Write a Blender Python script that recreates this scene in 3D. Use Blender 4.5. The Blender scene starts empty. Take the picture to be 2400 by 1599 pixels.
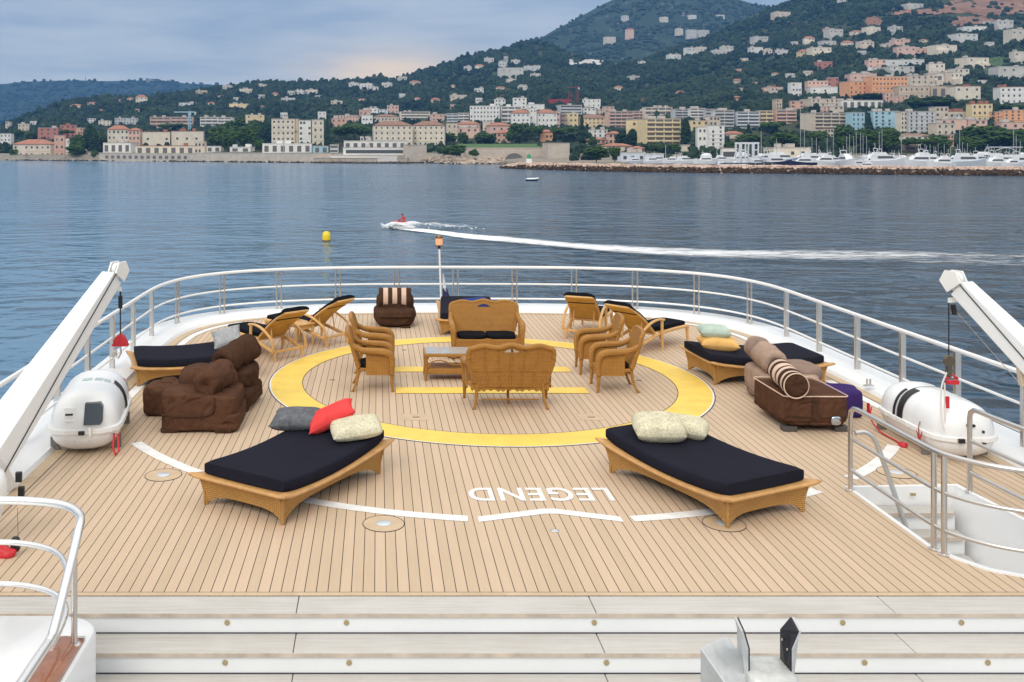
import bpy, math, random
import numpy as np
from mathutils import Vector, Matrix, noise
from mathutils.geometry import tessellate_polygon

# ---------------------------------------------------------------- camera, light, exposure
rad = math.radians
FOC, U0, V0, EYE, SEA = 2235.0, 885.0, 345.0, 3.8, -6.2      # lens in pixels of the 2400 px photo, eye above deck, sea below deck
scene = bpy.context.scene
col = scene.collection
cam_data = bpy.data.cameras.new('camera')
cam = bpy.data.objects.new('camera', cam_data)
col.objects.link(cam)
cam.location = (0, 0, EYE)
cam.rotation_euler = (rad(90), 0, 0)
cam_data.sensor_width = 36
cam_data.lens = FOC / 2400 * 36
cam_data.shift_x = (1200 - U0) / 2400
cam_data.shift_y = -(799.5 - V0) / 2400
cam_data.clip_start = 0.1
cam_data.clip_end = 40000
scene.camera = cam
vs = scene.view_settings
vs.view_transform = 'Standard'
vs.look = 'None'
vs.exposure = 0.0
vs.gamma = 1.0
scene.cycles.max_bounces = 6
scene.cycles.volume_bounces = 0
scene.cycles.use_denoising = True

SUN_EL, SUN_AZ = 40, 205          # degrees: high, behind the camera's left shoulder, behind the cloud
sd = bpy.data.lights.new('sun', 'SUN')
sd.energy = 1.5
sd.angle = rad(32)
sd.color = (1.0, 0.95, 0.88)
so = bpy.data.objects.new('sun', sd)
col.objects.link(so)
_d = Vector((math.sin(rad(SUN_AZ)) * math.cos(rad(SUN_EL)), math.cos(rad(SUN_AZ)) * math.cos(rad(SUN_EL)), math.sin(rad(SUN_EL))))
so.rotation_euler = (-_d).to_track_quat('-Z', 'Y').to_euler()

world = bpy.data.worlds.new("World")
scene.world = world
world.use_nodes = True


class NT:
    """small helper to write node trees"""
    def __init__(s, tree):
        s.t = tree
        s.t.nodes.clear()

    def n(s, kind, **kw):
        nd = s.t.nodes.new(kind)
        for k, v in kw.items():
            if k == 'ins':
                for key, val in v.items():
                    if isinstance(val, bpy.types.NodeSocket):
                        s.t.links.new(val, nd.inputs[key])
                    else:
                        nd.inputs[key].default_value = val
            else:
                setattr(nd, k, v)
        return nd

    def math(s, op, a, b=None, c=None, clamp=False):
        ins = {0: a}
        if b is not None:
            ins[1] = b
        if c is not None:
            ins[2] = c
        nd = s.n('ShaderNodeMath', operation=op, ins=ins)
        nd.use_clamp = clamp
        return nd.outputs[0]

    def mix(s, f, a, b, blend='MIX'):
        nd = s.n('ShaderNodeMix', data_type='RGBA', blend_type=blend)
        for key, val in ((0, f), (6, a), (7, b)):
            if isinstance(val, bpy.types.NodeSocket):
                s.t.links.new(val, nd.inputs[key])
            else:
                nd.inputs[key].default_value = val
        return nd.outputs[2]

    def ramp(s, f, stops):
        nd = s.n('ShaderNodeValToRGB', ins={0: f})
        cr = nd.color_ramp
        while len(cr.elements) > 1:
            cr.elements.remove(cr.elements[-1])
        for i, (p, c) in enumerate(stops):
            e = cr.elements[0] if i == 0 else cr.elements.new(p)
            e.position = p
            e.color = tuple(c) + (1,) if len(c) == 3 else c
        return nd.outputs[0]

    def mrange(s, v, a, b, c=0.0, d=1.0, smooth=True):
        nd = s.n('ShaderNodeMapRange', ins={0: v, 1: a, 2: b, 3: c, 4: d})
        if smooth:
            nd.interpolation_type = 'SMOOTHSTEP'
        return nd.outputs[0]

    def noise(s, vec, scale, detail=3.0, rough=0.5, dist=0.0):
        return s.n('ShaderNodeTexNoise', ins={'Vector': vec, 'Scale': scale, 'Detail': detail, 'Roughness': rough, 'Distortion': dist}).outputs[0]

    def link(s, a, b):
        s.t.links.new(a, b)


def build_world():
    w = NT(world.node_tree)
    tc = w.n('ShaderNodeTexCoord')
    sep = w.n('ShaderNodeSeparateXYZ', ins={0: tc.outputs['Generated']})
    x, y, z = sep.outputs
    zc = w.math('MAXIMUM', z, 0.0)
    den = w.math('ADD', zc, 0.09)
    px, py = w.math('DIVIDE', x, den), w.math('DIVIDE', y, den)
    vec = w.n('ShaderNodeCombineXYZ', ins={0: w.math('MULTIPLY', px, 0.8), 1: py, 2: 0.0}).outputs[0]
    n1 = w.noise(vec, 0.62, 5.0, 0.52, 0.5)
    n2 = w.noise(vec, 1.9, 4.0, 0.55, 0.3)
    cl = w.math('ADD', w.math('MULTIPLY', n1, 0.7), w.math('MULTIPLY', n2, 0.3))
    cl = w.mrange(cl, 0.36, 0.64)
    cloud = w.mix(cl, (0.44, 0.53, 0.655, 1), (0.76, 0.80, 0.835, 1))
    low = w.mrange(z, 0.0, 0.15, 1.0, 0.0)
    cloud = w.mix(w.math('MULTIPLY', low, 0.55), cloud, (0.69, 0.755, 0.80, 1))
    # the break in the clouds over the ridge, where the evening sun shows
    az = w.math('ARCTAN2', x, y)
    da = w.math('DIVIDE', w.math('SUBTRACT', az, 0.018), 0.085)
    de = w.math('DIVIDE', w.math('SUBTRACT', z, 0.074), 0.026)
    g = w.math('EXPONENT', w.math('MULTIPLY', w.math('ADD', w.math('MULTIPLY', da, da), w.math('MULTIPLY', de, de)), -1.0))
    g2 = w.math('MULTIPLY', g, w.mrange(n2, 0.25, 0.6, 0.65, 1.0))
    cloud = w.mix(w.math('MULTIPLY', g2, 1.15, clamp=True), cloud, (1.35, 1.02, 0.66, 1))
    # an overcast sky is brightest overhead
    cloud = w.mix(w.mrange(z, 0.15, 0.55, 0.0, 0.92), cloud, (0.60, 0.575, 0.54, 1))
    up = w.mrange(z, 0.13, 0.75, 1.0, 2.75)
    cloud = w.mix(1.0, cloud, w.n('ShaderNodeCombineColor', ins={0: up, 1: up, 2: w.math('MULTIPLY', up, 0.97)}).outputs[0], 'MULTIPLY')
    sky = w.n('ShaderNodeTexSky', sky_type='NISHITA', sun_disc=False, sun_elevation=rad(SUN_EL), sun_rotation=rad(SUN_AZ), dust_density=2.0)
    b1 = w.n('ShaderNodeBackground', ins={'Color': sky.outputs[0], 'Strength': 0.05})
    b2 = w.n('ShaderNodeBackground', ins={'Color': cloud, 'Strength': 1.0})
    mx = w.n('ShaderNodeMixShader', ins={0: 0.9, 1: b1.outputs[0], 2: b2.outputs[0]})
    out = w.n('ShaderNodeOutputWorld')
    w.link(mx.outputs[0], out.inputs[0])


build_world()


# ---------------------------------------------------------------- helpers
def on_deck(u, v, z=0.0):
    """a point of the photo that lies on the level z, as world X, Y"""
    Y = (EYE - z) * FOC / (v - V0)
    return (u - U0) * Y / FOC, Y


def px_x(u, Y):
    return (u - U0) * Y / FOC


def px_z(v, Y):
    return EYE - (v - V0) * Y / FOC


def tag(o, label=None, cat=None, group=None, kind=None):
    for k, val in (('label', label), ('category', cat), ('group', group), ('kind', kind)):
        if val:
            o[k] = val
    return o


def thing(name, label, cat, loc=(0, 0, 0), rz=0.0, group=None):
    o = bpy.data.objects.new(name, None)
    o.empty_display_size = 0.2
    col.objects.link(o)
    o.location = loc
    o.rotation_euler = (0, 0, rz)
    return tag(o, label, cat, group)


def kids(o):
    return [c for c in bpy.data.objects if c.parent == o]


def copy_tree(o, parent=None, tree=None):
    c = o.copy()
    col.objects.link(c)
    if parent:
        c.parent = parent
    for ch in CH.get(o.name, []):
        copy_tree(ch, c)
    if parent:
        CH.setdefault(parent.name, []).append(c)
    return c


CH = {}          # parent name -> children, kept while building


def dup(root, loc, rz, label, group=None):
    c = copy_tree(root)
    c.location = loc
    c.rotation_euler = (0, 0, rz)
    c['label'] = label
    if group:
        c['group'] = group
    return c


class MB:
    def __init__(s):
        s.v, s.f, s.m = [], [], []

    def add(s, vs_, fs, mi=0, M=None):
        b = len(s.v)
        if M is not None:
            vs_ = [tuple(M @ Vector(p)) for p in vs_]
        s.v.extend([tuple(p) for p in vs_])
        s.f.extend([tuple(b + i for i in f) for f in fs])
        s.m.extend([mi] * len(fs))
        return s

    def box(s, c, d, rz=0.0, mi=0, M=None, tilt=None):
        hx, hy, hz = d[0] / 2, d[1] / 2, d[2] / 2
        vs_ = [(sx * hx, sy * hy, sz * hz) for sz in (-1, 1) for sy in (-1, 1) for sx in (-1, 1)]
        fs = [(0, 2, 3, 1), (4, 5, 7, 6), (0, 1, 5, 4), (1, 3, 7, 5), (3, 2, 6, 7), (2, 0, 4, 6)]
        T = Matrix.Translation(Vector(c)) @ Matrix.Rotation(rz, 4, 'Z')
        if tilt is not None:
            T = T @ tilt
        if M is not None:
            T = M @ T
        return s.add(vs_, fs, mi, T)

    def hexa(s, bottom, top, mi=0):
        n = len(bottom)
        fs = [tuple(reversed(range(n))), tuple(range(n, 2 * n))]
        fs += [(i, (i + 1) % n, n + (i + 1) % n, n + i) for i in range(n)]
        return s.add(list(bottom) + list(top), fs, mi)

    def prism(s, poly, z0, z1, mi=0):
        return s.hexa([(x, y, z0) for x, y in poly], [(x, y, z1) for x, y in poly], mi)

    def tube(s, pts, r, n=8, mi=0, closed=False, cap=True, flat=1.0):
        P = [Vector(p) for p in pts]
        N = len(P)
        rs = r if isinstance(r, (list, tuple)) else [r] * N
        tang = []
        for i in range(N):
            a = P[(i - 1) % N] if (closed or i > 0) else P[i]
            b = P[(i + 1) % N] if (closed or i < N - 1) else P[i]
            t = (b - a)
            tang.append(t.normalized() if t.length > 1e-9 else Vector((0, 0, 1)))
        ref = Vector((0, 0, 1)) if abs(tang[0].z) < 0.9 else Vector((1, 0, 0))
        nrm = (ref - tang[0] * ref.dot(tang[0])).normalized()
        vs_ = []
        for i in range(N):
            t = tang[i]
            nrm = (nrm - t * nrm.dot(t))
            nrm = nrm.normalized() if nrm.length > 1e-6 else t.orthogonal().normalized()
            bn = t.cross(nrm)
            for k in range(n):
                a = 2 * math.pi * k / n
                vs_.append(P[i] + (nrm * math.cos(a) * flat + bn * math.sin(a)) * rs[i])
        fs = []
        L = N if closed else N - 1
        for i in range(L):
            j = (i + 1) % N
            for k in range(n):
                k2 = (k + 1) % n
                fs.append((i * n + k, i * n + k2, j * n + k2, j * n + k))
        if cap and not closed:
            fs.append(tuple(reversed(range(n))))
            fs.append(tuple((N - 1) * n + k for k in range(n)))
        return s.add(vs_, fs, mi)

    def loft(s, secs, cap=True, mi=0):
        n = len(secs[0])
        vs_ = [p for sc in secs for p in sc]
        fs = []
        for i in range(len(secs) - 1):
            for k in range(n):
                k2 = (k + 1) % n
                fs.append((i * n + k, i * n + k2, (i + 1) * n + k2, (i + 1) * n + k))
        if cap:
            fs.append(tuple(reversed(range(n))))
            fs.append(tuple((len(secs) - 1) * n + k for k in range(n)))
        return s.add(vs_, fs, mi)

    def lathe(s, prof, c=(0, 0, 0), n=20, mi=0, M=None, cap=True):
        vs_ = []
        for r, z in prof:
            for k in range(n):
                a = 2 * math.pi * k / n
                vs_.append((c[0] + r * math.cos(a), c[1] + r * math.sin(a), c[2] + z))
        fs = []
        for i in range(len(prof) - 1):
            for k in range(n):
                k2 = (k + 1) % n
                fs.append((i * n + k, i * n + k2, (i + 1) * n + k2, (i + 1) * n + k))
        if cap:
            fs.append(tuple(reversed(range(n))))
            fs.append(tuple((len(prof) - 1) * n + k for k in range(n)))
        return s.add(vs_, fs, mi, M)

    def grid(s, fn, nu, nv, mi=0, skip=None):
        vs_ = [fn(i / nu, j / nv) for j in range(nv + 1) for i in range(nu + 1)]
        fs = []
        for j in range(nv):
            for i in range(nu):
                if skip and skip((i + .5) / nu, (j + .5) / nv):
                    continue
                a = j * (nu + 1) + i
                fs.append((a, a + 1, a + nu + 2, a + nu + 1))
        return s.add(vs_, fs, mi)

    def slab(s, front, back, nu, nv, mi=0, skip=None):
        """two matching grid surfaces closed at every open edge"""
        b = len(s.v)
        F_ = [front(i / nu, j / nv) for j in range(nv + 1) for i in range(nu + 1)]
        B_ = [back(i / nu, j / nv) for j in range(nv + 1) for i in range(nu + 1)]
        n = len(F_)
        fs, cnt = [], {}
        for j in range(nv):
            for i in range(nu):
                if skip and skip((i + .5) / nu, (j + .5) / nv):
                    continue
                a = j * (nu + 1) + i
                q = (a, a + 1, a + nu + 2, a + nu + 1)
                fs.append(q)
                fs.append(tuple(n + k for k in reversed(q)))
                for e in range(4):
                    k = (q[e], q[(e + 1) % 4])
                    cnt[k] = cnt.get(k, 0) + 1
        for (p, q) in cnt:
            if (q, p) not in cnt:
                fs.append((q, p, n + p, n + q))
        return s.add(F_ + B_, fs, mi)

    def soft(s, c, half, e=5.0, n=12, wr=0.0, ws=4.0, seed=0, rz=0.0, mi=0, fn=None, tilt=None):
        """a stuffed block: a rounded box with wrinkles"""
        idx, vs_, fs = {}, [], []

        def vert(p):
            key = tuple(round(q * n) for q in p)
            if key in idx:
                return idx[key]
            l = (abs(p[0]) ** e + abs(p[1]) ** e + abs(p[2]) ** e) ** (1 / e)
            q = Vector((p[0] / l, p[1] / l, p[2] / l))
            w = Vector((q.x * half[0], q.y * half[1], q.z * half[2]))
            if wr:
                d = noise.noise(w * ws + Vector((seed * 7.1, seed * 3.3, 0))) + 0.5 * noise.noise(w * ws * 2.3 + Vector((0, seed * 5.7, 9)))
                w += q.normalized() * d * wr
            if fn:
                w = Vector(fn(w))
            idx[key] = len(vs_)
            vs_.append(w)
            return idx[key]
        for ax in range(3):
            for sg in (-1, 1):
                for i in range(n):
                    for j in range(n):
                        q = []
                        for (di, dj) in ((0, 0), (1, 0), (1, 1), (0, 1)):
                            a, b = 2 * (i + di) / n - 1, 2 * (j + dj) / n - 1
                            p = [0, 0, 0]
                            p[ax], p[(ax + 1) % 3], p[(ax + 2) % 3] = sg, a, b
                            q.append(vert(p))
                        fs.append(tuple(q) if sg > 0 else tuple(reversed(q)))
        T = Matrix.Translation(Vector(c)) @ Matrix.Rotation(rz, 4, 'Z')
        if tilt is not None:
            T = T @ tilt
        return s.add(vs_, fs, mi, T)

    def build(s, name, mats, parent=None, smooth=True, angle=38, bevel=0.0, seg=2):
        me = bpy.data.meshes.new(name)
        me.from_pydata(s.v, [], s.f)
        for m in (mats if isinstance(mats, (list, tuple)) else [mats]):
            me.materials.append(m)
        if any(s.m):
            me.polygons.foreach_set('material_index', s.m)
        if smooth:
            me.polygons.foreach_set('use_smooth', [True] * len(s.f))
        me.update()
        if smooth and angle < 180:
            me.set_sharp_from_angle(angle=rad(angle))
        o = bpy.data.objects.new(name, me)
        col.objects.link(o)
        if parent is not None:
            o.parent = parent
            CH.setdefault(parent.name, []).append(o)
        if bevel:
            md = o.modifiers.new('soft_edges', 'BEVEL')
            md.width = bevel
            md.segments = seg
            md.limit_method = 'ANGLE'
        return o


def mesh_np(name, verts, faces, mat, kind=None, smooth=False, attr=None):
    """fast mesh from numpy arrays: verts (n,3), faces (m,k)"""
    me = bpy.data.meshes.new(name)
    verts = np.asarray(verts, np.float32)
    faces = np.asarray(faces, np.int32)
    m, k = faces.shape
    me.vertices.add(len(verts))
    me.vertices.foreach_set('co', verts.ravel())
    me.loops.add(m * k)
    me.loops.foreach_set('vertex_index', faces.ravel())
    me.polygons.add(m)
    me.polygons.foreach_set('loop_start', np.arange(0, m * k, k, dtype=np.int32))
    me.polygons.foreach_set('use_smooth', np.full(m, smooth, dtype=bool))
    if attr is not None:
        a = me.attributes.new('tint', 'FLOAT', 'POINT')
        a.data.foreach_set('value', np.asarray(attr, np.float32))
    for mm in (mat if isinstance(mat, (list, tuple)) else [mat]):
        me.materials.append(mm)
    me.update(calc_edges=True)
    me.validate()
    o = bpy.data.objects.new(name, me)
    col.objects.link(o)
    if kind:
        o['kind'] = kind
    return o


def arc(cx, cy, r, a0, a1, n, z=0.0):
    return [(cx + r * math.cos(rad(a0 + (a1 - a0) * i / n)), cy + r * math.sin(rad(a0 + (a1 - a0) * i / n)), z) for i in range(n + 1)]


def smooth_path(pts, n=6):
    """Catmull-Rom through the points"""
    P = [Vector(p) for p in pts]
    out = []
    for i in range(len(P) - 1):
        p0 = P[max(i - 1, 0)]
        p1, p2 = P[i], P[i + 1]
        p3 = P[min(i + 2, len(P) - 1)]
        for k in range(n):
            t = k / n
            out.append(0.5 * ((2 * p1) + (p2 - p0) * t + (2 * p0 - 5 * p1 + 4 * p2 - p3) * t * t + (3 * p1 - p0 - 3 * p2 + p3) * t ** 3))
    out.append(P[-1])
    return out


# ---------------------------------------------------------------- materials
MATS = {}


def mat(name, color, rough=0.6, metal=0.0, var=0.0, vscale=3.0, bump=0.0, bscale=30.0, spec=0.5, coat=0.0, sheen=0.0):
    if name in MATS:
        return MATS[name]
    m = bpy.data.materials.new(name)
    m.use_nodes = True
    t = NT(m.node_tree)
    tc = t.n('ShaderNodeTexCoord').outputs['Object']
    b = t.n('ShaderNodeBsdfPrincipled', ins={'Roughness': rough, 'Metallic': metal, 'Specular IOR Level': spec, 'Coat Weight': coat, 'Sheen Weight': sheen})
    c = tuple(color) + (1,)
    if var:
        nz = t.noise(tc, vscale, 4.0, 0.6)
        k = t.mrange(nz, 0.3, 0.7, 1 - var, 1 + var, smooth=False)
        cc = t.n('ShaderNodeCombineColor', ins={0: k, 1: k, 2: k}).outputs[0]
        t.link(t.mix(1.0, c, cc, 'MULTIPLY'), b.inputs['Base Color'])
    else:
        b.inputs['Base Color'].default_value = c
    if bump:
        nz = t.noise(tc, bscale, 3.0, 0.6)
        bp = t.n('ShaderNodeBump', ins={'Strength': bump, 'Distance': 0.02, 'Height': nz})
        t.link(bp.outputs[0], b.inputs['Normal'])
    o = t.n('ShaderNodeOutputMaterial')
    t.link(b.outputs[0], o.inputs[0])
    MATS[name] = m
    return m


def wicker(name, c1, c2, scale=55.0, diag=False, kz=.27, kx=.33):
    m = bpy.data.materials.new(name)
    m.use_nodes = True
    t = NT(m.node_tree)
    tc = t.n('ShaderNodeTexCoord').outputs['Object']
    mp = t.n('ShaderNodeMapping', ins={'Vector': tc, 'Rotation': (0.0, 0.0, 0.78)}).outputs[0]
    w1 = t.n('ShaderNodeTexWave', wave_type='BANDS', bands_direction='Z', ins={'Vector': tc, 'Scale': scale * kz, 'Distortion': .8, 'Detail': 1.0}).outputs[1]
    w2 = t.n('ShaderNodeTexWave', wave_type='BANDS', bands_direction='DIAGONAL' if diag else 'X', ins={'Vector': mp, 'Scale': scale * kx, 'Distortion': .8, 'Detail': 1.0}).outputs[1]
    w = t.math('MULTIPLY', w1, w2)
    nz = t.noise(tc, 6.0, 4.0, 0.6)
    f = t.math('ADD', t.math('MULTIPLY', w, 0.85), t.math('MULTIPLY', nz, 0.55), clamp=True)
    cc = t.mix(f, tuple(c1) + (1,), tuple(c2) + (1,))
    b = t.n('ShaderNodeBsdfPrincipled', ins={'Base Color': cc, 'Roughness': 0.5})
    bp = t.n('ShaderNodeBump', ins={'Strength': 0.9, 'Distance': 0.012, 'Height': w})
    t.link(bp.outputs[0], b.inputs['Normal'])
    o = t.n('ShaderNodeOutputMaterial')
    t.link(b.outputs[0], o.inputs[0])
    MATS[name] = m
    return m


def fabric(name, color, weave=240.0, wrinkle=0.25, wscale=5.0, rough=0.9, var=0.12, col2=None, pscale=30.0, crease=0.0):
    m = bpy.data.materials.new(name)
    m.use_nodes = True
    t = NT(m.node_tree)
    tc = t.n('ShaderNodeTexCoord').outputs['Object']
    nz = t.noise(tc, wscale, 4.0, 0.55, 0.6)
    k = t.mrange(nz, 0.3, 0.7, 1 - var, 1 + var, smooth=False)
    c = tuple(color) + (1,)
    if col2:
        vz = t.n('ShaderNodeTexVoronoi', feature='DISTANCE_TO_EDGE', ins={'Vector': tc, 'Scale': pscale}).outputs[0]
        pz = t.noise(tc, pscale * 1.7, 4.0, 0.7)
        f = t.math('MULTIPLY', t.mrange(vz, 0.0, 0.09, 1.0, 0.0), t.mrange(pz, 0.35, 0.6), clamp=True)
        c = t.mix(f, c, tuple(col2) + (1,))
    cc = t.n('ShaderNodeCombineColor', ins={0: k, 1: k, 2: k}).outputs[0]
    base = t.mix(1.0, c, cc, 'MULTIPLY')
    b = t.n('ShaderNodeBsdfPrincipled', ins={'Base Color': base, 'Roughness': rough, 'Specular IOR Level': 0.06})
    fine = t.noise(tc, weave, 2.0, 0.6)
    h = t.math('ADD', t.math('MULTIPLY', nz, 1.0), t.math('MULTIPLY', fine, 0.05))
    if crease:
        rg = t.n('ShaderNodeTexNoise', noise_type='RIDGED_MULTIFRACTAL', ins={'Vector': tc, 'Scale': 3.4, 'Detail': 2.5, 'Roughness': .55, 'Distortion': 1.4}).outputs[0]
        h = t.math('SUBTRACT', h, t.math('MULTIPLY', rg, crease))
    bp = t.n('ShaderNodeBump', ins={'Strength': wrinkle, 'Distance': 0.06, 'Height': h})
    t.link(bp.outputs[0], b.inputs['Normal'])
    o = t.n('ShaderNodeOutputMaterial')
    t.link(b.outputs[0], o.inputs[0])
    MATS[name] = m
    return m


CX = 1.775                      # the ship's centre line


def teak_planks():
    m = bpy.data.materials.new('teak_planks')
    m.use_nodes = True
    t = NT(m.node_tree)
    tc = t.n('ShaderNodeTexCoord').outputs['Object']
    x, y, z = t.n('ShaderNodeSeparateXYZ', ins={0: tc}).outputs
    q = t.math('DIVIDE', t.math('SUBTRACT', x, CX), 0.1)
    fr = t.math('FRACT', q)
    pid = t.math('FLOOR', q)
    seam = t.mrange(t.math('ABSOLUTE', t.math('SUBTRACT', fr, 0.5)), 0.458, 0.472, smooth=False)
    wn = t.n('ShaderNodeTexWhiteNoise', noise_dimensions='1D', ins={'W': pid}).outputs[0]
    grain_v = t.n('ShaderNodeCombineXYZ', ins={0: t.math('MULTIPLY', x, 22.0), 1: t.math('MULTIPLY', y, 0.9), 2: pid}).outputs[0]
    gr = t.noise(grain_v, 1.6, 4.0, 0.6)
    big = t.noise(tc, 0.5, 3.0, 0.5)
    k = t.math('ADD', t.math('MULTIPLY', wn, 0.10), t.math('ADD', t.math('MULTIPLY', gr, 0.16), t.math('MULTIPLY', big, 0.18)))
    k = t.math('ADD', k, 0.78)
    cc = t.n('ShaderNodeCombineColor', ins={0: k, 1: k, 2: k}).outputs[0]
    wood = t.mix(t.mrange(wn, 0.0, 1.0), (0.545, 0.415, 0.288, 1), (0.555, 0.415, 0.298, 1))
    wood = t.mix(1.0, wood, cc, 'MULTIPLY')
    c = t.mix(seam, wood, (0.03, 0.022, 0.02, 1))
    b = t.n('ShaderNodeBsdfPrincipled', ins={'Base Color': c, 'Roughness': 0.68, 'Specular IOR Level': 0.3})
    bp = t.n('ShaderNodeBump', ins={'Strength': 0.25, 'Distance': 0.004, 'Height': t.math('SUBTRACT', gr, seam)})
    t.link(bp.outputs[0], b.inputs['Normal'])
    o = t.n('ShaderNodeOutputMaterial')
    t.link(b.outputs[0], o.inputs[0])
    return m


def grey_wood():
    m = bpy.data.materials.new('weathered_teak')
    m.use_nodes = True
    t = NT(m.node_tree)
    tc = t.n('ShaderNodeTexCoord').outputs['Object']
    mp = t.n('ShaderNodeMapping', ins={'Vector': tc, 'Scale': (0.7, 16.0, 16.0)}).outputs[0]
    n1 = t.noise(mp, 2.2, 6.0, 0.65)
    n2 = t.noise(tc, 1.4, 4.0, 0.6)
    f = t.math('ADD', t.math('MULTIPLY', n1, 0.6), t.math('MULTIPLY', n2, 0.45))
    c = t.ramp(f, [(0.30, (0.41, 0.37, 0.325)), (0.48, (0.47, 0.45, 0.42)), (0.62, (0.53, 0.515, 0.495)), (0.8, (0.49, 0.465, 0.435))])
    b = t.n('ShaderNodeBsdfPrincipled', ins={'Base Color': c, 'Roughness': 0.7})
    bp = t.n('ShaderNodeBump', ins={'Strength': 0.2, 'Distance': 0.004, 'Height': n1})
    t.link(bp.outputs[0], b.inputs['Normal'])
    o = t.n('ShaderNodeOutputMaterial')
    t.link(b.outputs[0], o.inputs[0])
    return m


M_TEAK = teak_planks()
M_MARGIN = mat('teak_margin', (0.53, 0.40, 0.265), 0.65, var=0.10, vscale=5)
M_GREYWOOD = grey_wood()
M_NOSE = mat('tread_nosing', (0.50, 0.42, 0.35), 0.7, var=0.2, vscale=6)
M_WHITE = mat('white_gelcoat', (0.80, 0.81, 0.82), 0.28, var=0.03, vscale=0.8, coat=0.2)
M_WHITE2 = mat('white_paint', (0.80, 0.80, 0.79), 0.4, var=0.04, vscale=2.0)
M_RISER = mat('riser_white', (0.76, 0.78, 0.80), 0.35, var=0.03, vscale=1.2)
M_STRIPE = mat('white_deck_paint', (0.74, 0.74, 0.73), 0.6, var=0.10, vscale=7)
M_YELLOW = mat('yellow_deck_paint', (0.80, 0.56, 0.105), 0.6, var=0.09, vscale=3)
M_DARKLINE = mat('dark_caulk', (0.035, 0.03, 0.05), 0.7)
M_STEEL = mat('polished_steel', (0.62, 0.60, 0.58), 0.3, metal=1.0, var=0.06, vscale=5)
M_STEEL2 = mat('brushed_steel', (0.66, 0.65, 0.64), 0.32, metal=1.0, var=0.1, vscale=8)
M_RAILWHITE = mat('rail_white', (0.82, 0.82, 0.82), 0.25)
M_BLACK = mat('black_rubber', (0.012, 0.012, 0.014), 0.5)
M_RED = mat('red_fabric', (0.55, 0.02, 0.03), 0.5, var=0.15, vscale=20)
M_BRONZE = mat('bronze', (0.52, 0.42, 0.25), 0.35, metal=0.8)
M_MAHOGANY = mat('varnished_wood', (0.27, 0.085, 0.03), 0.18, var=0.2, vscale=9, coat=0.6)
M_WICKER = wicker('wicker_honey', (0.235, 0.098, 0.014), (0.60, 0.285, 0.050))
M_RATTAN = wicker('rattan_tan', (0.32, 0.155, 0.036), (0.68, 0.385, 0.115), 55.0, False)
M_RIM = mat('rattan_rim', (0.50, 0.275, 0.10), 0.45, var=0.16, vscale=14, bump=0.15, bscale=120)
M_CHAISE = mat('teak_furniture', (0.60, 0.35, 0.13), 0.45, var=0.14, vscale=10)
M_SLING = fabric('tan_sling', (0.55, 0.32, 0.085), 300, 0.05)
M_NAVY = fabric('navy_canvas', (0.0155, 0.016, 0.0255), 260, 0.05, 3.0, var=0.08)
M_BLACKF = fabric('black_canvas', (0.008, 0.0085, 0.012), 260, 0.3, 9.0)
M_BROWN = fabric('brown_canvas', (0.095, 0.046, 0.028), 240, 0.9, 5.0, var=0.18, crease=1.3)
M_BROWN2 = fabric('dark_brown_canvas', (0.066, 0.034, 0.021), 240, 0.9, 5.0, crease=1.3)
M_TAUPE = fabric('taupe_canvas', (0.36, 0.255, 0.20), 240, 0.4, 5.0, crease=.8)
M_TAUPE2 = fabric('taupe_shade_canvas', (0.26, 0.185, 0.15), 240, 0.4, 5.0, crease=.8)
M_CREAMSTRIPE = fabric('cream_stripe', (0.62, 0.46, 0.37), 240, 0.1, 5.0)
M_PURPLE = fabric('purple_canvas', (0.045, 0.026, 0.125), 240, 0.15, 5.0)
M_CORAL = fabric('coral_cotton', (0.72, 0.065, 0.065), 240, 0.12, 7.0)
M_GREYP = fabric('grey_wool', (0.125, 0.13, 0.145), 240, 0.2, 14.0, var=0.3)
M_LGREYP = fabric('pale_grey_print', (0.34, 0.35, 0.36), 240, 0.12, 12.0, col2=(0.17, 0.18, 0.2), pscale=22)
M_BOTAN = fabric('cream_print', (0.62, 0.585, 0.44), 240, 0.25, 9.0, col2=(0.34, 0.29, 0.16), pscale=26)
M_BLUEP = fabric('blue_cotton', (0.03, 0.055, 0.20), 240, 0.15, 6.0)
M_MINT = fabric('mint_cotton', (0.43, 0.53, 0.46), 240, 0.12, 6.0)
M_APRICOT = fabric('apricot_cotton', (0.73, 0.43, 0.15), 240, 0.12, 6.0)
M_GLASSTOP = mat('frosted_glass', (0.38, 0.37, 0.36), 0.12, var=0.1, vscale=8)
M_WINDOW = mat('dark_window', (0.05, 0.06, 0.075), 0.15)
# ---------------------------------------------------------------- the ship: deck, hull, stairs, rails
def outline(hw, yb, y0=6.0, n=26, e=3.0, ys=18.0):
    """half of the stern outline runs port side -> round the stern -> starboard side"""
    pts = [(CX - hw, y0 + (ys - y0) * i / 8) for i in range(8)]
    for i in range(n + 1):
        a = math.pi - math.pi * i / n
        c, s_ = math.cos(a), math.sin(a)
        pts.append((CX + math.copysign(abs(c) ** (2 / e), c) * hw, ys + abs(s_) ** (2 / e) * (yb - ys)))
    pts += [(CX + hw, ys - (ys - y0) * (i + 1) / 8) for i in range(8)]
    return pts


WELL = [(5.27, 10.62), (5.27, 9.1), (5.36, 8.82), (5.52, 8.58), (5.8, 8.42), (6.2, 8.36), (6.55, 8.4), (6.62, 8.7), (6.56, 9.7), (6.47, 10.68)]


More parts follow.
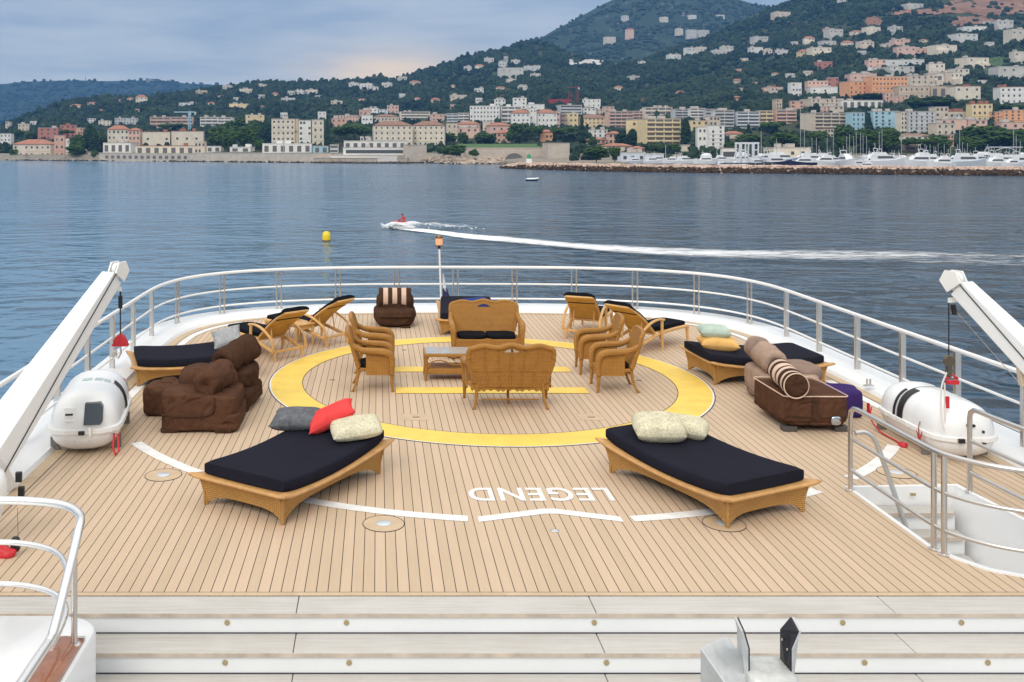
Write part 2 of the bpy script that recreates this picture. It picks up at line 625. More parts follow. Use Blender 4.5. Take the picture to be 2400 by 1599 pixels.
def flat_sheet(loops, z, thick=None):
    tris = tessellate_polygon([[Vector((x, y, 0)) for x, y in lp] for lp in loops])
    flat = [p for lp in loops for p in lp]
    mb = MB()
    out = []
    for t in tris:
        a, b, c = (flat[i] for i in t)
        ar = (b[0] - a[0]) * (c[1] - a[1]) - (c[0] - a[0]) * (b[1] - a[1])
        out.append(tuple(t) if ar > 0 else tuple(reversed(t)))
    mb.add([(x, y, z) for x, y in flat], out)
    return mb


def build_ship():
    teak = [p for p in outline(5.83, 21.9) if p[1] > 8.07]
    teak = [(CX - 5.83, 8.07)] + teak + [(CX + 5.83, 8.07)]
    o = flat_sheet([teak, WELL], 0.0).build('deck', M_TEAK, smooth=False)
    o['kind'] = 'structure'
    # margin boards along the hull edge and along the top of the stairs
    mb = MB()
    a, b = outline(5.83, 21.9, 8.07), outline(5.66, 21.74, 8.07)
    for i in range(len(a) - 1):
        mb.add([(*a[i], .004), (*a[i + 1], .004), (*b[i + 1], .004), (*b[i], .004)], [(3, 2, 1, 0)])
    mb.add([(CX - 5.66, 8.072, .004), (CX + 5.66, 8.072, .004), (CX + 5.66, 8.13, .004), (CX - 5.66, 8.13, .004)], [(0, 1, 2, 3)])
    mb.build('deck_margin', M_MARGIN, smooth=False)['kind'] = 'structure'
    mb = MB()
    mb.add([(CX - 5.66, 8.13, .005), (CX + 5.66, 8.13, .005), (CX + 5.66, 8.136, .005), (CX - 5.66, 8.136, .005)], [(0, 1, 2, 3)])
    a, b = outline(5.66, 21.74, 8.1), outline(5.652, 21.732, 8.1)
    for i in range(len(a) - 1):
        mb.add([(*a[i], .006), (*a[i + 1], .006), (*b[i + 1], .006), (*b[i], .006)], [(3, 2, 1, 0)])
    mb.build('deck_seam', M_DARKLINE, smooth=False)['kind'] = 'structure'
    # white painted line that follows the hull edge
    mb = MB()
    a, b = outline(5.62, 21.68, 13.0, 60), outline(5.48, 21.55, 13.0, 60)
    for i in range(len(a) - 1):
        ym = a[i][1]
        side = abs(a[i][0] - CX)
        if (ym < 20.6 and not (15.9 < ym < 17.0)) and side > 4.2 and ym > 13.4:
            mb.add([(*a[i], .0085), (*a[i + 1], .0085), (*b[i + 1], .0085), (*b[i], .0085)], [(3, 2, 1, 0)])
    mb.build('deck_edge_line', M_STRIPE, smooth=False)['kind'] = 'structure'
    # coaming and hull: one shell from the deck edge over the gunwale down to the water
    prof = [(5.815, 0.0), (5.85, .05), (5.92, .055), (6.02, .085), (6.12, .10), (6.52, .105), (6.58, .07), (6.60, 0.0), (6.58, -.5), (6.35, -3.0), (6.0, SEA - .6)]
    rows = [[(x, y, z) for x, y in outline(hw, 21.9 + (hw - 5.83) * 1.0, 2.0, 60)] for hw, z in prof]
    mb = MB()
    n = len(rows[0])
    for r in range(len(rows) - 1):
        for i in range(n - 1):
            mb.add([rows[r][i], rows[r][i + 1], rows[r + 1][i + 1], rows[r + 1][i]], [(0, 1, 2, 3)])
    bm_merge(mb)
    o = mb.build('hull', M_WHITE, angle=30)
    o['kind'] = 'structure'
    # helipad paint
    def ring(r0, r1, z, a0=0, a1=360, n=128):
        m = MB()
        for i in range(n):
            t0, t1 = rad(a0 + (a1 - a0) * i / n), rad(a0 + (a1 - a0) * (i + 1) / n)
            m.add([(CX + r * math.cos(t), 15.6 + r * math.sin(t), z) for r, t in ((r0, t0), (r1, t0), (r1, t1), (r0, t1))], [(0, 1, 2, 3)])
        return m
    ring(3.0, 3.5, .004).build('helipad_ring', M_YELLOW, smooth=False)['kind'] = 'structure'
    ring(3.5, 3.525, .005).build('helipad_ring_edge', M_STRIPE, smooth=False)['kind'] = 'structure'
    m = ring(3.525, 3.54, .006)
    m.f += [tuple(i + len(m.v) for i in f) for f in ring(2.988, 3.0, .006).f]
    m2 = ring(2.99, 3.0, .006)
    m.v += m2.v
    m.m = [0] * len(m.f)
    m.build('helipad_ring_outline', M_DARKLINE, smooth=False)['kind'] = 'structure'
    m = MB()
    for y0, y1 in ((14.69, 15.06), (16.1, 16.47)):
        m.add([(.28, y0, .008), (3.27, y0, .008), (3.27, y1, .008), (.28, y1, .008)], [(0, 1, 2, 3)])
    m.add([(1.59, 15.06, .008), (1.96, 15.06, .008), (1.96, 16.1, .008), (1.59, 16.1, .008)], [(0, 1, 2, 3)])
    m.build('helipad_letter', M_YELLOW, smooth=False)['kind'] = 'structure'
    # the big broken white circle
    def ang(u, v):
        X, Y = on_deck(u, v)
        return math.degrees(math.atan2(Y - 15.6, X - CX))
    m = MB()
    for (p, q) in (((307, 1040), (1097, 1217)), ((1482, 1217), (1925, 1153)), ((1988, 1120), (2097, 1045))):
        g = ring(5.84, 5.99, .004, ang(*p), ang(*q), 40)
        m.add(g.v, g.f)
    ch = [(1121, 1218), (1275, 1199), (1303, 1199), (1458, 1218)]
    P = [on_deck(u, v) for u, v in ch]
    for i in range(3):
        (x0, y0), (x1, y1) = P[i], P[i + 1]
        m.add([(x0, y0 - .07, .004), (x1, y1 - .07, .004), (x1, y1 + .07, .004), (x0, y0 + .07, .004)], [(0, 1, 2, 3)])
    m.build('landing_circle', M_STRIPE, smooth=False)['kind'] = 'structure'
    # the ship's name, painted to be read from the stern
    cu = bpy.data.curves.new('deck_lettering', 'FONT')
    cu.body = 'LEGEND'
    cu.size = 0.58
    cu.space_character = 1.06
    cu.offset = 0.011
    tmp = bpy.data.objects.new('tmp_text', cu)
    col.objects.link(tmp)
    bpy.context.view_layer.update()
    dg = bpy.context.evaluated_depsgraph_get()
    me = bpy.data.meshes.new_from_object(tmp.evaluated_get(dg))
    bpy.data.objects.remove(tmp)
    me.name = 'deck_lettering'
    me.materials.clear()
    me.materials.append(M_STRIPE)
    xs = [v.co.x for v in me.vertices]
    ys = [v.co.y for v in me.vertices]
    sx, sy = 1.56 / (max(xs) - min(xs)), 0.40 / (max(ys) - min(ys))
    for v in me.vertices:
        v.co = (2.555 - (v.co.x - min(xs)) * sx, 10.63 - (v.co.y - min(ys)) * sy, .005)
    o = bpy.data.objects.new('deck_lettering', me)
    col.objects.link(o)
    o['kind'] = 'structure'
    # deck sockets: a teak disc with a steel cap
    spots = [(899, 1228), (1697, 1228), (383, 1114), (2101, 1108)]
    names = ['round deck socket in front of the daybed with coral pillow', 'round deck socket under the foot of the daybed with two printed pillows',
             'round deck socket beside the white arc near the brown loungers', 'round deck socket beside the stairwell railing']
    base = None
    for (u, v), lb in zip(spots, names):
        X, Y = on_deck(u, v)
        if base is None:
            base = thing('deck_socket', lb, 'deck fitting', (X, Y, 0), 0, 'deck sockets on the white circle')
            MB().lathe([(.0, .0), (.205, .0), (.205, .0045), (.0, .005)], n=40).build('wood_disc', M_MARGIN, base, smooth=False)
            MB().lathe([(.207, .0), (.212, .0), (.212, .006), (.207, .006)], n=40, cap=False).build('caulk_ring', M_DARKLINE, base, smooth=False)
            MB().lathe([(.0, .004), (.072, .004), (.076, .008), (.06, .014), (.0, .016)], n=28).build('steel_cap', mat('socket_cap', (.62, .66, .72), .35, .4), base)
        else:
            dup(base, (X, Y, 0), 0, lb)
    for (u, v, lb) in ((975, 978, 'small square deck pad with slot behind the coral pillow'), (1385, 978, 'small square deck pad with slot left of the two printed pillows')):
        X, Y = on_deck(u, v)
        t = thing('tie_down_pad', lb, 'deck fitting', (X, Y, 0), 0, 'tie down pads inside the yellow ring')
        MB().box((0, 0, .003), (.34, .30, .004)).build('wood_pad', M_MARGIN, t, smooth=False)
        MB().box((0, -.02, .007), (.10, .018, .005)).build('slot', M_BLACK, t, smooth=False)
    X, Y = on_deck(1300, 1245)
    t = thing('deck_drain', 'small oval metal drain in front of the white chevron', 'drain', (X, Y, 0))
    MB().lathe([(0, 0), (.05, 0), (.05, .006), (.044, .008), (0, .008)], n=24).build('drain_rim', M_STEEL2, t).scale = (1, .75, 1)
    MB().lathe([(0, .008), (.03, .008), (.03, .0095), (0, .0095)], n=20).build('drain_cap', mat('socket_cap', (.6, .6, .6)), t).scale = (1, .75, 1)
    for (u, v, k) in ((779, 891, 'dark slot in the deck left of the wicker armchairs'), (947, 821, 'dark slot in the deck behind the glass coffee table'), (1497, 892, 'dark slot in the deck behind the nearer right armchair')):
        X, Y = on_deck(u, v)
        tag(MB().box((X, Y, .004), (.085, .014, .006)).build('deck_slot', M_BLACK, smooth=False), k, 'deck fitting', 'tie down slots inside the yellow ring')


def bm_merge(mb, eps=1e-5):
    """weld equal points so smooth shading runs across them"""
    idx, nv, rm = {}, [], []
    for p in mb.v:
        k = tuple(round(c / eps) for c in p)
        if k not in idx:
            idx[k] = len(nv)
            nv.append(p)
        rm.append(idx[k])
    mb.v = nv
    mb.f = [tuple(rm[i] for i in f) for f in mb.f]
    return mb


def build_stairs():
    t = thing('staircase', 'broad white stairs with weathered wooden treads descending from the deck', 'stairs', (0, 8.07, 0))
    x0, x1 = -4.0, 9.6
    joints = [x0, -.665, 1.787, 4.23, 6.68, x1]
    lightx = [-1.23, -.255, 1.77, 3.80, 4.77, 6.8]
    for k in range(4):
        ya, yb, z = -.29 * k, -.29 * (k + 1), -.17 * k
        for i in range(5):
            MB().box(((joints[i] + joints[i + 1]) / 2, (ya + yb) / 2 + .006, z - .021), (joints[i + 1] - joints[i] - .007, .303, .036)).build('tread', M_GREYWOOD, t, smooth=False, bevel=.006)
        MB().box(((x0 + x1) / 2, yb - .0465 + .045, z - .0215), (x1 - x0, .006, .033)).build('nosing', M_NOSE, t, smooth=False)
        mb = MB().box(((x0 + x1) / 2, (ya + yb) / 2 + .01, z - .040), (x1 - x0, .255, .008))
        mb.build('tread_bed', M_NOSE, t, smooth=False)
        ris = MB().box(((x0 + x1) / 2, yb + .025, z - .106), (x1 - x0, .02, .128)).build('riser', M_RISER, t, smooth=False)
        MB().box(((x0 + x1) / 2, yb + .0105, z - .168), (x1 - x0, .01, .004)).build('shadow_strip', M_DARKLINE, t, smooth=False)  # dark strip painted in for the thin shadow at the riser foot
        if k < 2:
            for xl in lightx:
                M = Matrix.Translation((xl + .03 * k, yb + .0105, z - .085)) @ Matrix.Rotation(rad(90), 4, 'X')
                l = MB().lathe([(0, 0), (.022, 0), (.022, .004), (.015, .006), (0, .006)], n=16, M=M).build('step_light', M_BRONZE, ris)
    fl = MB()
    fl.box((2.5, 4.3, -.70), (14, 5.2, .02))
    fl.build('lower_landing', M_GREYWOOD, smooth=False)['kind'] = 'structure'


def post_at(mb_parent, x, y, z0, z1, r, name='post', flat=None, rz=0.0):
    m = MB()
    if flat:
        m.box((x, y, (z0 + z1) / 2), (flat, r * 2, z1 - z0), rz)
        return m.build(name, M_STEEL, mb_parent, smooth=False, bevel=.008)
    m.tube([(x, y, z0), (x, y, z1)], r, 10)
    m.lathe([(r * 1.9, 0), (r * 1.9, .012), (r * 1.1, .02)], (x, y, z0), 14)
    return m.build(name, M_STEEL, mb_parent)


def build_rail():
    t = thing('stern_railing', 'curved steel guard rail around the stern', 'railing', (CX, 22, 0))
    M0 = Matrix.Translation((-CX, -22, 0))
    pts = outline(6.22, 22.22, 3.0, 60, 3.1)
    P = [Vector((x - CX, y - 22, 0)) for x, y in pts]
    # resample by arc length from the stern centre line
    seg = [0]
    for i in range(1, len(P)):
        seg.append(seg[-1] + (P[i] - P[i - 1]).length)

    def at(sv):
        for i in range(1, len(P)):
            if sv <= seg[i]:
                f = (sv - seg[i - 1]) / max(1e-6, seg[i] - seg[i - 1])
                return P[i - 1].lerp(P[i], f), (P[i] - P[i - 1]).normalized()
        return P[-1], (P[-1] - P[-2]).normalized()
    mid = seg[-1] / 2
    MB().tube([(p.x, p.y, 1.0) for p in P], .033, 10).build('top_rail', M_RAILWHITE, t)  # white bars: the sky's reflection on the steel put into the colour
    for z in (.61, .27):
        MB().tube([(p.x, p.y, z) for p in P], .020, 8).build('mid_rail', M_RAILWHITE, t)
    k = -14
    while k < 15:
        sv = mid + 1.41 + k * 1.37
        k += 1
        if not (0.2 < sv < seg[-1] - .2):
            continue
        p, d = at(sv)
        if p.y > -3.2:        # pairs round the stern
            for s_ in (-.055, .055):
                post_at(t, p.x + d.x * s_, p.y + d.y * s_, .1, .985, .021)
        else:
            post_at(t, p.x, p.y, .1, .985, .03, flat=.085, rz=rad(0))
    # the rail at the near right is a second run
    return t


def rail_run(name, label, path, posts, mids, r=.026):
    t = thing(name, label, 'railing', (posts[0][0], posts[0][1], 0))
    ox, oy = posts[0][0], posts[0][1]
    sh = lambda pts: [(x - ox, y - oy, z) for x, y, z in pts]
    MB().tube(sh(path), r, 12).build('top_rail', M_STEEL, t)
    for m in mids:
        MB().tube(sh(m), r * .75, 10).build('mid_rail', M_STEEL, t)
    for (x, y, z0, z1) in posts:
        post_at(t, x - ox, y - oy, z0, z1, r)
    return t


def build_stairwell():
    t = thing('stairwell', 'white stairwell with steep narrow steps sunk into the deck', 'stairwell', (5.9, 9.6, 0))
    ox, oy = 5.9, 9.6
    top = [(x - ox, y - oy) for x, y in WELL]
    low = [((x * (.97 if x > 0 else .985)) - (.34 if x > .3 else 0), y * .97) for x, y in top]
    m = MB()
    n = len(top)
    v = [(x, y, .012) for x, y in top] + [(x, y, -.02) for x, y in top] + [(x, y, -1.35) for x, y in low]
    m.add(v, [(i, (i + 1) % n, n + (i + 1) % n, n + i) for i in range(n)] + [(n + i, n + (i + 1) % n, 2 * n + (i + 1) % n, 2 * n + i) for i in range(n)] + [tuple(range(2 * n, 3 * n))])
    m.build('well_wall', M_WHITE, t, smooth=True, angle=50)
    m = MB()
    c = Vector((.05, 0))
    out = [((x + (x > 0) * .045 - (x < 0) * .045), (y + (y > 0) * .04 - (y < 0) * .045)) for x, y in top]
    v = [(x, y, .012) for x, y in top] + [(x, y, .014) for x, y in out] + [(x, y, -.002) for x, y in out]
    m.add(v, [(i, n + i, n + (i + 1) % n, (i + 1) % n) for i in range(n)] + [(n + i, 2 * n + i, 2 * n + (i + 1) % n, n + (i + 1) % n) for i in range(n)])
    m.build('well_rim', M_WHITE, t, smooth=True, angle=50)
    for k in range(5):
        z = -.19 * (k + 1)
        yf, yn = 10.62 - .19 * k - oy, 10.40 - .19 * k - oy
        xr = 6.33 - .01 * k - ox
        poly = [(-.62, yf), (-.62, yn), (xr - .06, yn), (xr, yn + .05), (xr, yf)]
        MB().prism(poly, z - .04, z).build('tread', M_GREYWOOD, t, smooth=False, bevel=.006)
        MB().box(((xr - .66) / 2, yn - .004, z - .018), (xr + .56, .012, .04)).build('nosing', M_NOSE, t, smooth=False)
        MB().box(((xr - .62) / 2, yn + .05, z - .12), (xr + .60, .02, .16)).build('riser', M_RISER, t, smooth=False)
    MB().box((.05, 10.598 - oy, -.06), (.06, .012, .03)).build('step_light', M_BRONZE, t, smooth=False)
    # the fold-down grab rail that drops into the well
    e = [(5.26, 10.5, .65), (5.36, 10.5, .66), (5.45, 10.48, .60), (5.52, 10.44, .40), (5.62, 10.36, .02), (5.72, 10.28, -.36)]
    MB().tube([(x - ox, y - oy, z) for x, y, z in smooth_path(e, 5)], .026, 10).build('grab_rail', M_STEEL, t)
    # rails
    ed = [(5.25, 9.0), (5.285, 8.85), (5.40, 8.66), (5.58, 8.50), (5.85, 8.37), (6.2, 8.29), (6.7, 8.27)]

    def run(z, y0=10.55):
        return [(5.23, y0, z)] + [(5.235, 9.8, z), (5.24, 9.2, z)] + [(x, y, z) for x, y in smooth2(ed, 5)]
    path = [(5.23, 10.55, .0), (5.23, 10.55, .82), (5.23, 10.535, .88), (5.23, 10.48, .925), (5.23, 10.40, .935)] + run(.94, 10.2)
    rail_run('stairwell_railing', 'polished steel railing curving along the stairwell on the daybed side', path,
             [(5.23, 10.55, 0, .5), (5.25, 9.0, 0, .93), (5.275, 8.88, 0, .93)], [run(.58), run(.23)])
    p2 = lambda z, y0=10.50: [(6.52, y0, z), (6.58, 9.5, z), (6.64, 8.6, z), (6.7, 7.9, z)]
    path = [(6.52, 10.5, 0), (6.52, 10.5, .82), (6.52, 10.485, .88), (6.52, 10.43, .92), (6.52, 10.34, .93)] + p2(.935, 10.1)
    rail_run('hull_side_railing', 'polished steel railing on the hull side of the stairwell', path, [(6.52, 10.5, 0, .5), (6.68, 8.2, 0, .92)], [p2(.57), p2(.22)])


def smooth2(pts, n):
    return [(p.x, p.y) for p in smooth_path([(x, y, 0) for x, y in pts], n)]


def build_pod():
    """the rounded white bulwark at the port side of the stairs with its wooden cap and handrail"""
    t = thing('stair_bulwark', 'rounded white bulwark with varnished wooden cap beside the stairs', 'bulwark', (-2.7, 7.2, 0))
    ox, oy = -2.7, 7.2
    m = MB()
    poly = []
    for i in range(13):
        a = rad(95 - 95 * i / 12)
        poly.append((-2.52 + .36 * math.cos(a) - ox, 7.28 + .28 * math.sin(a) - oy))
    poly += [(-2.16 - ox, 3.6 - oy), (-4.2 - ox, 3.6 - oy), (-4.2 - ox, 7.56 - oy)]
    n = len(poly)
    cx, cy = -.2, -.6
    ins = lambda k: [(cx + (x - cx) * k, cy + (y - cy) * k) for x, y in poly]
    secs = [[(x, y, -.9) for x, y in poly], [(x, y, .06) for x, y in poly], [(x, y, .09) for x, y in ins(.985)], [(x, y, .10) for x, y in ins(.965)]]
    m.loft(secs)
    m.build('bulwark_body', M_WHITE, t, angle=35)
    MB().box((-3.38 - ox, 5.7 - oy, .1), (1.0, 3.0, .09)).build('ledge', M_WHITE2, t, smooth=False, bevel=.03)
    m = MB()
    secs = []
    for i in range(12):
        y = 7.12 - i * .3
        w = .135
        xc = -2.33
        lift = .02 * (i > 0)
        secs.append([(xc - w - ox, y - oy, .10), (xc - w - ox, y - oy, .115 + lift), (xc - w * .6 - ox, y - oy, .14 + lift), (xc - ox, y - oy, .15 + lift), (xc + w * .6 - ox, y - oy, .14 + lift), (xc + w - ox, y - oy, .115 + lift), (xc + w - ox, y - oy, .10)])
    m.loft(secs)
    m.build('wooden_cap', M_MAHOGANY, t, angle=50)
    MB().box((-2.33 - ox, 7.135 - oy, .118), (.28, .03, .04)).build('cap_end_plate', M_STEEL, t, smooth=False, bevel=.004)
    h = thing('stair_handrail', 'three-bar steel handrail looping around the end of the wooden capped bulwark', 'handrail', (-2.7, 7.2, 0))
    top = smooth_path([(-4.4, 7.56, 1.0), (-3.2, 7.56, 1.0), (-2.75, 7.54, 1.0), (-2.45, 7.45, 1.0), (-2.27, 7.27, .99), (-2.215, 7.05, .95), (-2.20, 6.75, .74), (-2.20, 6.50, .53), (-2.20, 6.38, .49), (-2.2, 6.1, .49), (-2.2, 4.0, .49)], 6)
    sh = lambda pts: [(p[0] - ox, p[1] - oy, p[2]) for p in pts]
    MB().tube(sh(top), .033, 14).build('top_rail', M_RAILSTEEL, h)
    for z, xe, ye in ((.67, -2.25, 6.78), (.34, -2.31, 6.62)):
        p = smooth_path([(-4.4, 7.56, z), (-3.2, 7.56, z), (-2.8, 7.53, z), (-2.5, 7.38, z), (-2.32, 7.1, z), (xe + .04, ye, z - .02)], 6)
        MB().tube(sh(p), .022, 10).build('mid_rail', M_RAILSTEEL, h)
    post_at(h, -2.24 - ox, 7.04 - oy, .12, .95, .024)


M_RAILSTEEL = mat('satin_steel', (0.82, 0.81, 0.80), 0.22, metal=0.85)


def frame_box(m, a, b, wa, ha, wb, hb, mi=0, lat=None):
    """a tapered box beam from a to b"""
    a, b = Vector(a), Vector(b)
    d = (b - a).normalized()
    l = Vector((d.y, -d.x, 0)).normalized() if lat is None else Vector(lat)
    up = l.cross(d)
    if up.z < 0:
        up = -up
    sec = lambda c, w, h: [tuple(c + l * w * sx / 2 + up * h * sy / 2) for sx, sy in ((-1, -1), (1, -1), (1, 1), (-1, 1))]
    m.loft([sec(a, wa, ha), sec(b, wb, hb)], mi=mi)
    return l, up, d


def build_davit(side):
    """side -1 port, 1 starboard"""
    dy = 0.0 if side < 0 else -0.9
    mx = (lambda x: x) if side < 0 else (lambda x: 2 * CX - x)
    name = 'white boat davit with red hook block above the liferaft with dark hatch' if side < 0 else 'white boat davit with rope tackle above the strapped liferaft by the stairwell'
    ox, oy = mx(-4.3), 9.9 + dy
    t = thing('boat_davit', name, 'davit', (ox, oy, 0), 0, 'davits over the liferafts')
    L = lambda x, y, z: (mx(x) - ox, y + dy - oy, z)
    a, b = L(-4.27, 10.38, .40), L(-3.43, 12.3, 2.12)
    m = MB()
    l, up, d = frame_box(m, a, b, .50, .30, .20, .22)
    root = m.v[:4]
    foot = [L(-4.47, 10.46, .02), L(-4.0, 10.64, .02), L(-4.03, 10.46, .02), L(-4.49, 10.28, .02)]
    if side > 0:
        foot = [foot[1], foot[0], foot[3], foot[2]]
    m.loft([foot, root])
    m.build('boom', M_WHITE, t, smooth=False, bevel=.012)
    # cable along the inboard face
    inb = l if (l.x * (1 if side < 0 else -1)) > 0 else -l
    m = MB()
    q = lambda k, w: Vector(a).lerp(Vector(b), k) + inb * ((.25 + (.10 - .25) * k) + .006) + up * w
    m.tube([q(-.05, -.10), q(.5, .0), q(1.0, .07)], .007, 6)
    m.build('cable', M_BLACK, t)
    # sheave head
    tip = Vector(b)
    m = MB()
    for s_ in (-.05, .07):
        c = tip + inb * (.06 + s_) + d * .03
        pl = [c - up * .10 + d * .0, c + d * .16 - up * .06, c + d * .19 + up * .08, c + d * .08 + up * .17, c - d * .05 + up * .11]
        e = inb * .012
        m.hexa([tuple(p - e) for p in pl], [tuple(p + e) for p in pl])
    m.build('sheave_cheek', M_WHITE2, t, smooth=False, bevel=.004)
    M = Matrix.Translation(tip + d * .09 + up * .06 + inb * .07) @ inb.to_track_quat('Z', 'Y').to_matrix().to_4x4()
    MB().lathe([(0, -.03), (.085, -.03), (.07, -.01), (.07, .01), (.085, .03), (0, .03)], n=24, M=M).build('sheave_wheel', M_WHITE2, t)
    arm = Vector(L(-3.35, 12.42, 1.95))
    m = MB()
    frame_box(m, tip - up * .10 - d * .10, arm, .06, .055, .06, .055, lat=(0, 0, 1))
    m.build('side_arm', M_WHITE2, t, smooth=False, bevel=.004)
    x, y = arm.x, arm.y
    m = MB()
    if side < 0:
        m.tube([(x, y, 1.95), (x, y, 1.80)], .012, 8)
        m.tube([(x, y, 1.86), (x, y, 1.70)], .028, 10)
        m.tube([(x, y, 1.70), (x, y, 1.30)], .009, 6)
        m.build('fall_cable', M_BLACK, t)
        m = MB()
        pr = [(-.085, 1.22), (.09, 1.22), (.088, 1.26), (.06, 1.32), (.02, 1.365), (-.02, 1.36), (-.055, 1.33), (-.085, 1.29)]
        m.hexa([(x + a, y - .045, z) for a, z in pr], [(x + a, y + .045, z) for a, z in pr])
        m.box((x, y, 1.225), (.20, .10, .025))
        hb = m.build('hook_block', M_RED, t, angle=40)
        m = MB()
        m.tube([(x, y, 1.2), (x + .01, y, 1.12), (x - .03, y, 1.05), (x - .06, y, 1.1), (x - .05, y, 1.15)], .013, 8)
        m.tube(arc(0, 0, .05, 0, 360, 14), .006, 6)
        for i in range(len(m.v) - 15 * 6, len(m.v)):
            p = m.v[i]
            m.v[i] = (x - .07 + p[0] * .6, y - .02 + p[2], 1.1 + p[1])
        m.build('hook', M_STEEL2, t)
        # white cover bag with black buckles and a red strap at the foot
        m = MB()
        bx, by = -3.72, 9.0
        secs = []
        for z, r in ((.02, .10), (.06, .16), (.22, .21), (.45, .26), (.62, .27), (.72, .24), (.78, .15)):
            secs.append([(bx - .12 + r * math.cos(2 * math.pi * k / 16) * 1.25 - ox, by + r * .9 * math.sin(2 * math.pi * k / 16) - oy, z + .012 * math.sin(k * 2.4)) for k in range(16)])
        m.loft(secs)
        m.build('canvas_cover', M_WHITE2, t, angle=180)
        for (u, v) in ((44, 1118), (50, 1152)):
            X = px_x(u, 9.3)
            MB().box((X - ox, 9.3 - oy, px_z(v, 9.3)), (.06, .04, .10)).build('buckle', M_BLACK, t, smooth=False, bevel=.008)
        X = px_x(38, 8.9)
        MB().tube([(X + .02 - ox, 8.88 - oy, .44), (X + .025 - ox, 8.88 - oy, .16)], .002, 5).build('thin_cord', M_BLACK, t)
        MB().soft((X - ox, 8.88 - oy, .10), (.045, .03, .075), 3, 6, .01, 12, 3).build('pulley', M_BLACK, t)
        m = MB()
        m.soft((X - .13 - ox, 8.86 - oy, .035), (.14, .06, .05), 2.5, 8, .03, 9, 5)
        m.build('red_strap', M_RED, t)
    else:
        m.tube([(x, y, 1.95), (x, y, 1.15)], .008, 6)
        m.tube([(x + .05, y, 1.90), (x + .07, y, 1.78)], .03, 8)
        m.build('fall_cable', M_BLACK, t)
        m = MB()
        M = Matrix.Translation((x, y, 1.22)) @ Matrix.Rotation(rad(90), 4, 'X')
        m.lathe([(0, -.03), (.06, -.03), (.075, 0), (.06, .03), (0, .03)], n=16, M=M)
        m.box((x, y, 1.14), (.05, .05, .22))
        m.build('pulley_block', mat('bronze_block', (.14, .12, .09), .4, .6), t)
        m = MB()
        m.box((x + .04, y, .96), (.15, .05, .05))
        m.tube([(x - .03, y, 1.0), (x + .04, y, 1.05), (x + .11, y, 1.0)], .018, 6)
        m.build('hook_block', M_RED, t, bevel=.006)
        m = MB()
        m.tube(smooth_path([(x - .02, y, 1.08), (x - .10, y - .02, .9), (x - .12, y - .05, .55), (x - .1, y - .1, .40)], 4), .010, 6)
        m.tube([(x - .05, y, .95), (x - .06, y - .03, .5)], .010, 6)
        m.build('rope_fall', mat('white_rope', (.7, .66, .62), .8), t)
        MB().box((x - .03, y - .01, .72), (.05, .03, .14)).build('strap_tag', M_RED, t, smooth=False)
        m = MB()
        p0 = Vector((x + .1, y, 1.8))
        p1 = Vector(L(-4.0, 10.6, .25))
        m.tube([p0, p1], .005, 5)
        m.build('stay_wire', M_STEEL2, t)
        m = MB()
        q2 = Vector(a).lerp(Vector(b), .6)
        m.hexa([tuple(q2 + Vector(v)) for v in ((-.13, 0, -.30), (-.06, 0, -.30), (-.06, .06, -.30), (-.13, .06, -.30))], [tuple(q2 + Vector(v)) for v in ((-.16, 0, -.10), (.0, 0, -.06), (.0, .06, -.06), (-.16, .06, -.10))])
        m.build('bracket', mat('cream_bracket', (.62, .54, .42), .5), t, smooth=False)
    # pedestal
    m = MB()
    c = L(-4.35, 9.75, 0)
    secs = []
    for z, r in ((-.05, .42), (.1, .38), (.35, .34), (.62, .30), (.75, .20)):
        secs.append([(c[0] + r * .8 * math.cos(2 * math.pi * k / 20), c[1] + r * math.sin(2 * math.pi * k / 20), z) for k in range(20)])
    m.loft(secs)
    m.build('pedestal', M_WHITE, t, angle=60)
    return t


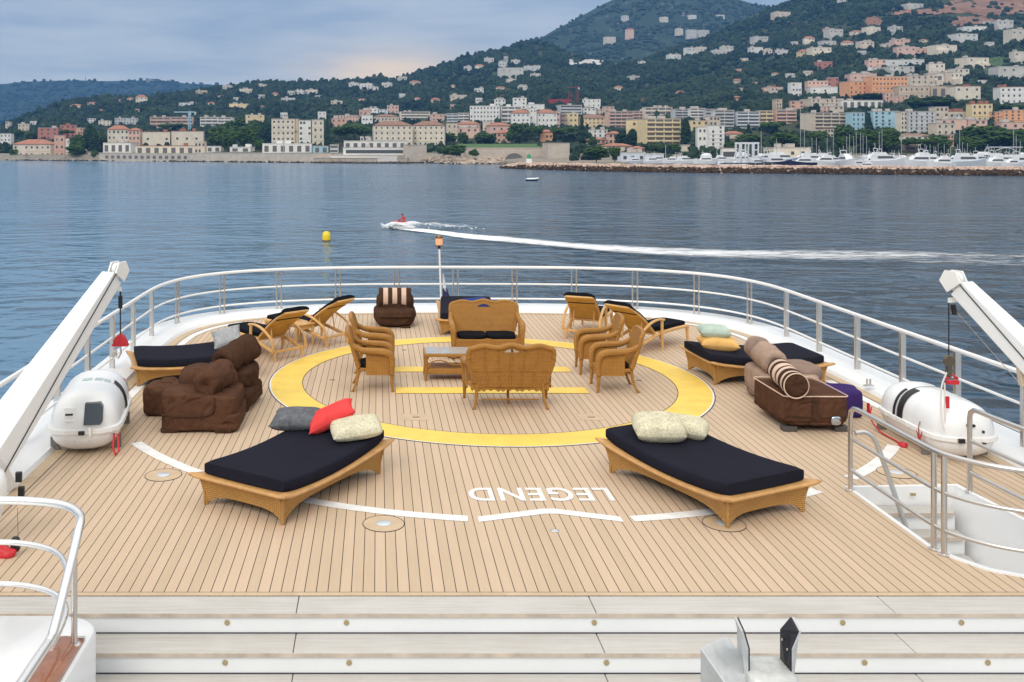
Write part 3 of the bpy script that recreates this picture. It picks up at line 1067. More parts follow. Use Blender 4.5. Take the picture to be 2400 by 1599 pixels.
def build_raft(side):
    xc, y0, L_ = (-3.62, 11.68, 1.75) if side < 0 else (7.13, 11.44, 1.52)
    lab = 'white liferaft canister with dark hatch lying under the red hook block' if side < 0 else 'white liferaft canister with black webbing and red cords beside the stairwell'
    t = thing('liferaft_canister', lab, 'liferaft', (xc, y0, 0), rad(9) if side < 0 else 0, 'liferaft canisters on the deck edge')
    zs = .31
    if side > 0:
        t.scale = (.93, 1, .92)

    def sec(k, upper):
        e = 1 - abs(2 * k - 1) ** 7
        w = .43 * (max(e, 0) ** .35)
        if k in (0, 1):
            w = .18
        h = (.44 if upper else .29) * (max(e, 0.0) ** .4 if k not in (0, 1) else .35)
        pts = []
        for i in range(15):
            a = math.pi * i / 14
            c, s_ = math.cos(a), math.sin(a)
            x = math.copysign(abs(c) ** .8, c) * w
            z = (abs(s_) ** .8) * h
            rib = 1.0
            if upper and .3 < k < .8:
                rib = 1 + .012 * math.sin(k * 60)
            pts.append((x * rib, k * L_, zs + (z * rib if upper else -z)))
        return pts
    ks = [0, .012, .04, .09] + [.12 + .04 * i for i in range(20)] + [.91, .96, .988, 1]
    for up, nm in ((True, 'upper_shell'), (False, 'lower_shell')):
        m = MB()
        m.loft([sec(k, up) for k in ks])
        sh_ = m.build(nm, M_WHITE, t, angle=50)
        top = sh_ if up else top
    m = MB()
    loop = []
    for k in ks:
        loop.append((-sec(k, True)[0][0] - .02 * 0 + (.0), k * L_))
    left = [(-sec(k, True)[0][0] - .03, k * L_ * 1.02 - .02) for k in ks]
    right = [(sec(k, True)[0][0] + .03, k * L_ * 1.02 - .02) for k in reversed(ks)]
    m.prism(left + right, zs - .035, zs + .035)
    m.build('seam_flange', M_WHITE2, t, smooth=False, bevel=.012)

    def band(k0, k1, a0, a1, off, name, mt):
        m = MB()
        N = 14

        def f(i, j):
            k = k0 + (k1 - k0) * j
            e = max(1 - abs(2 * k - 1) ** 7, 0)
            w, h = .43 * e ** .35 + off, .44 * e ** .4 + off
            a = rad(a0 + (a1 - a0) * i)
            c, s_ = math.cos(a), math.sin(a)
            return (math.copysign(abs(c) ** .8, c) * w, k * L_, zs + abs(s_) ** .8 * h)
        m.slab(f, lambda i, j: tuple(Vector(f(i, j)) * 1.0 - Vector((0, 0, .004))), N, 3)
        return m.build(name, mt, top)
    lab_m = mat('label_print', (.42, .52, .52), .5, var=.35, vscale=40)
    if side < 0:
        band(.50, .60, 2, 55, .008, 'webbing', M_BLACK)
        band(.57, .585, 2, 60, .014, 'white_strap', M_WHITE2)
        for i in range(3):
            band(.46, .53, 62 + i * 14, 73 + i * 14, .006, 'printed_label', lab_m)
        band(.80, .86, 12, 30, .008, 'buckle', mat('buckle_grey', (.3, .3, .3), .4, .6))
        band(.80, .83, 34, 40, .008, 'red_tag', M_RED)
        # dark hatch on the near end
        m = MB()
        pl = []
        for (x, z) in ((.02, .40), (.22, .40), (.245, .43), (.245, .60), (.21, .645), (.03, .65)):
            pl.append((x, z))
        pass
        f = MB()
        f.hexa([(x, -.045 + (z - .40) * .34, z) for x, z in pl], [(x, .10 + (z - .40) * .36, z) for x, z in pl])
        f.build('hatch', mat('hatch_glass', (.035, .05, .065), .25), top, smooth=False, bevel=.006)
        m = MB()
        m.hexa([(x, -.03 + (z - .4) * .4, z) for x, z in ((-.22, .44), (-.08, .44), (-.08, .60), (-.22, .60))], [(x, .10 + (z - .4) * .4, z) for x, z in ((-.22, .44), (-.08, .44), (-.08, .60), (-.22, .60))])
        m.build('vent_box', M_WHITE2, top, smooth=False, bevel=.01)
        MB().box((-.15, -.025, .535), (.09, .02, .02)).build('vent_slot', M_BLACK, top, smooth=False)
        MB().box((.0, -.055, zs), (.075, .03, .05)).build('latch', M_BLACK, t, smooth=False, bevel=.008)
        MB().box((.10, -.05, zs + .015), (.03, .02, .1)).build('latch_plate', M_WHITE2, t, smooth=False)
        m = MB()
        e = [(-.10, -.006, .20), (0, -.012, .265), (.10, -.006, .20)]
        m.hexa([(-.10, .012, .19), (.10, .012, .19), (.0, .006, .255)], [(-.10, .05, .19), (.10, .05, .19), (.0, .05, .255)])
        m.build('triangle_mark', mat('mark_grey', (.35, .35, .36), .5), t, smooth=False)
        m = MB()
        m.tube([(-.09, .02, .185), (0, .065, .12), (.09, .02, .185)], .004, 5)
        m.build('mark_outline', mat('mark_grey', (.4, .4, .4)), t)
        m = MB()
        m.tube([(.37, .12, .24), (.36, .06, .08), (.40, -.02, .02), (.44, -.0, .05), (.41, .10, .24)], .014, 6, closed=True)
        m.build('red_sling', M_RED, t)
    else:
        band(.52, .60, 110, 178, .008, 'webbing', M_BLACK)
        band(.63, .665, 120, 178, .010, 'webbing_strap', M_BLACK)
        band(.60, .605, 60, 178, .012, 'dark_strap', M_BLACK)
        m = MB()
        m.tube(smooth_path([(-.10, .62, .72), (-.22, .55, .66), (-.40, .42, .45), (-.47, .36, .33), (-.44, .34, .12)], 5), .007, 6)
        m.build('lashing_cord', mat('brown_cord', (.25, .12, .09), .8), t)
        m = MB()
        m.tube(smooth_path([(-.46, 1.5, .30), (-.50, 1.45, .14), (-.50, 1.2, .03), (-.49, .85, .02), (-.5, .7, .02)], 6), .011, 6)
        m.soft((-.5, .66, .03), (.05, .07, .03), 2.3, 6, .02, 20, 2)
        m.build('red_rope', M_RED, t)
        MB().box((-.44, 1.62, .22), (.02, .05, .2)).build('red_tag', M_RED, t, smooth=False)
        m = MB()
        m.tube([(-.455, .42, .30), (-.46, .36, .18), (-.455, .30, .32)], .010, 6)
        m.build('red_lashing', M_RED, t)
        for (x, z, w, h) in ((-.02, .50, .10, .03), (-.16, .31, .075, .055), (.14, .42, .02, .03), (.13, .28, .035, .016)):
            MB().box((x, -.045 + (.035 if z > .4 else 0), z), (w, .03, h)).build('latch', M_BLACK, t, smooth=False)
    for y in (.35, 1.4):
        for s_ in (-1, 1):
            m = MB()
            m.hexa([(s_ * .43, y - .02, 0), (s_ * .30, y - .02, 0), (s_ * .30, y + .02, 0), (s_ * .43, y + .02, 0)], [(s_ * .43, y - .02, .17), (s_ * .40, y - .02, .15), (s_ * .40, y + .02, .15), (s_ * .43, y + .02, .17)])
            m.build('cradle_foot', mat('cradle_grey', (.20, .19, .18), .5, .3), t, smooth=False)
    return t


def build_lamp():
    t = thing('stern_light_pole', 'white pole with amber stern lamp standing at the railing', 'lamp pole', (1.44, 21.95, .1))
    MB().tube([(.03, 0, 0), (.0, 0, .78), (-.02, 0, 1.40)], .022, 10).build('pole', M_RAILWHITE, t)
    MB().lathe([(.0, 1.36), (.028, 1.36), (.028, 1.42), (.075, 1.43), (.08, 1.445), (0, 1.445)], (-.02, 0, 0), 18).build('lamp_base', mat('dark_bronze', (.06, .04, .03), .4, .5), t)
    m = bpy.data.materials.new('amber_glass')
    m.use_nodes = True
    b = m.node_tree.nodes['Principled BSDF']
    b.inputs['Base Color'].default_value = (.72, .34, .16, 1)
    b.inputs['Roughness'].default_value = .15
    b.inputs['Emission Color'].default_value = (1, .55, .30, 1)
    b.inputs['Emission Strength'].default_value = .25
    MB().lathe([(.0, 1.445), (.072, 1.445), (.075, 1.58), (.066, 1.615), (0, 1.615)], (-.02, 0, 0), 18).build('lamp_glass', m, t)
    MB().lathe([(.0, 1.445), (.022, 1.445), (.022, 1.60), (0, 1.60)], (-.02, -.06, 0), 10).build('lamp_tube', mat('lamp_tube', (.85, .8, .74), .3), t)
    MB().lathe([(.072, 1.60), (.076, 1.615), (.055, 1.665), (.02, 1.675), (0, 1.675)], (-.02, 0, 0), 18).build('lamp_cap', mat('bronze_cap', (.22, .13, .07), .35, .6), t)
    for o in CH[t.name]:
        if o.name.startswith('lamp_') and 'tube' not in o.name:
            o.scale = (1.15, 1.15, 1)
    # ensign hanging furled from the pole
    fl = thing('furled_flag', 'furled white and navy flag hanging from the stern pole', 'flag', (1.50, 21.95, .1))
    m = MB()
    for (z0, z1, a, b_, mi) in ((.45, .78, .10, .02, 0), (.20, .45, .20, .10, 1)):
        m.slab(lambda i, j: (.0 + (a + (b_ - a) * j) * i, .015 * math.sin(i * 9 + j * 3) - .01, z0 + (z1 - z0) * j - .10 * i * (1 - j)), lambda i, j: (.0 + (a + (b_ - a) * j) * i, .015 * math.sin(i * 9 + j * 3) + .012, z0 + (z1 - z0) * j - .10 * i * (1 - j)), 8, 4, mi)
    m.build('flag_cloth', [mat('flag_white', (.75, .76, .8), .8), mat('flag_navy', (.03, .025, .11), .8)], fl)


def build_fixture():
    """the steel bracket with two black-faced cheek plates that stands in front of the stairs"""
    Y = 5.2
    k = Y / FOC
    ox = px_x(1755, Y)
    t = thing('fender_bracket', 'steel bracket with two upright black-faced plates in front of the stairs', 'bracket', (ox, Y, 0))
    X = lambda u: px_x(u, Y) - ox
    Z = lambda v: px_z(v, Y)
    silver = mat('galvanised', (.52, .54, .55), .42, .55, var=.12, vscale=16)
    # left angled housing
    m = MB()
    m.hexa([(X(1641), 0, Z(1800)), (X(1735), -.22, Z(1800)), (X(1770), .0, Z(1800)), (X(1722), .12, Z(1800))], [(X(1641), 0, Z(1518)), (X(1700), -.22, Z(1600)), (X(1760), .0, Z(1560)), (X(1722), .12, Z(1516))])
    m.build('side_housing', silver, t, smooth=False, bevel=.006)
    # block between the plates
    m = MB()
    m.soft(((X(1735) + X(1852)) / 2, -.02, Z(1640) - .02), ((X(1852) - X(1735)) / 2, .14, (Z(1549) - Z(1735)) / 2), 9, 10, .004, 6, 4)
    m.build('block', mat('cast_block', (.56, .57, .56), .5, .25, var=.14, vscale=18), t)
    for (u0, u1, vt, vb, lean) in ((1713, 1738, 1457, 1590, -1), (1835, 1867, 1457, 1590, 1)):
        xa, xb = X(u0), X(u1)
        side = (lambda d: d if lean < 0 else -d)
        xm = xb if lean < 0 else xa
        pts = []
        zt, zb = Z(vt), Z(vb + 30)
        lo = zb + (zt - zb) * .70
        for (y, z, dx) in ((-.065, zb, 0), (.065, zb + .04, 0), (.065, lo + .04, 0), (.05, zt, 1), (-.045, zt - .03, 1), (-.065, lo, 0)):
            pts.append((y, z, dx))
        m = MB()
        sgn = -1 if lean < 0 else 1
        off = .028
        A = [((xm + (-.02 if lean < 0 else .05) * dx + (0 if lean < 0 else .02)), y, z) for y, z, dx in pts]
        B = [(p[0] + .012, p[1], p[2]) for p in A]
        m.hexa(A, B)
        pl = m.build('cheek_plate', silver, t, smooth=False)
        m = MB()
        in_ = 1 if lean < 0 else -1
        C = [(p[0] + (.0125 if in_ > 0 else -.010), p[1] * .95, p[2]) for p in A]
        m.hexa(C, [(p[0] + .009, p[1], p[2]) for p in C])
        m.build('rubber_pad', mat('pad_black', (.016, .016, .022), .45), pl, smooth=False)
        m = MB()
        for (y, z) in ((-.035, lo - .02), (.03, lo + .0), (-.03, lo - .12), (.03, lo - .14), (-.03, zb + .06)):
            M = Matrix.Translation((A[0][0] - (.012 if in_ < 0 else -.022), y, z)) @ Matrix.Rotation(rad(90), 4, 'Y')
            m.lathe([(0, -.002), (.007, -.002), (.007, .003), (0, .003)], n=8, M=M)
        m.build('screw', M_STEEL2, pl)
    m = MB()
    m.hexa([(X(1712), -.1, Z(1800)), (X(1740), -.1, Z(1800)), (X(1740), .02, Z(1800)), (X(1712), .02, Z(1800))], [(X(1714), -.1, Z(1570)), (X(1735), -.1, Z(1590)), (X(1735), .02, Z(1590)), (X(1714), .02, Z(1570))])
    m.build('wooden_packer', mat('packer_wood', (.50, .28, .08), .6, var=.2, vscale=20), t, smooth=False)
    m = MB()
    m.tube([(X(1765), .10, Z(1553)), (X(1785), -.05, Z(1575)), (X(1792), -.16, Z(1600)), (X(1792), -.16, Z(1700))], .006, 6)
    m.build('cord', M_WHITE2, t)
    MB().box((X(1790), .03, (Z(1730) - .69) / 2), (.16, .16, Z(1730) + .69)).build('stand', silver, t, smooth=False)


def build_cleat():
    for (u, v, lb) in ((2036, 905, 'small steel fairlead on the white gunwale near the purple ottoman'), (243, 893, 'small steel fairlead on the white gunwale behind the liferaft with dark hatch')):
        X, Y = on_deck(u, v, .1)
        t = thing('fairlead', lb, 'deck fitting', (X, Y, .1), 0, 'fairleads on the gunwale')
        MB().box((0, 0, .008), (.14, .08, .016)).build('base_plate', M_STEEL2, t, smooth=False)
        for s_ in (-.025, .025):
            MB().tube([(s_, 0, 0), (s_, 0, .11)], .014, 8).build('post', M_STEEL, t)


build_ship()
build_stairs()
build_rail()
build_stairwell()
build_pod()
build_davit(-1)
build_davit(1)
build_raft(-1)
build_raft(1)
build_lamp()
build_fixture()
build_cleat()
# ---------------------------------------------------------------- furniture on the deck
def make_daybed():
    """local frame: x along the bed (head at +x), y across; legs at +-.9, +-.525"""
    t = thing('daybed', '', 'daybed')
    hx, hy = .90, .525

    def zr(x, y=0):
        return .262 + .072 * (x / .95) ** 2 + .022 * (x / .95) + .014 * (y / .6) ** 2

    def per(n=24):
        """parameter points round the rim: inner and outer edge"""
        out = []
        for side in range(4):
            for i in range(n):
                q = -1 + 2 * i / n
                pull = .055 * (1 - q * q)
                if side == 0:
                    o, inn = (q * (hx + .13), -(hy + .13 - pull)), (q * .80, -.44)
                elif side == 1:
                    o, inn = (hx + .13 - pull, q * (hy + .13)), (.80, q * .44)
                elif side == 2:
                    o, inn = (-q * (hx + .13), hy + .13 - pull), (-q * .80, .44)
                else:
                    o, inn = (-(hx + .13 - pull), -q * (hy + .13)), (-.80, -q * .44)
                out.append((inn, o))
        return out
    m = MB()
    P = per()
    prof = [(0, -.002), (.55, .006), (.86, .002), (.985, -.010), (1.0, -.022), (.96, -.034), (.6, -.036), (0, -.036)]
    rows = []
    for inn, o in P:
        row = []
        for k, dz in prof:
            x, y = inn[0] + (o[0] - inn[0]) * k, inn[1] + (o[1] - inn[1]) * k
            cx = min(abs(o[0]) / (hx + .13), 1) * min(abs(o[1]) / (hy + .13), 1)
            row.append((x, y, zr(x, y) + dz + .018 * k * max(0, cx - .86) / .14))
        rows.append(row)
    rows.append(rows[0])
    m.loft(rows, cap=False)
    bm_merge(m)
    m.build('frame_rim', M_RIM, t, angle=60)
    # the woven skirts, one per side, drawn down to a foot at each corner
    for (a, b) in (((-hx, -hy), (hx, -hy)), ((hx, -hy), (hx, hy)), ((hx, hy), (-hx, hy)), ((-hx, hy), (-hx, -hy))):
        A, B = Vector((*a, 0)), Vector((*b, 0))
        d = (B - A).normalized()
        nr = Vector((d.y, -d.x, 0))

        def face(i, j, off):
            q = -1 + 2 * i
            arch = (.135 if (B - A).length > 1.2 else .105) * (1 - abs(q) ** 5)
            p = A.lerp(B, i)
            top = zr(p.x, p.y) - .03
            z = arch + (top - arch) * j
            bow = -.02 * (1 - q * q) - .02 * (1 - j) * (1 - abs(q) ** 3) + .05 * j * j
            p = p + nr * (bow + off)
            return (p.x, p.y, z)
        m = MB()
        m.slab(lambda i, j: face(i, j, 0), lambda i, j: face(i, j, -.03), 40, 6)
        m.build('side_panel', M_RATTAN, t, angle=60)
    for sx in (-1, 1):
        for sy in (-1, 1):
            m = MB()
            secs = []
            for z, w, off in ((0, .018, 0), (.03, .022, 0), (.12, .024, .0), (.2, .026, .012), (zr(.9, .5) - .035, .03, .036)):
                c = Vector((sx * (hx + off), sy * (hy + off), z))
                secs.append([tuple(c + Vector((w * math.cos(q) * .8, w * math.sin(q) * .8, 0))) for q in np.linspace(0, 2 * math.pi, 9)[:-1]])
            m.loft(secs)
            m.build('leg', M_RATTAN, t, angle=60)
    # mattress
    m = MB()
    secs = []
    N = 22
    for i in range(N + 1):
        x = -.90 + 1.88 * i / N
        z0 = zr(x) + .004
        th = .15
        e = min(i, N - i)
        k = 1.0 if e > 1 else (.985 if e == 1 else .955)
        hw = .555 * (k if e else .97)
        zc = z0 + th / 2
        hz = th / 2 * (1 if e > 1 else (.97 if e == 1 else .8))
        sec = []
        for a in range(28):
            t_ = 2 * math.pi * a / 28
            c, s_ = math.cos(t_), math.sin(t_)
            sec.append((x, math.copysign(abs(c) ** .16, c) * hw, zc + math.copysign(abs(s_) ** .28, s_) * hz))
        secs.append(sec)
    m.loft(secs)
    m.build('mattress', M_NAVY, t, angle=60)
    t['zr'] = 0.0
    return t, zr


def pillow(name, label, w, d, h, mt, loc, rot, group=None, puff=.62, pinch=.10, cat='pillow'):
    m = MB()

    def f(sg):
        def g(i, j):
            x, y = 2 * i - 1, 2 * j - 1
            px = x * w / 2 * (1 - pinch * (1 - y * y) * abs(x) ** 3)
            py = y * d / 2 * (1 - pinch * (1 - x * x) * abs(y) ** 3)
            e = max(0, (1 - x ** 4) * (1 - y ** 4)) ** puff
            wr = .012 * noise.noise(Vector((x * 2.2, y * 2.2, len(label))))
            return (px, py, sg * (h / 2 * e + .003) + wr * e * (1 if sg > 0 else .3))
        return g
    m.slab(f(1), f(-1), 18, 18)
    o = m.build(name, mt, None, angle=75)
    o.location = loc
    o.rotation_euler = rot
    return tag(o, label, cat, group)


def build_daybeds():
    t, zr = make_daybed()
    G = 'rattan daybeds with navy mattresses'
    spec = [(668, 1229, 477, 1183, 892.5, 1109, 'rattan daybed holding the grey, coral and cream printed pillows', 1),
            (1700, 1234, 1889, 1203.6, 1428, 1104.6, 'rattan daybed holding two cream printed pillows', 1)]
    places = []
    for (fu, fv, su, sv_, lu, lv, lab, _) in spec:
        f, s_, l = (Vector(on_deck(*q)) for q in ((fu, fv), (su, sv_), (lu, lv)))
        ax = (l - f).normalized()
        c = f + (l - f) / 2 + (s_ - f) / 2
        places.append((c.x, c.y, math.atan2(ax.y, ax.x), lab))
    places.append((-3.10, 15.88, rad(17.6), 'rattan daybed with a pale grey pillow behind the brown loungers'))
    places.append((6.25, 15.82, rad(184), 'rattan daybed with mint and apricot pillows in front of the taupe lounger'))
    places.append((1.88, 20.15, rad(86), 'rattan daybed with a blue pillow behind the wicker loveseats at the stern'))
    out = []
    for i, (x, y, a, lab) in enumerate(places):
        if i == 0:
            o = t
            o.location = (x, y, 0)
            o.rotation_euler = (0, 0, a)
            o['label'] = lab
            o['group'] = G
        else:
            o = dup(t, (x, y, 0), a, lab)
        out.append((x, y, a))

    def on_bed(k, lx, ly, dz=0.0):
        x, y, a = out[k]
        return (x + lx * math.cos(a) - ly * math.sin(a), y + lx * math.sin(a) + ly * math.cos(a), zr(lx) + .155 + dz)
    A = out[0][2]
    pillow('pillow', 'dark grey wool pillow lying left of the coral pillow', .60, .42, .19, M_GREYP, (-.97, 11.40, .555), (rad(10), rad(-3), rad(-8)), puff=.5)
    pillow('pillow', 'coral red pillow propped diagonally between the grey and cream pillows', .60, .40, .19, M_CORAL, (-.55, 11.27, .62), (rad(6), rad(-26), rad(4)), puff=.55)
    pillow('pillow', 'cream printed pillow lying flat right of the coral pillow', .56, .40, .17, M_BOTAN, (-.25, 10.98, .57), (rad(10), rad(-7), rad(8)), puff=.42, pinch=-.04)
    A = out[1][2]
    pillow('pillow', 'larger cream printed pillow lying on top on the right daybed', .54, .42, .24, M_BOTAN, on_bed(1, .54, .13, .13), (rad(14), rad(0), rad(-4)), puff=.4, pinch=-.08)
    pillow('pillow', 'smaller cream printed pillow half hidden under its neighbour', .42, .36, .2, M_BOTAN, on_bed(1, .52, -.30, .085), (rad(6), rad(6), rad(-24)), puff=.4, pinch=-.08)
    pillow('pillow', 'pale grey leaf print pillow at the head of the daybed by the brown loungers', .50, .46, .16, M_LGREYP, on_bed(2, .60, .06, .13), (rad(30), rad(-14), rad(10)))
    pillow('pillow', 'apricot pillow under the mint pillow', .62, .44, .22, M_APRICOT, on_bed(3, .62, .0, .10), (rad(4), rad(3), rad(-7)), puff=.5)
    pillow('pillow', 'mint green pillow lying on top of the apricot pillow', .48, .36, .19, M_MINT, on_bed(3, .66, -.06, .28), (rad(4), rad(2), rad(-6)), puff=.42, pinch=0)
    pillow('pillow', 'royal blue pillow on the daybed behind the loveseat', .66, .40, .19, M_BLUEP, on_bed(4, -.05, -.16, .08), (rad(12), rad(-4), rad(10)), puff=.42, pinch=.0)


def make_seat(W, name, label, loc, rz, love=False, group=None):
    """wicker armchair or loveseat; local: faces +y, width along x"""
    t = thing(name, label, 'loveseat' if love else 'armchair', loc, rz, group)
    hw = W / 2
    zt = .94

    def crest(x):
        q = x / (hw - .03)
        if love:
            return zt - .055 * abs(q) ** 5 + .022 * math.cos(q * 3.0 * math.pi) * (1 - q * q) - .01
        return zt - .05 * abs(q) ** 4 - .0

    def bk(i, j, off):
        q = 2 * i - 1
        z0 = .30
        k = (.80 if love else .88) + (.20 if love else .12) * min(1, j * 1.5) ** .8
        x = q * (hw - .055) * k
        z = z0 + (crest(x) - z0) * j
        y = -.20 - .17 * j - .03 * (1 - q * q) * .6 + off
        return (x, y, z)
    hole = (lambda i, j: ((i - .5) / .10) ** 2 + ((j - .865) / .055) ** 2 < 1) if love else None
    m = MB()
    m.slab(lambda i, j: bk(1 - i, j, .018), lambda i, j: bk(1 - i, j, -.018), 40 if love else 20, 44 if love else 16, skip=hole)
    bko = m.build('backrest', M_WICKER, t, angle=50)
    # rolled border of the back
    pts = []
    for j in np.linspace(.12, .93, 8):
        pts.append(bk(0, j, 0))
    for i in np.linspace(.02, .98, 22):
        pts.append(Vector(bk(i, 1, 0)) + Vector((0, -.012, .0)))
    for j in np.linspace(.93, .12, 8):
        pts.append(bk(1, j, 0))
    MB().tube(smooth_path(pts, 2), .036, 10).build('back_roll', M_WICKER, bko)
    if love:
        e = [bk(.5 + .105 * math.cos(a), .865 + .058 * math.sin(a), 0) for a in np.linspace(0, 2 * math.pi, 17)[:-1]]
        MB().tube(e, .014, 6, closed=True).build('opening_trim', M_WICKER, bko)
        for q in (-.62, -.30, 0, .30, .62):
            MB().tube([Vector(bk(.5 + q / 2, j, -.02)) for j in np.linspace(-.12 if q == 0 else .02, .93 if q else .80, 8)], .010 if q else .014, 6).build('back_rib', M_WICKER, bko)
        MB().tube([Vector(bk(i, .42, -.02)) for i in np.linspace(.02, .98, 14)], .009, 6).build('back_band', M_WICKER, bko)
    for s_ in (-1, 1):
        # arm: from the back forward, rolling over into the front post
        x0 = hw - .055
        pts = [(s_ * x0, -.36, .78), (s_ * x0, -.28, .70), (s_ * (x0 + .01), -.15, .645), (s_ * (x0 + .015), .05, .63), (s_ * (x0 + .015), .20, .615), (s_ * (x0 + .01), .28, .565), (s_ * x0, .305, .47), (s_ * x0, .305, .36), (s_ * x0, .30, .25)]
        rs_ = [.034, .042, .050, .054, .056, .054, .047, .040, .034]
        m = MB()
        sp = smooth_path(pts, 3)
        rr = [rs_[min(len(rs_) - 1, int(i / 3))] for i in range(len(sp))]
        m.tube(sp, rr, 12)
        m.build('arm', M_WICKER, t, angle=80)
        # woven side panel under the arm, open near the back
        m = MB()
        m.slab(lambda i, j: (s_ * (x0 + .008), -.10 + .39 * i, .26 + (.37 - .03 * (i > .8)) * j), lambda i, j: (s_ * (x0 - .012), -.10 + .39 * i, .26 + (.37 - .03 * (i > .8)) * j), 8, 6)
        m.build('side_panel', M_WICKER, t, angle=60)
        m = MB()
        m.tube([(s_ * x0, .30, .27), (s_ * x0, .303, .15), (s_ * (x0 + .004), .315, .0)], [.034, .027, .02], 10)
        m.lathe([(0, 0), (.023, 0), (.023, .02), (0, .02)], (s_ * (x0 + .004), .315, 0), 10)
        m.build('leg', M_WICKER, t)
        m = MB()
        xb = x0 - (.13 if love else .05)
        m.tube(smooth_path([(s_ * xb, -.21, .42), (s_ * xb, -.22, .28), (s_ * (xb + .01), -.25, .13), (s_ * (xb + .05), -.31, .0)], 4), [.026] * 4 + [.024] * 4 + [.02] * 5, 10)
        m.lathe([(0, 0), (.023, 0), (.023, .02), (0, .02)], (s_ * (xb + .05), -.31, 0), 10)
        m.build('leg', M_WICKER, t)
    MB().box((0, .05, .34), (W - .13, .50, .05)).build('seat', M_WICKER, t, smooth=False, bevel=.012)
    m = MB()
    m.slab(lambda i, j: ((2 * i - 1) * (hw - .07), .295, .21 + .03 * math.cos((2 * i - 1) * math.pi * (2 if love else 1)) + (.14) * j), lambda i, j: ((2 * i - 1) * (hw - .07), .275, .21 + .03 * math.cos((2 * i - 1) * math.pi * (2 if love else 1)) + (.14) * j), 20, 2)
    m.build('apron', M_WICKER, t, angle=60)
    if love:
        for s_ in (-1, 1):
            MB().soft((s_ * .262, .05, .402), (.258, .235, .038), 6, 10, .008, 5, int(s_ + 3)).build('seat_cushion', M_BLACKF, t)
        m = MB()
        for k in range(4):
            x = -.42 + .28 * k
            m.tube(smooth_path([(x - .14, -.225, .255), (x - .09, -.23, .285), (x - .03, -.235, .25), (x, -.235, .275), (x + .04, -.235, .25), (x + .09, -.23, .285), (x + .14, -.225, .255)], 4), .012, 6)
        m.build('scroll_work', M_WICKER, t)
        m = MB()
        m.tube([(-.42, -.25, .13), (.42, -.25, .13)], .011, 6)
        m.build('stretcher', M_WICKER, t)
        m = MB()
        m.tube([(0, .0, .32), (0, .0, .12), (.005, .0, .0)], [.022, .018, .016], 8)
        m.build('leg', M_WICKER, t)
        MB().box((0, -.205, .31), (W - .2, .03, .10)).build('rear_apron', M_WICKER, t, smooth=False, bevel=.008)
    else:
        MB().soft((0, .03, .395), (hw - .085, .225, .036), 6, 10, .008, 5, 2).build('seat_cushion', M_BLACKF, t)
        MB().box((0, -.205, .31), (W - .16, .03, .11)).build('rear_apron', M_WICKER, t, smooth=False, bevel=.008)
    return t


def build_seats():
    G = 'honey wicker armchairs round the coffee table'
    a = make_seat(.66, 'wicker_armchair', 'wicker armchair nearer the camera left of the glass coffee table', (-.08, 15.08, 0), rad(-90), False, G)
    dup(a, (-.06, 16.28, 0), rad(-91), 'wicker armchair farther back left of the glass coffee table')
    dup(a, (3.73, 15.02, 0), rad(88), 'wicker armchair nearer the camera right of the loveseats')
    dup(a, (3.72, 16.18, 0), rad(86), 'wicker armchair farther back right of the loveseats')
    G = 'wicker loveseats round the coffee table'
    a = make_seat(1.34, 'wicker_loveseat', 'wicker loveseat turned with its back to the stairs', (1.93, 14.12, 0), rad(0), True, G)
    dup(a, (1.965, 17.32, 0), rad(180), 'wicker loveseat facing the stairs, black cushions on its seat')
    # coffee table
    t = thing('coffee_table', 'low wicker coffee table with frosted glass top and woven shelf', 'coffee table', (1.28, 15.74, 0))
    W, D = 1.04, .54
    MB().box((0, 0, .415), (W, D, .05)).build('tabletop_frame', M_WICKER, t, smooth=False, bevel=.012)
    MB().box((0, 0, .445), (W - .05, D - .05, .012)).build('glass_top', M_GLASSTOP, t, smooth=False, bevel=.004)
    MB().box((0, 0, .15), (W - .05, D - .05, .09)).build('shelf', M_WICKER, t, smooth=False, bevel=.02)
    for sx in (-1, 1):
        for sy in (-1, 1):
            MB().tube([(sx * (W / 2 - .03), sy * (D / 2 - .03), .40), (sx * (W / 2 - .035), sy * (D / 2 - .035), .15), (sx * (W / 2 - .02), sy * (D / 2 - .02), 0)], [.028, .024, .02], 10).build('leg', M_WICKER, t)
    for sy in (-1, 1):
        m = MB()
        y = sy * (D / 2 - .03)
        for k in range(5):
            x = -.38 + .19 * k
            m.tube(smooth_path([(x - .09, y, .385), (x - .05, y, .33), (x + .01, y, .31), (x + .04, y, .345), (x + .01, y, .37), (x - .01, y, .35)], 4), .004, 5)
        m.tube(smooth_path([(-.46, y, .22), (-.4, y, .30), (-.25, y, .33), (0, y, .26), (.25, y, .33), (.4, y, .30), (.46, y, .22)], 4), .011, 6)
        m.build('scroll_work', M_WICKER, t)


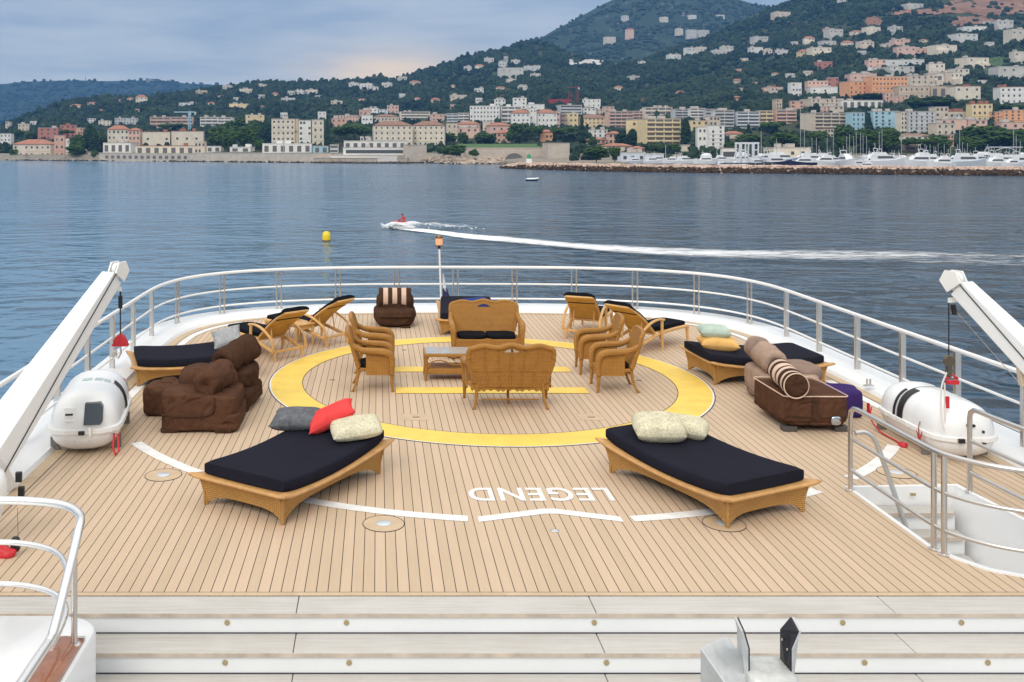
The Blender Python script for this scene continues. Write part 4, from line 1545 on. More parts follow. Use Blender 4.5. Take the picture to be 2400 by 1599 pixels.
def make_chaise(label, loc, rz):
    """teak deck chaise; local: rear legs at x=0, foot legs at x=1.55; y across"""
    t = thing('deck_chaise', label, 'chaise', loc, rz, 'teak deck chaises with black cushions')
    hw = .31
    for s_ in (-1, 1):
        y = s_ * hw
        # long side rail, dropping to the rear leg
        m = MB()
        pts = smooth_path([(1.58, y, .345), (1.1, y, .335), (.65, y, .30), (.30, y, .22), (.05, y, .16), (-.02, y, .155)], 4)
        m.tube(pts, .034, 8, flat=1.0)
        m.build('side_rail', M_CHAISE, t)
        m = MB()
        m.tube([(.02, y, .20), (.0, y, .10), (-.03, y, 0)], [.032, .028, .02], 8)
        m.build('leg', M_CHAISE, t)
        m = MB()
        m.tube([(1.55, y, .36), (1.56, y, .2), (1.585, y, 0)], [.034, .028, .02], 8)
        m.build('leg', M_CHAISE, t)
        m = MB()
        ya = s_ * (hw + .05)
        m.tube([(.66, ya, .56), (.665, ya, .30), (.68, ya, .0)], [.028, .028, .02], 8)
        m.build('leg', M_CHAISE, t)
        m = MB()
        m.tube(smooth_path([(.72, ya, .565), (.55, ya, .585), (.35, ya, .555), (.15, ya, .47), (.0, ya, .36), (-.03, ya, .17)], 4), [.030] * 12 + [.028] * 9, 8, flat=.75)
        m.build('armrest', M_CHAISE, t)
    for x, z in ((1.58, .345), (.02, .165), (.55, .30)):
        MB().box((x, 0, z), (.055, hw * 2, .04)).build('cross_bar', M_CHAISE, t, smooth=False, bevel=.006)

    # reclined back: hinge at x=.52 up to x=-.20
    def bk(i, j, off):
        q = 2 * i - 1
        x = .52 - .74 * j + .04 * math.sin(j * math.pi)
        z = .34 + .53 * j + .02 * math.sin(j * math.pi)
        nx, nz = .58, .81
        return (x + nx * off, q * (hw - .03) * (1 - .06 * max(0, j - .85) / .15), z + nz * off)
    m = MB()
    m.slab(lambda i, j: bk(i, j, .012), lambda i, j: bk(i, j, -.012), 10, 14)
    slo = m.build('sling_back', M_SLING, t, angle=60)
    m = MB()
    for i in (0, 1):
        m.tube([bk(i, j, 0) for j in np.linspace(-.03, 1, 12)], .022, 8)
    m.tube([bk(i, 1, 0) for i in np.linspace(0, 1, 6)], .022, 8)
    m.build('back_frame', M_CHAISE, t)
    MB().tube([bk(i, .72, -.02) for i in np.linspace(.02, .98, 6)], .010, 6).build('cushion_strap', M_BLACK, slo)
    m = MB()
    for s_ in (-1, 1):
        m.tube([(.26, s_ * .20, .55), (.20, s_ * .20, .20)], .012, 6)
    m.build('prop_bar', M_CHAISE, t)
    # seat sling and cushions
    m = MB()
    m.slab(lambda i, j: (.52 + 1.04 * i, (2 * j - 1) * (hw - .03), .35), lambda i, j: (.52 + 1.04 * i, (2 * j - 1) * (hw - .03), .335), 8, 4)
    m.build('seat_sling', M_SLING, t, angle=60)
    m = MB()
    m.soft((1.06, 0, .395), (.56, hw - .02, .042), 7, 14, .012, 4, 5)
    m.build('seat_cushion', M_BLACKF, t)
    m = MB()

    def cush(i, j, top):
        q = 2 * i - 1
        th = (.075 if top else .016) * (1 - .5 * abs(q) ** 8)
        if j > .9:
            th *= 1.25
        p = Vector(bk(i, min(j, 1.03) * 1.02, th))
        return (p.x, q * (hw - .015), p.z + .008 * noise.noise(Vector((q * 2, j * 5, 1))))
    m.slab(lambda i, j: cush(i, j, True), lambda i, j: cush(i, j, False), 12, 18)
    m.build('back_cushion', M_BLACKF, t, angle=60)
    return t


def build_chaises():
    def place(u1, v1, u2, v2):
        a, b = Vector(on_deck(u1, v1)), Vector(on_deck(u2, v2))
        return (a + b) / 2, b - a
    c, w = place(643, 848, 709, 835.5)
    rz = math.atan2(w.x, -w.y) + math.pi / 2
    A = math.atan2(w.x, -w.y)
    # the foot points to the port side and astern
    ch = make_chaise('teak chaise nearest the brown loungers, left of the wicker armchairs', (c.x, c.y, 0), rad(132))
    c, w = place(761, 815, 814, 801)
    dup(ch, (c.x, c.y, 0), rad(143), 'teak chaise just behind the left wicker armchairs')
    dup(ch, (4.02, 18.82, 0), rad(66), 'teak chaise behind the far right wicker armchair, its back to the camera')
    dup(ch, (4.58, 17.70, 0), rad(39), 'teak chaise pointing toward the daybed with mint pillow')
    t = thing('side_table', 'small square teak side table between the two left chaises', 'side table', (-1.52, 18.32, 0), rad(40))
    MB().box((0, 0, .42), (.46, .46, .035)).build('tabletop', M_CHAISE, t, smooth=False, bevel=.01)
    for sx in (-1, 1):
        for sy in (-1, 1):
            MB().tube([(sx * .19, sy * .19, .41), (sx * .2, sy * .2, 0)], [.028, .02], 8).build('leg', M_CHAISE, t)
    MB().box((0, .19, .36), (.36, .02, .07)).build('apron', M_CHAISE, t, smooth=False)
    MB().box((0, -.19, .36), (.36, .02, .07)).build('apron', M_CHAISE, t, smooth=False)


def roll(m, a, b, r, mi=0, n=20, segs=None, seed=0, wr=.012):
    """a stuffed bolster from a to b with gathered ends"""
    a, b = Vector(a), Vector(b)
    L_ = (b - a).length
    d = (b - a) / L_
    ks = [(0, .03), (.0, .35), (.004, .72), (.03, .92), (.08, 1.0)]
    prof = [(-.010 + .02 * (1 - rr), rr) for k, rr in ks]
    pr = [(.11, .05), (.04, .22), (.006, .48), (.0, .68), (.018, .88), (.06, .98)] if wr > .02 else [(.03, .06), (.008, .30), (.0, .62), (.018, .86), (.06, .98)]
    cuts = [.06 + .88 * i / 14 for i in range(15)]
    full = [(k, q) for k, q in pr] + [(k, 1 + .02 * math.sin(k * 17 + seed)) for k in cuts[1:-1]] + [(1 - k, q) for k, q in reversed(pr)]
    ref = Vector((0, 0, 1))
    nn = (ref - d * ref.dot(d)).normalized()
    bn = d.cross(nn)
    secs = []
    for k, q in full:
        sec = []
        for i in range(n):
            t_ = 2 * math.pi * i / n
            rr = r * q * (1 + wr / r * noise.noise(Vector((math.cos(t_) * 1.3, math.sin(t_) * 1.3, k * 4 + seed))))
            sec.append(tuple(a + d * (k * L_) + (nn * math.cos(t_) + bn * math.sin(t_)) * rr))
        secs.append(sec)
    b0 = len(m.f)
    m.loft(secs, mi=mi)
    if segs:
        # segs: list of (k0, k1, material index) along the roll
        for si in range(len(full) - 1):
            km = (full[si][0] + full[si + 1][0]) / 2
            for k0, k1, mm in segs:
                if k0 <= km < k1:
                    for i in range(n):
                        m.m[b0 + si * n + i] = mm
    return m


def build_loungers():
    G = 'stuffed canvas loungers'
    # brown lounger nearest the camera on the left
    t = thing('canvas_lounger', 'brown stuffed lounger with a rolled headrest next to the square brown ottoman', 'lounger', (-2.37, 13.10, 0), rad(0), G)
    MB().soft((0, .0, .135), (.52, .44, .115), 12, 20, .012, 4, 1).build('base', M_BROWN, t)
    MB().soft((-.02, .0, .345), (.505, .435, .175), 11, 24, .022, 3.4, 2, fn=lambda w: (w.x, w.y, w.z - (.10 * max(0, w.x) if w.z > 0 else 0))).build('seat', M_BROWN, t)
    MB().soft((-.02, .34, .53), (.40, .26, .19), 3.6, 16, .04, 3.4, 3).build('back', M_BROWN, t)
    m = MB()
    roll(m, (.06, -.36, .60), (.22, .34, .66), .185, seed=3, wr=.04, n=28)
    m.build('headrest_roll', M_BROWN, t, angle=80)
    m = MB()
    m.tube(smooth_path([(-.51, -.42, .24), (-.30, -.445, .225), (-.05, -.445, .225), (.12, -.45, .245), (.19, -.445, .30), (.20, -.43, .46)], 4), .016, 6)
    m.build('seam_piping', M_BROWN2, t)
    for (x, y) in ((-.40, -.38), (.32, -.40), (.36, .34), (-.36, .34)):
        MB().soft((x, y, .028), (.12, .06, .03), 6, 6).build('foot', M_BROWN2, t)
    # second brown lounger behind it
    t = thing('canvas_lounger', 'brown stuffed lounger half hidden behind the one with rolled headrest', 'lounger', (-2.28, 14.12, 0), rad(-8), G)
    MB().soft((.1, 0, .18), (.42, .48, .16), 5, 14, .02, 4, 8).build('base', M_BROWN2, t)
    MB().soft((.12, .02, .44), (.38, .44, .18), 3.4, 16, .035, 3.4, 9).build('seat', M_BROWN2, t)
    m = MB()
    roll(m, (.10, -.42, .70), (.34, .30, .80), .20, seed=5, wr=.035)
    m.build('headrest_roll', M_BROWN2, t, angle=80)
    MB().soft((.38, -.36, .03), (.10, .08, .03), 5, 6).build('foot', M_BROWN2, t)
    # ottoman
    t = thing('ottoman', 'square brown canvas ottoman beside the lounger with rolled headrest', 'ottoman', (-3.06, 13.66, 0), rad(-4))
    MB().soft((0, 0, .215), (.25, .25, .21), 7, 14, .014, 4, 6).build('cushion_body', M_BROWN, t)
    MB().soft((.05, .10, .415), (.12, .12, .05), 2.4, 10, .03, 6, 7).build('folded_flap', M_BROWN, t)
    # lounger by the stern rail with a striped roll
    t = thing('canvas_lounger', 'dark brown lounger with a brown and cream striped roll by the railing', 'lounger', (.37, 20.40, 0), 0, G)
    MB().soft((0, .05, .20), (.455, .46, .20), 4.2, 16, .02, 3.2, 11, fn=lambda w: (w.x * (1 - .20 * max(0, -w.z) / .2), w.y, w.z)).build('base', M_BROWN2, t)
    MB().soft((0, .14, .48), (.40, .30, .20), 3.6, 14, .02, 3.4, 12).build('back', M_BROWN2, t)
    m = MB()
    M1 = [M_BROWN2, M_CREAMSTRIPE]

    def drape(i, j, off):
        a = rad(-75 + 190 * j)
        r = .185 + off
        return ((2 * i - 1) * .345, -.04 - math.cos(a) * r * .75, .59 + math.sin(a) * r * 1.12)
    cuts = [(0, .14, 0), (.14, .285, 1), (.285, .42, 0), (.42, .565, 1), (.565, .70, 0), (.70, .845, 1), (.845, 1, 0)]
    for a0, a1, mi in cuts:
        m.slab(lambda i, j: drape(a0 + (a1 - a0) * (1 - i), j, .0), lambda i, j: drape(a0 + (a1 - a0) * (1 - i), j, -.05), 4, 14, mi)
    m.build('headrest_roll', M1, t, angle=50)
    MB().soft((0, -.40, .25), (.36, .05, .03), 3, 10, .006, 4, 3).build('front_fold', M_BROWN2, t)
    MB().soft((.22, -.36, .02), (.10, .05, .02), 5, 6).build('foot', M_BROWN2, t)
    # brown lounger near right, striped roll
    t = thing('canvas_lounger', 'brown boxy lounger with striped roll and a steel buckle near the stairwell', 'lounger', (5.84, 13.22, 0), 0, G)
    MB().soft((0, 0, .30), (.44, .55, .185), 10, 16, .008, 3, 21).build('seat', M_BROWN, t)
    MB().soft((.02, .02, .155), (.43, .54, .09), 6, 14, .012, 3, 22).build('base', M_BROWN, t)
    z = .482
    lp = [(-.43, -.54, z), (.43, -.545, z), (.43, .54, z), (-.43, .54, z)]
    lp2 = []
    for i in range(4):
        a, b = Vector(lp[i]), Vector(lp[(i + 1) % 4])
        lp2 += [a.lerp(b, k) for k in (.04, .25, .5, .75, .96)]
    MB().tube([tuple(p) for p in lp2], .009, 6, closed=True).build('cream_piping', M_CREAMSTRIPE, t)
    MB().tube([(-.43, -.545, .225), (-.2, -.555, .215), (.1, -.555, .205), (.43, -.55, .215)], .010, 6).build('base_seam', M_BROWN2, t)
    m = MB()
    roll(m, (-.30, -.62, .64), (-.16, .30, .655), .168, seed=9, wr=.008, n=28, segs=[(.10, .20, 1), (.30, .42, 1), (.52, .64, 1), (.74, .86, 1)])
    ro = m.build('headrest_roll', M1, t, angle=80)
    m = MB()
    m.tube([(-.30 + .165 * math.cos(a), -.605, .64 + .165 * math.sin(a)) for a in np.linspace(0, 2 * math.pi, 25)[:-1]], .009, 6, closed=True)
    m.build('roll_piping', M_CREAMSTRIPE, ro)
    MB().box((-.02, -.558, .33), (.09, .012, .30)).build('strap', M_BROWN2, t, smooth=False, bevel=.004)
    m = MB()
    m.soft((.24, -.565, .17), (.068, .03, .06), 3.2, 10)
    m.build('buckle', mat('buckle_chrome', (.5, .56, .66), .12, 1.0), t)
    for x in (-.33, .36):
        MB().box((x, -.44, .035), (.19, .12, .07)).build('foot', mat('foot_grey', (.07, .062, .058), .6), t, smooth=False, bevel=.008)
    # taupe lounger behind it
    t = thing('canvas_lounger', 'taupe lounger with rolled headrest between the brown boxy lounger and the daybed', 'lounger', (6.08, 14.38, 0), rad(0), G)
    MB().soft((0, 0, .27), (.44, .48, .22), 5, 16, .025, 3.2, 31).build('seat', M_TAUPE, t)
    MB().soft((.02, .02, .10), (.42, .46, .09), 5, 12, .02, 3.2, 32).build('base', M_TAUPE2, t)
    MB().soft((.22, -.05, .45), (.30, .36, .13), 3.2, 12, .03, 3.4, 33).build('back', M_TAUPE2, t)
    m = MB()
    roll(m, (-.26, -.44, .64), (-.20, .50, .70), .185, seed=13, wr=.025, segs=[(.55, .80, 1)])
    m.build('headrest_roll', [M_TAUPE, M_TAUPE2], t, angle=80)
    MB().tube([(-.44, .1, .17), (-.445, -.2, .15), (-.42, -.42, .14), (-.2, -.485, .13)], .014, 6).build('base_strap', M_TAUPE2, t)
    MB().box((-.445, -.18, .155), (.02, .06, .045)).build('strap_tag', M_RED, t, smooth=False)
    MB().soft((-.40, -.30, .03), (.09, .14, .03), 4, 6, .01, 8, 2).build('foot', M_BROWN2, t)
    t = thing('ottoman', 'purple canvas ottoman to the right of the brown boxy lounger', 'ottoman', (6.60, 13.62, 0), rad(-14))
    MB().soft((0, 0, .19), (.255, .25, .19), 8, 14, .014, 4, 41, fn=lambda w: (w.x, w.y, w.z - (.02 * max(0, 1 - (w.x ** 2 + w.y ** 2) / .04) if w.z > 0 else 0))).build('cushion_body', M_PURPLE, t)
    for x in (-.05, .05):
        MB().soft((x, -.02, .362), (.022, .015, .012), 2.2, 6).build('tuft_button', M_PURPLE, t)


build_daybeds()
build_seats()
build_chaises()
build_loungers()
# ---------------------------------------------------------------- sea
def sea_material():
    m = bpy.data.materials.new('sea_water')
    m.use_nodes = True
    t = NT(m.node_tree)
    tc = t.n('ShaderNodeTexCoord').outputs['Object']
    x, y, z = t.n('ShaderNodeSeparateXYZ', ins={0: tc}).outputs
    v1 = t.n('ShaderNodeCombineXYZ', ins={0: t.math('MULTIPLY', x, .95), 1: y, 2: 0.0}).outputs[0]
    n1 = t.noise(v1, .62, 1.5, .45, .8)
    n2 = t.noise(t.n('ShaderNodeCombineXYZ', ins={0: t.math('MULTIPLY', x, .55), 1: y, 2: 5.0}).outputs[0], .21, 1.0, .45, 1.2)
    n3 = t.noise(v1, 3.2, 2.0, .5)
    n4 = t.noise(t.n('ShaderNodeCombineXYZ', ins={0: t.math('MULTIPLY', x, .35), 1: y, 2: 3.0}).outputs[0], .035, 5.0, .6, .4)
    wind = t.noise(t.n('ShaderNodeMapping', ins={'Vector': tc, 'Scale': (.004, .012, 1)}).outputs[0], 1.0, 3.0, .5)
    # livelier water to starboard, in the lee of nothing
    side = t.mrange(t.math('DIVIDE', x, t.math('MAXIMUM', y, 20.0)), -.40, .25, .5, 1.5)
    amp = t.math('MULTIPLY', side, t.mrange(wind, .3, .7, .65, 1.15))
    h = t.math('ADD', t.math('MULTIPLY', n1, 1.9), t.math('ADD', t.math('MULTIPLY', n2, 5.0), t.math('ADD', t.math('MULTIPLY', n3, .05), t.math('MULTIPLY', n4, 9.0))))
    h = t.math('MULTIPLY', h, amp)
    bp = t.n('ShaderNodeBump', ins={'Strength': 1.0, 'Distance': .17, 'Height': h})
    refl_tone = t.mix(t.mrange(t.math('ADD', t.math('DIVIDE', x, t.math('MAXIMUM', y, 20.0)), t.math('MULTIPLY', wind, .3)), -.2, .5), (.080, .185, .30, 1), (.018, .055, .10, 1))  # pale port, dark starboard: sky and hill reflections painted into the base colour
    b = t.n('ShaderNodeBsdfPrincipled', ins={'Base Color': refl_tone, 'Roughness': .145, 'IOR': 1.333, 'Normal': bp.outputs[0]})
    o = t.n('ShaderNodeOutputMaterial')
    t.link(b.outputs[0], o.inputs[0])
    return m


def foam_material():
    m = bpy.data.materials.new('sea_foam')
    m.use_nodes = True
    t = NT(m.node_tree)
    tc = t.n('ShaderNodeTexCoord')
    uvw = tc.outputs['Object']
    at = t.n('ShaderNodeAttribute', attribute_name='tint').outputs['Fac']
    mp = t.n('ShaderNodeMapping', ins={'Vector': uvw, 'Scale': (.30, 1.0, 1.0)}).outputs[0]
    n = t.noise(mp, 1.5, 5.0, .65, .8)
    n2 = t.noise(mp, .28, 3.0, .6)
    f = t.math('ADD', t.math('MULTIPLY', n, .7), t.math('MULTIPLY', n2, .3))
    a = t.mrange(t.math('ADD', f, t.math('MULTIPLY', t.math('SUBTRACT', at, .66), .75)), .36, .74)
    d = t.n('ShaderNodeBsdfDiffuse', ins={'Color': (.82, .85, .89, 1)})
    tr = t.n('ShaderNodeBsdfTransparent')
    mx = t.n('ShaderNodeMixShader', ins={0: a, 1: tr.outputs[0], 2: d.outputs[0]})
    o = t.n('ShaderNodeOutputMaterial')
    t.link(mx.outputs[0], o.inputs[0])
    return m


M_FOAM = foam_material()


def sea_pt(u, v, dz=0.0):
    Y = (EYE - SEA - dz) * FOC / (v - V0)
    return Vector((px_x(u, Y), Y, SEA + dz))


def build_sea():
    mb = MB()
    mb.grid(lambda i, j: (-9000 + 18000 * i, 2 + 12000 * j ** 2, SEA), 12, 24)
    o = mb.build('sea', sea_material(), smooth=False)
    o['kind'] = 'structure'
    # wake of the jet ski
    keys = [(905, 532, 3), (945, 536, 7), (1000, 541, 11), (1060, 549, 13), (1120, 556, 14), (1200, 562, 15), (1300, 571, 15), (1400, 580, 17), (1500, 586, 19), (1600, 591, 19), (1700, 594, 19), (1800, 596, 19), (1950, 598, 22), (2100, 600, 26), (2250, 603, 30), (2420, 607, 34), (2600, 611, 36)]
    pts = [sea_pt(u, v, .06) for u, v, w in keys]
    wd = [w for _, _, w in keys]
    sp = smooth_path(pts, 8)
    V, Fc, A = [], [], []
    nn = 10
    for i, p in enumerate(sp):
        k = i / (len(sp) - 1)
        w = np.interp(k * (len(wd) - 1), range(len(wd)), wd) / 1.6
        fade = float(np.interp(k, [0, .2, .4, .6, 1], [1.3, 1.08, .92, .80, .55]))
        for j in range(nn + 1):
            q = 2 * j / nn - 1
            V.append((p.x, p.y + q * w * .5, p.z))
            core = max(0, 1 - q * q) ** .6
            A.append(core * fade)
    for i in range(len(sp) - 1):
        for j in range(nn):
            a = i * (nn + 1) + j
            Fc.append((a, a + nn + 1, a + nn + 2, a + 1))
    o = mesh_np('wake_foam', V, Fc, M_FOAM, 'stuff', False, A)
    # low plume of spray behind the jet ski
    base = sea_pt(945, 537)
    V, Fc, A = [], [], []
    for i in range(41):
        k = i / 40
        for j in range(9):
            q = 2 * j / 8 - 1
            hgt = 1.25 * (1 - k) ** .8 * min(1, k * 8 + .2) * (1 - q * q) * (.75 + .5 * noise.noise(Vector((k * 9, q * 2, 3))))
            V.append((base.x - 2.5 + 16 * k, base.y - 1.6 * k + q * (1.1 + 1.2 * k), SEA + .08 + max(0, hgt)))
            A.append((1 - q * q) ** .5 * (1 - .6 * k) * .95)
    for i in range(40):
        for j in range(8):
            a = i * 9 + j
            Fc.append((a, a + 9, a + 10, a + 1))
    mesh_np('spray_plume', V, Fc, M_FOAM, 'stuff', False, A)
    # drops thrown up round the jet ski
    V, Fc = [], []
    rng = random.Random(4)
    base = sea_pt(940, 537)
    for i in range(170):
        k = rng.random() ** 1.4
        if i < 120:
            c = base + Vector((-2.6 + 3.2 * rng.random(), -.9 + .6 * rng.random(), .15 + .7 * rng.random() * (1 - rng.random() * .4)))
        else:
            c = base + Vector((1.0 + 9.5 * k, -.8 + 1.8 * rng.random(), (.05 + 1.0 * rng.random() ** 1.6 * (1 - k))))
        r = .03 + .10 * rng.random() ** 2
        b = len(V)
        for d in ((1, 0, 0), (-1, 0, 0), (0, 1, 0), (0, -1, 0), (0, 0, 1), (0, 0, -1)):
            V.append(tuple(c + Vector(d) * r * (.6 + .8 * rng.random())))
        for f in ((0, 2, 4), (2, 1, 4), (1, 3, 4), (3, 0, 4), (2, 0, 5), (1, 2, 5), (3, 1, 5), (0, 3, 5)):
            Fc.append(tuple(b + i_ for i_ in f))
    mesh_np('sea_spray', V, Fc, mat('spray_white', (.82, .85, .88), .9), 'stuff')


def build_watercraft():
    p = sea_pt(941, 537)
    t = thing('jet_ski', 'red and white jet ski speeding across the bay with a long foam wake', 'jet ski', p, rad(184))
    m = MB()
    secs = []
    for x, w, z0, z1 in ((-1.6, .45, .0, .35), (-1.2, .58, -.1, .48), (-.2, .60, -.15, .55), (.8, .52, -.1, .62), (1.4, .28, .1, .66), (1.75, .04, .4, .62)):
        secs.append([(x, w * math.cos(a), (z0 + z1) / 2 + (z1 - z0) / 2 * math.sin(a)) for a in np.linspace(0, 2 * math.pi, 13)[:-1]])
    m.loft(secs)
    m.build('ski_hull', mat('ski_white', (.78, .76, .76), .3), t)
    m = MB()
    m.soft((-.55, 0, .72), (.75, .22, .20), 3, 8)
    m.soft((.55, 0, .82), (.55, .34, .22), 3, 8)
    m.build('ski_deck', mat('ski_red', (.42, .03, .03), .35), t)
    MB().tube([(.25, -.42, 1.12), (.38, 0, 1.08), (.25, .42, 1.12)], .04, 6).build('handlebar', M_BLACK, t)
    pr = thing('person', 'rider in a red jacket and dark helmet crouched on the jet ski', 'person', p, rad(184))
    me = bpy.data.meshes.new('person_body')
    J = [(-.55, 0, .98), (-.42, 0, 1.22), (-.22, 0, 1.45), (-.16, 0, 1.58), (-.12, 0, 1.74),
         (-.20, .2, 1.42), (.0, .34, 1.22), (.24, .36, 1.14), (-.20, -.2, 1.42), (.0, -.34, 1.22), (.24, -.36, 1.14),
         (-.1, .26, .95), (-.3, .36, .55), (-.1, -.26, .95), (-.3, -.36, .55)]
    E = [(0, 1), (1, 2), (2, 3), (3, 4), (2, 5), (5, 6), (6, 7), (2, 8), (8, 9), (9, 10), (0, 11), (11, 12), (0, 13), (13, 14)]
    RR = [.17, .17, .19, .07, .12, .09, .065, .05, .09, .065, .05, .11, .07, .11, .07]
    me.from_pydata([Vector(j) for j in J], E, [])
    o = bpy.data.objects.new('person_body', me)
    col.objects.link(o)
    o.parent = pr
    md = o.modifiers.new('skin', 'SKIN')
    for i, sv in enumerate(me.skin_vertices[0].data):
        sv.radius = (RR[i], RR[i])
        sv.use_root = i == 0
    o.modifiers.new('smooth', 'SUBSURF').render_levels = 1
    me.materials.append(mat('red_jacket', (.50, .035, .03), .6))
    MB().soft((-.12, 0, 1.80), (.13, .115, .10), 2.2, 8).build('helmet', mat('dark_helmet', (.10, .02, .02), .3), pr)
    # yellow marker buoy
    p = sea_pt(765, 565)
    t = thing('marker_buoy', 'yellow cylindrical marker buoy floating on the calm bay', 'buoy', p)
    MB().lathe([(0, -.3), (.40, -.28), (.44, .05), (.43, .60), (.38, .84), (.24, 1.0), (0, 1.04)], n=24).build('buoy_body', mat('buoy_yellow', (.85, .62, .015), .35), t)
    MB().lathe([(.44, .0), (.452, .03), (.452, .10), (.44, .12)], n=24).build('waterline_band', mat('buoy_grime', (.18, .09, .02), .7), t)
    p = sea_pt(1247, 424)
    t = thing('dinghy', 'small white dinghy with dark hull moored before the breakwater', 'boat', p, rad(4))
    m = MB()
    secs = []
    for x, w, z in ((-1.8, .62, .5), (-1.6, .75, .5), (0, .85, .48), (1.1, .62, .55), (1.75, .1, .68)):
        secs.append([(x, -w, z), (x, -w * .8, .05), (x, 0, -.15), (x, w * .8, .05), (x, w, z)])
    m.loft(secs)
    m.build('hull', mat('dark_blue_hull', (.012, .03, .06), .3), t)
    m = MB()
    for s_ in (-1, 1):
        m.tube([(-1.85, s_ * .7, .58), (0, s_ * .86, .56), (1.1, s_ * .64, .62), (1.85, 0, .78)], .22, 8)
    m.box((-.6, 0, .62), (.7, 1.3, .12))
    m.build('gunwale_tube', mat('dinghy_white', (.85, .85, .85), .4), t)
    MB().soft((-1.75, 0, .78), (.16, .14, .26), 3, 6).build('outboard_motor', M_BLACK, t)


# ---------------------------------------------------------------- land
def interp(tbl, x):
    return float(np.interp(x, [a for a, b in tbl], [b for a, b in tbl]))


SHORE = [(-400, 730), (0, 720), (300, 680), (600, 622), (900, 590), (1000, 598), (1080, 570), (1180, 560), (1250, 530), (1400, 505), (1520, 500), (1800, 500), (2400, 470), (2900, 470)]
RIDGE = [(-400, 330), (0, 300), (40, 286), (90, 268), (130, 250), (190, 238), (240, 230), (330, 232), (450, 218), (520, 207), (620, 195), (700, 196), (800, 192), (860, 186), (940, 184), (1000, 164), (1060, 147), (1100, 132), (1160, 120), (1200, 110), (1240, 98), (1280, 104), (1340, 128), (1400, 142), (1460, 148), (1500, 142), (1560, 122), (1640, 92), (1700, 66), (1760, 38), (1800, 20), (1850, 2), (1900, -20), (2000, -60), (2200, -110), (2500, -150), (2900, -180)]
RDIST = [(-400, 1500), (0, 1500), (500, 1700), (1000, 1900), (1240, 2000), (1480, 1750), (1800, 1900), (2400, 1900), (2900, 1900)]
QUAY = [(-400, 4.5), (0, 4.5), (950, 4.8), (1000, 3.5), (1080, 1.5), (1300, 1.5), (1400, 2.2), (2900, 2.2)]


def land_h(u, Y):
    """height above the sea of the town slope on the line of sight column u at distance Y"""
    r0, r1 = interp(SHORE, u), interp(RDIST, u)
    H1 = 10 + (V0 - interp(RIDGE, u)) * r1 / FOC
    q = interp(QUAY, u)
    s = (Y - r0) / (r1 - r0)
    if s <= 0:
        return q
    if s > 1:
        return H1 - (s - 1) * (r1 - r0) * .35
    a = .22
    h = q + (H1 - q) * (a * s + (1 - a) * s ** 1.75)
    X = (u - U0) * Y / FOC
    h += (noise.noise(Vector((X / 140, Y / 140, 2.0))) * 10 + noise.noise(Vector((X / 45, Y / 45, 7.0))) * 3) * min(1, s * 4) * min(1, (1 - s) * 5 + .25)
    return h


def land_hit(u, v):
    """first distance at which the slope meets the line of sight through pixel u, v"""
    r0, r1 = interp(SHORE, u), interp(RDIST, u)
    for i in range(240):
        Y = r0 + 4 + (r1 - r0) * i / 239
        vg = V0 + (10 - land_h(u, Y)) * FOC / Y
        if vg <= v:
            return Y
    return r1


def hill_material(name, c1, c2, rock, rock_amt, scale=1.0, soil=None, quay=False):
    m = bpy.data.materials.new(name)
    m.use_nodes = True
    t = NT(m.node_tree)
    tc = t.n('ShaderNodeTexCoord').outputs['Object']
    n = t.noise(tc, .02 * scale, 6.0, .65)
    n2 = t.noise(tc, .11 * scale, 5.0, .7)
    c = t.mix(t.mrange(n2, .35, .65), tuple(c1) + (1,), tuple(c2) + (1,))
    if soil:
        c = t.mix(t.mrange(t.noise(tc, .006 * scale, 4.0, .6), soil[1], soil[1] + .05), c, tuple(soil[0]) + (1,))
    if quay:
        zz = t.n('ShaderNodeSeparateXYZ', ins={0: tc}).outputs[2]
        c = t.mix(t.mrange(t.math('ADD', zz, t.math('MULTIPLY', n2, 3.0)), SEA + 6.5, SEA + 8.5, 1.0, 0.0), c, (.29, .26, .215, 1))
    rk = t.mrange(t.math('ADD', t.math('MULTIPLY', n, .6), t.math('MULTIPLY', n2, .4)), 1 - rock_amt, 1 - rock_amt + .06)
    c = t.mix(rk, c, tuple(rock) + (1,))
    b = t.n('ShaderNodeBsdfPrincipled', ins={'Base Color': c, 'Roughness': .95, 'Specular IOR Level': .1})
    bp = t.n('ShaderNodeBump', ins={'Strength': .6, 'Distance': 4.0, 'Height': n2})
    t.link(bp.outputs[0], b.inputs['Normal'])
    o = t.n('ShaderNodeOutputMaterial')
    t.link(b.outputs[0], o.inputs[0])
    return m


def foliage_material(name, c1, c2, c3):
    m = bpy.data.materials.new(name)
    m.use_nodes = True
    t = NT(m.node_tree)
    at = t.n('ShaderNodeAttribute', attribute_name='tint').outputs['Fac']
    c = t.ramp(at, [(0.0, c1), (.5, c2), (.86, c2), (1.0, c3)])
    b = t.n('ShaderNodeBsdfPrincipled', ins={'Base Color': c, 'Roughness': .9, 'Specular IOR Level': .12})
    o = t.n('ShaderNodeOutputMaterial')
    t.link(b.outputs[0], o.inputs[0])
    return m


PEAK = [(1080, 190), (1150, 150), (1240, 96), (1270, 88), (1300, 70), (1340, 50), (1400, 17), (1430, 2), (1480, -20), (1540, -36), (1600, -34), (1680, -20), (1720, -3), (1760, 9), (1800, 18), (1840, 40), (1900, 70)]
FARR = [(-500, 215), (-200, 205), (0, 198), (60, 191), (160, 188), (250, 190), (340, 189), (365, 186), (385, 190), (430, 195), (480, 198), (560, 205), (640, 220), (760, 260)]


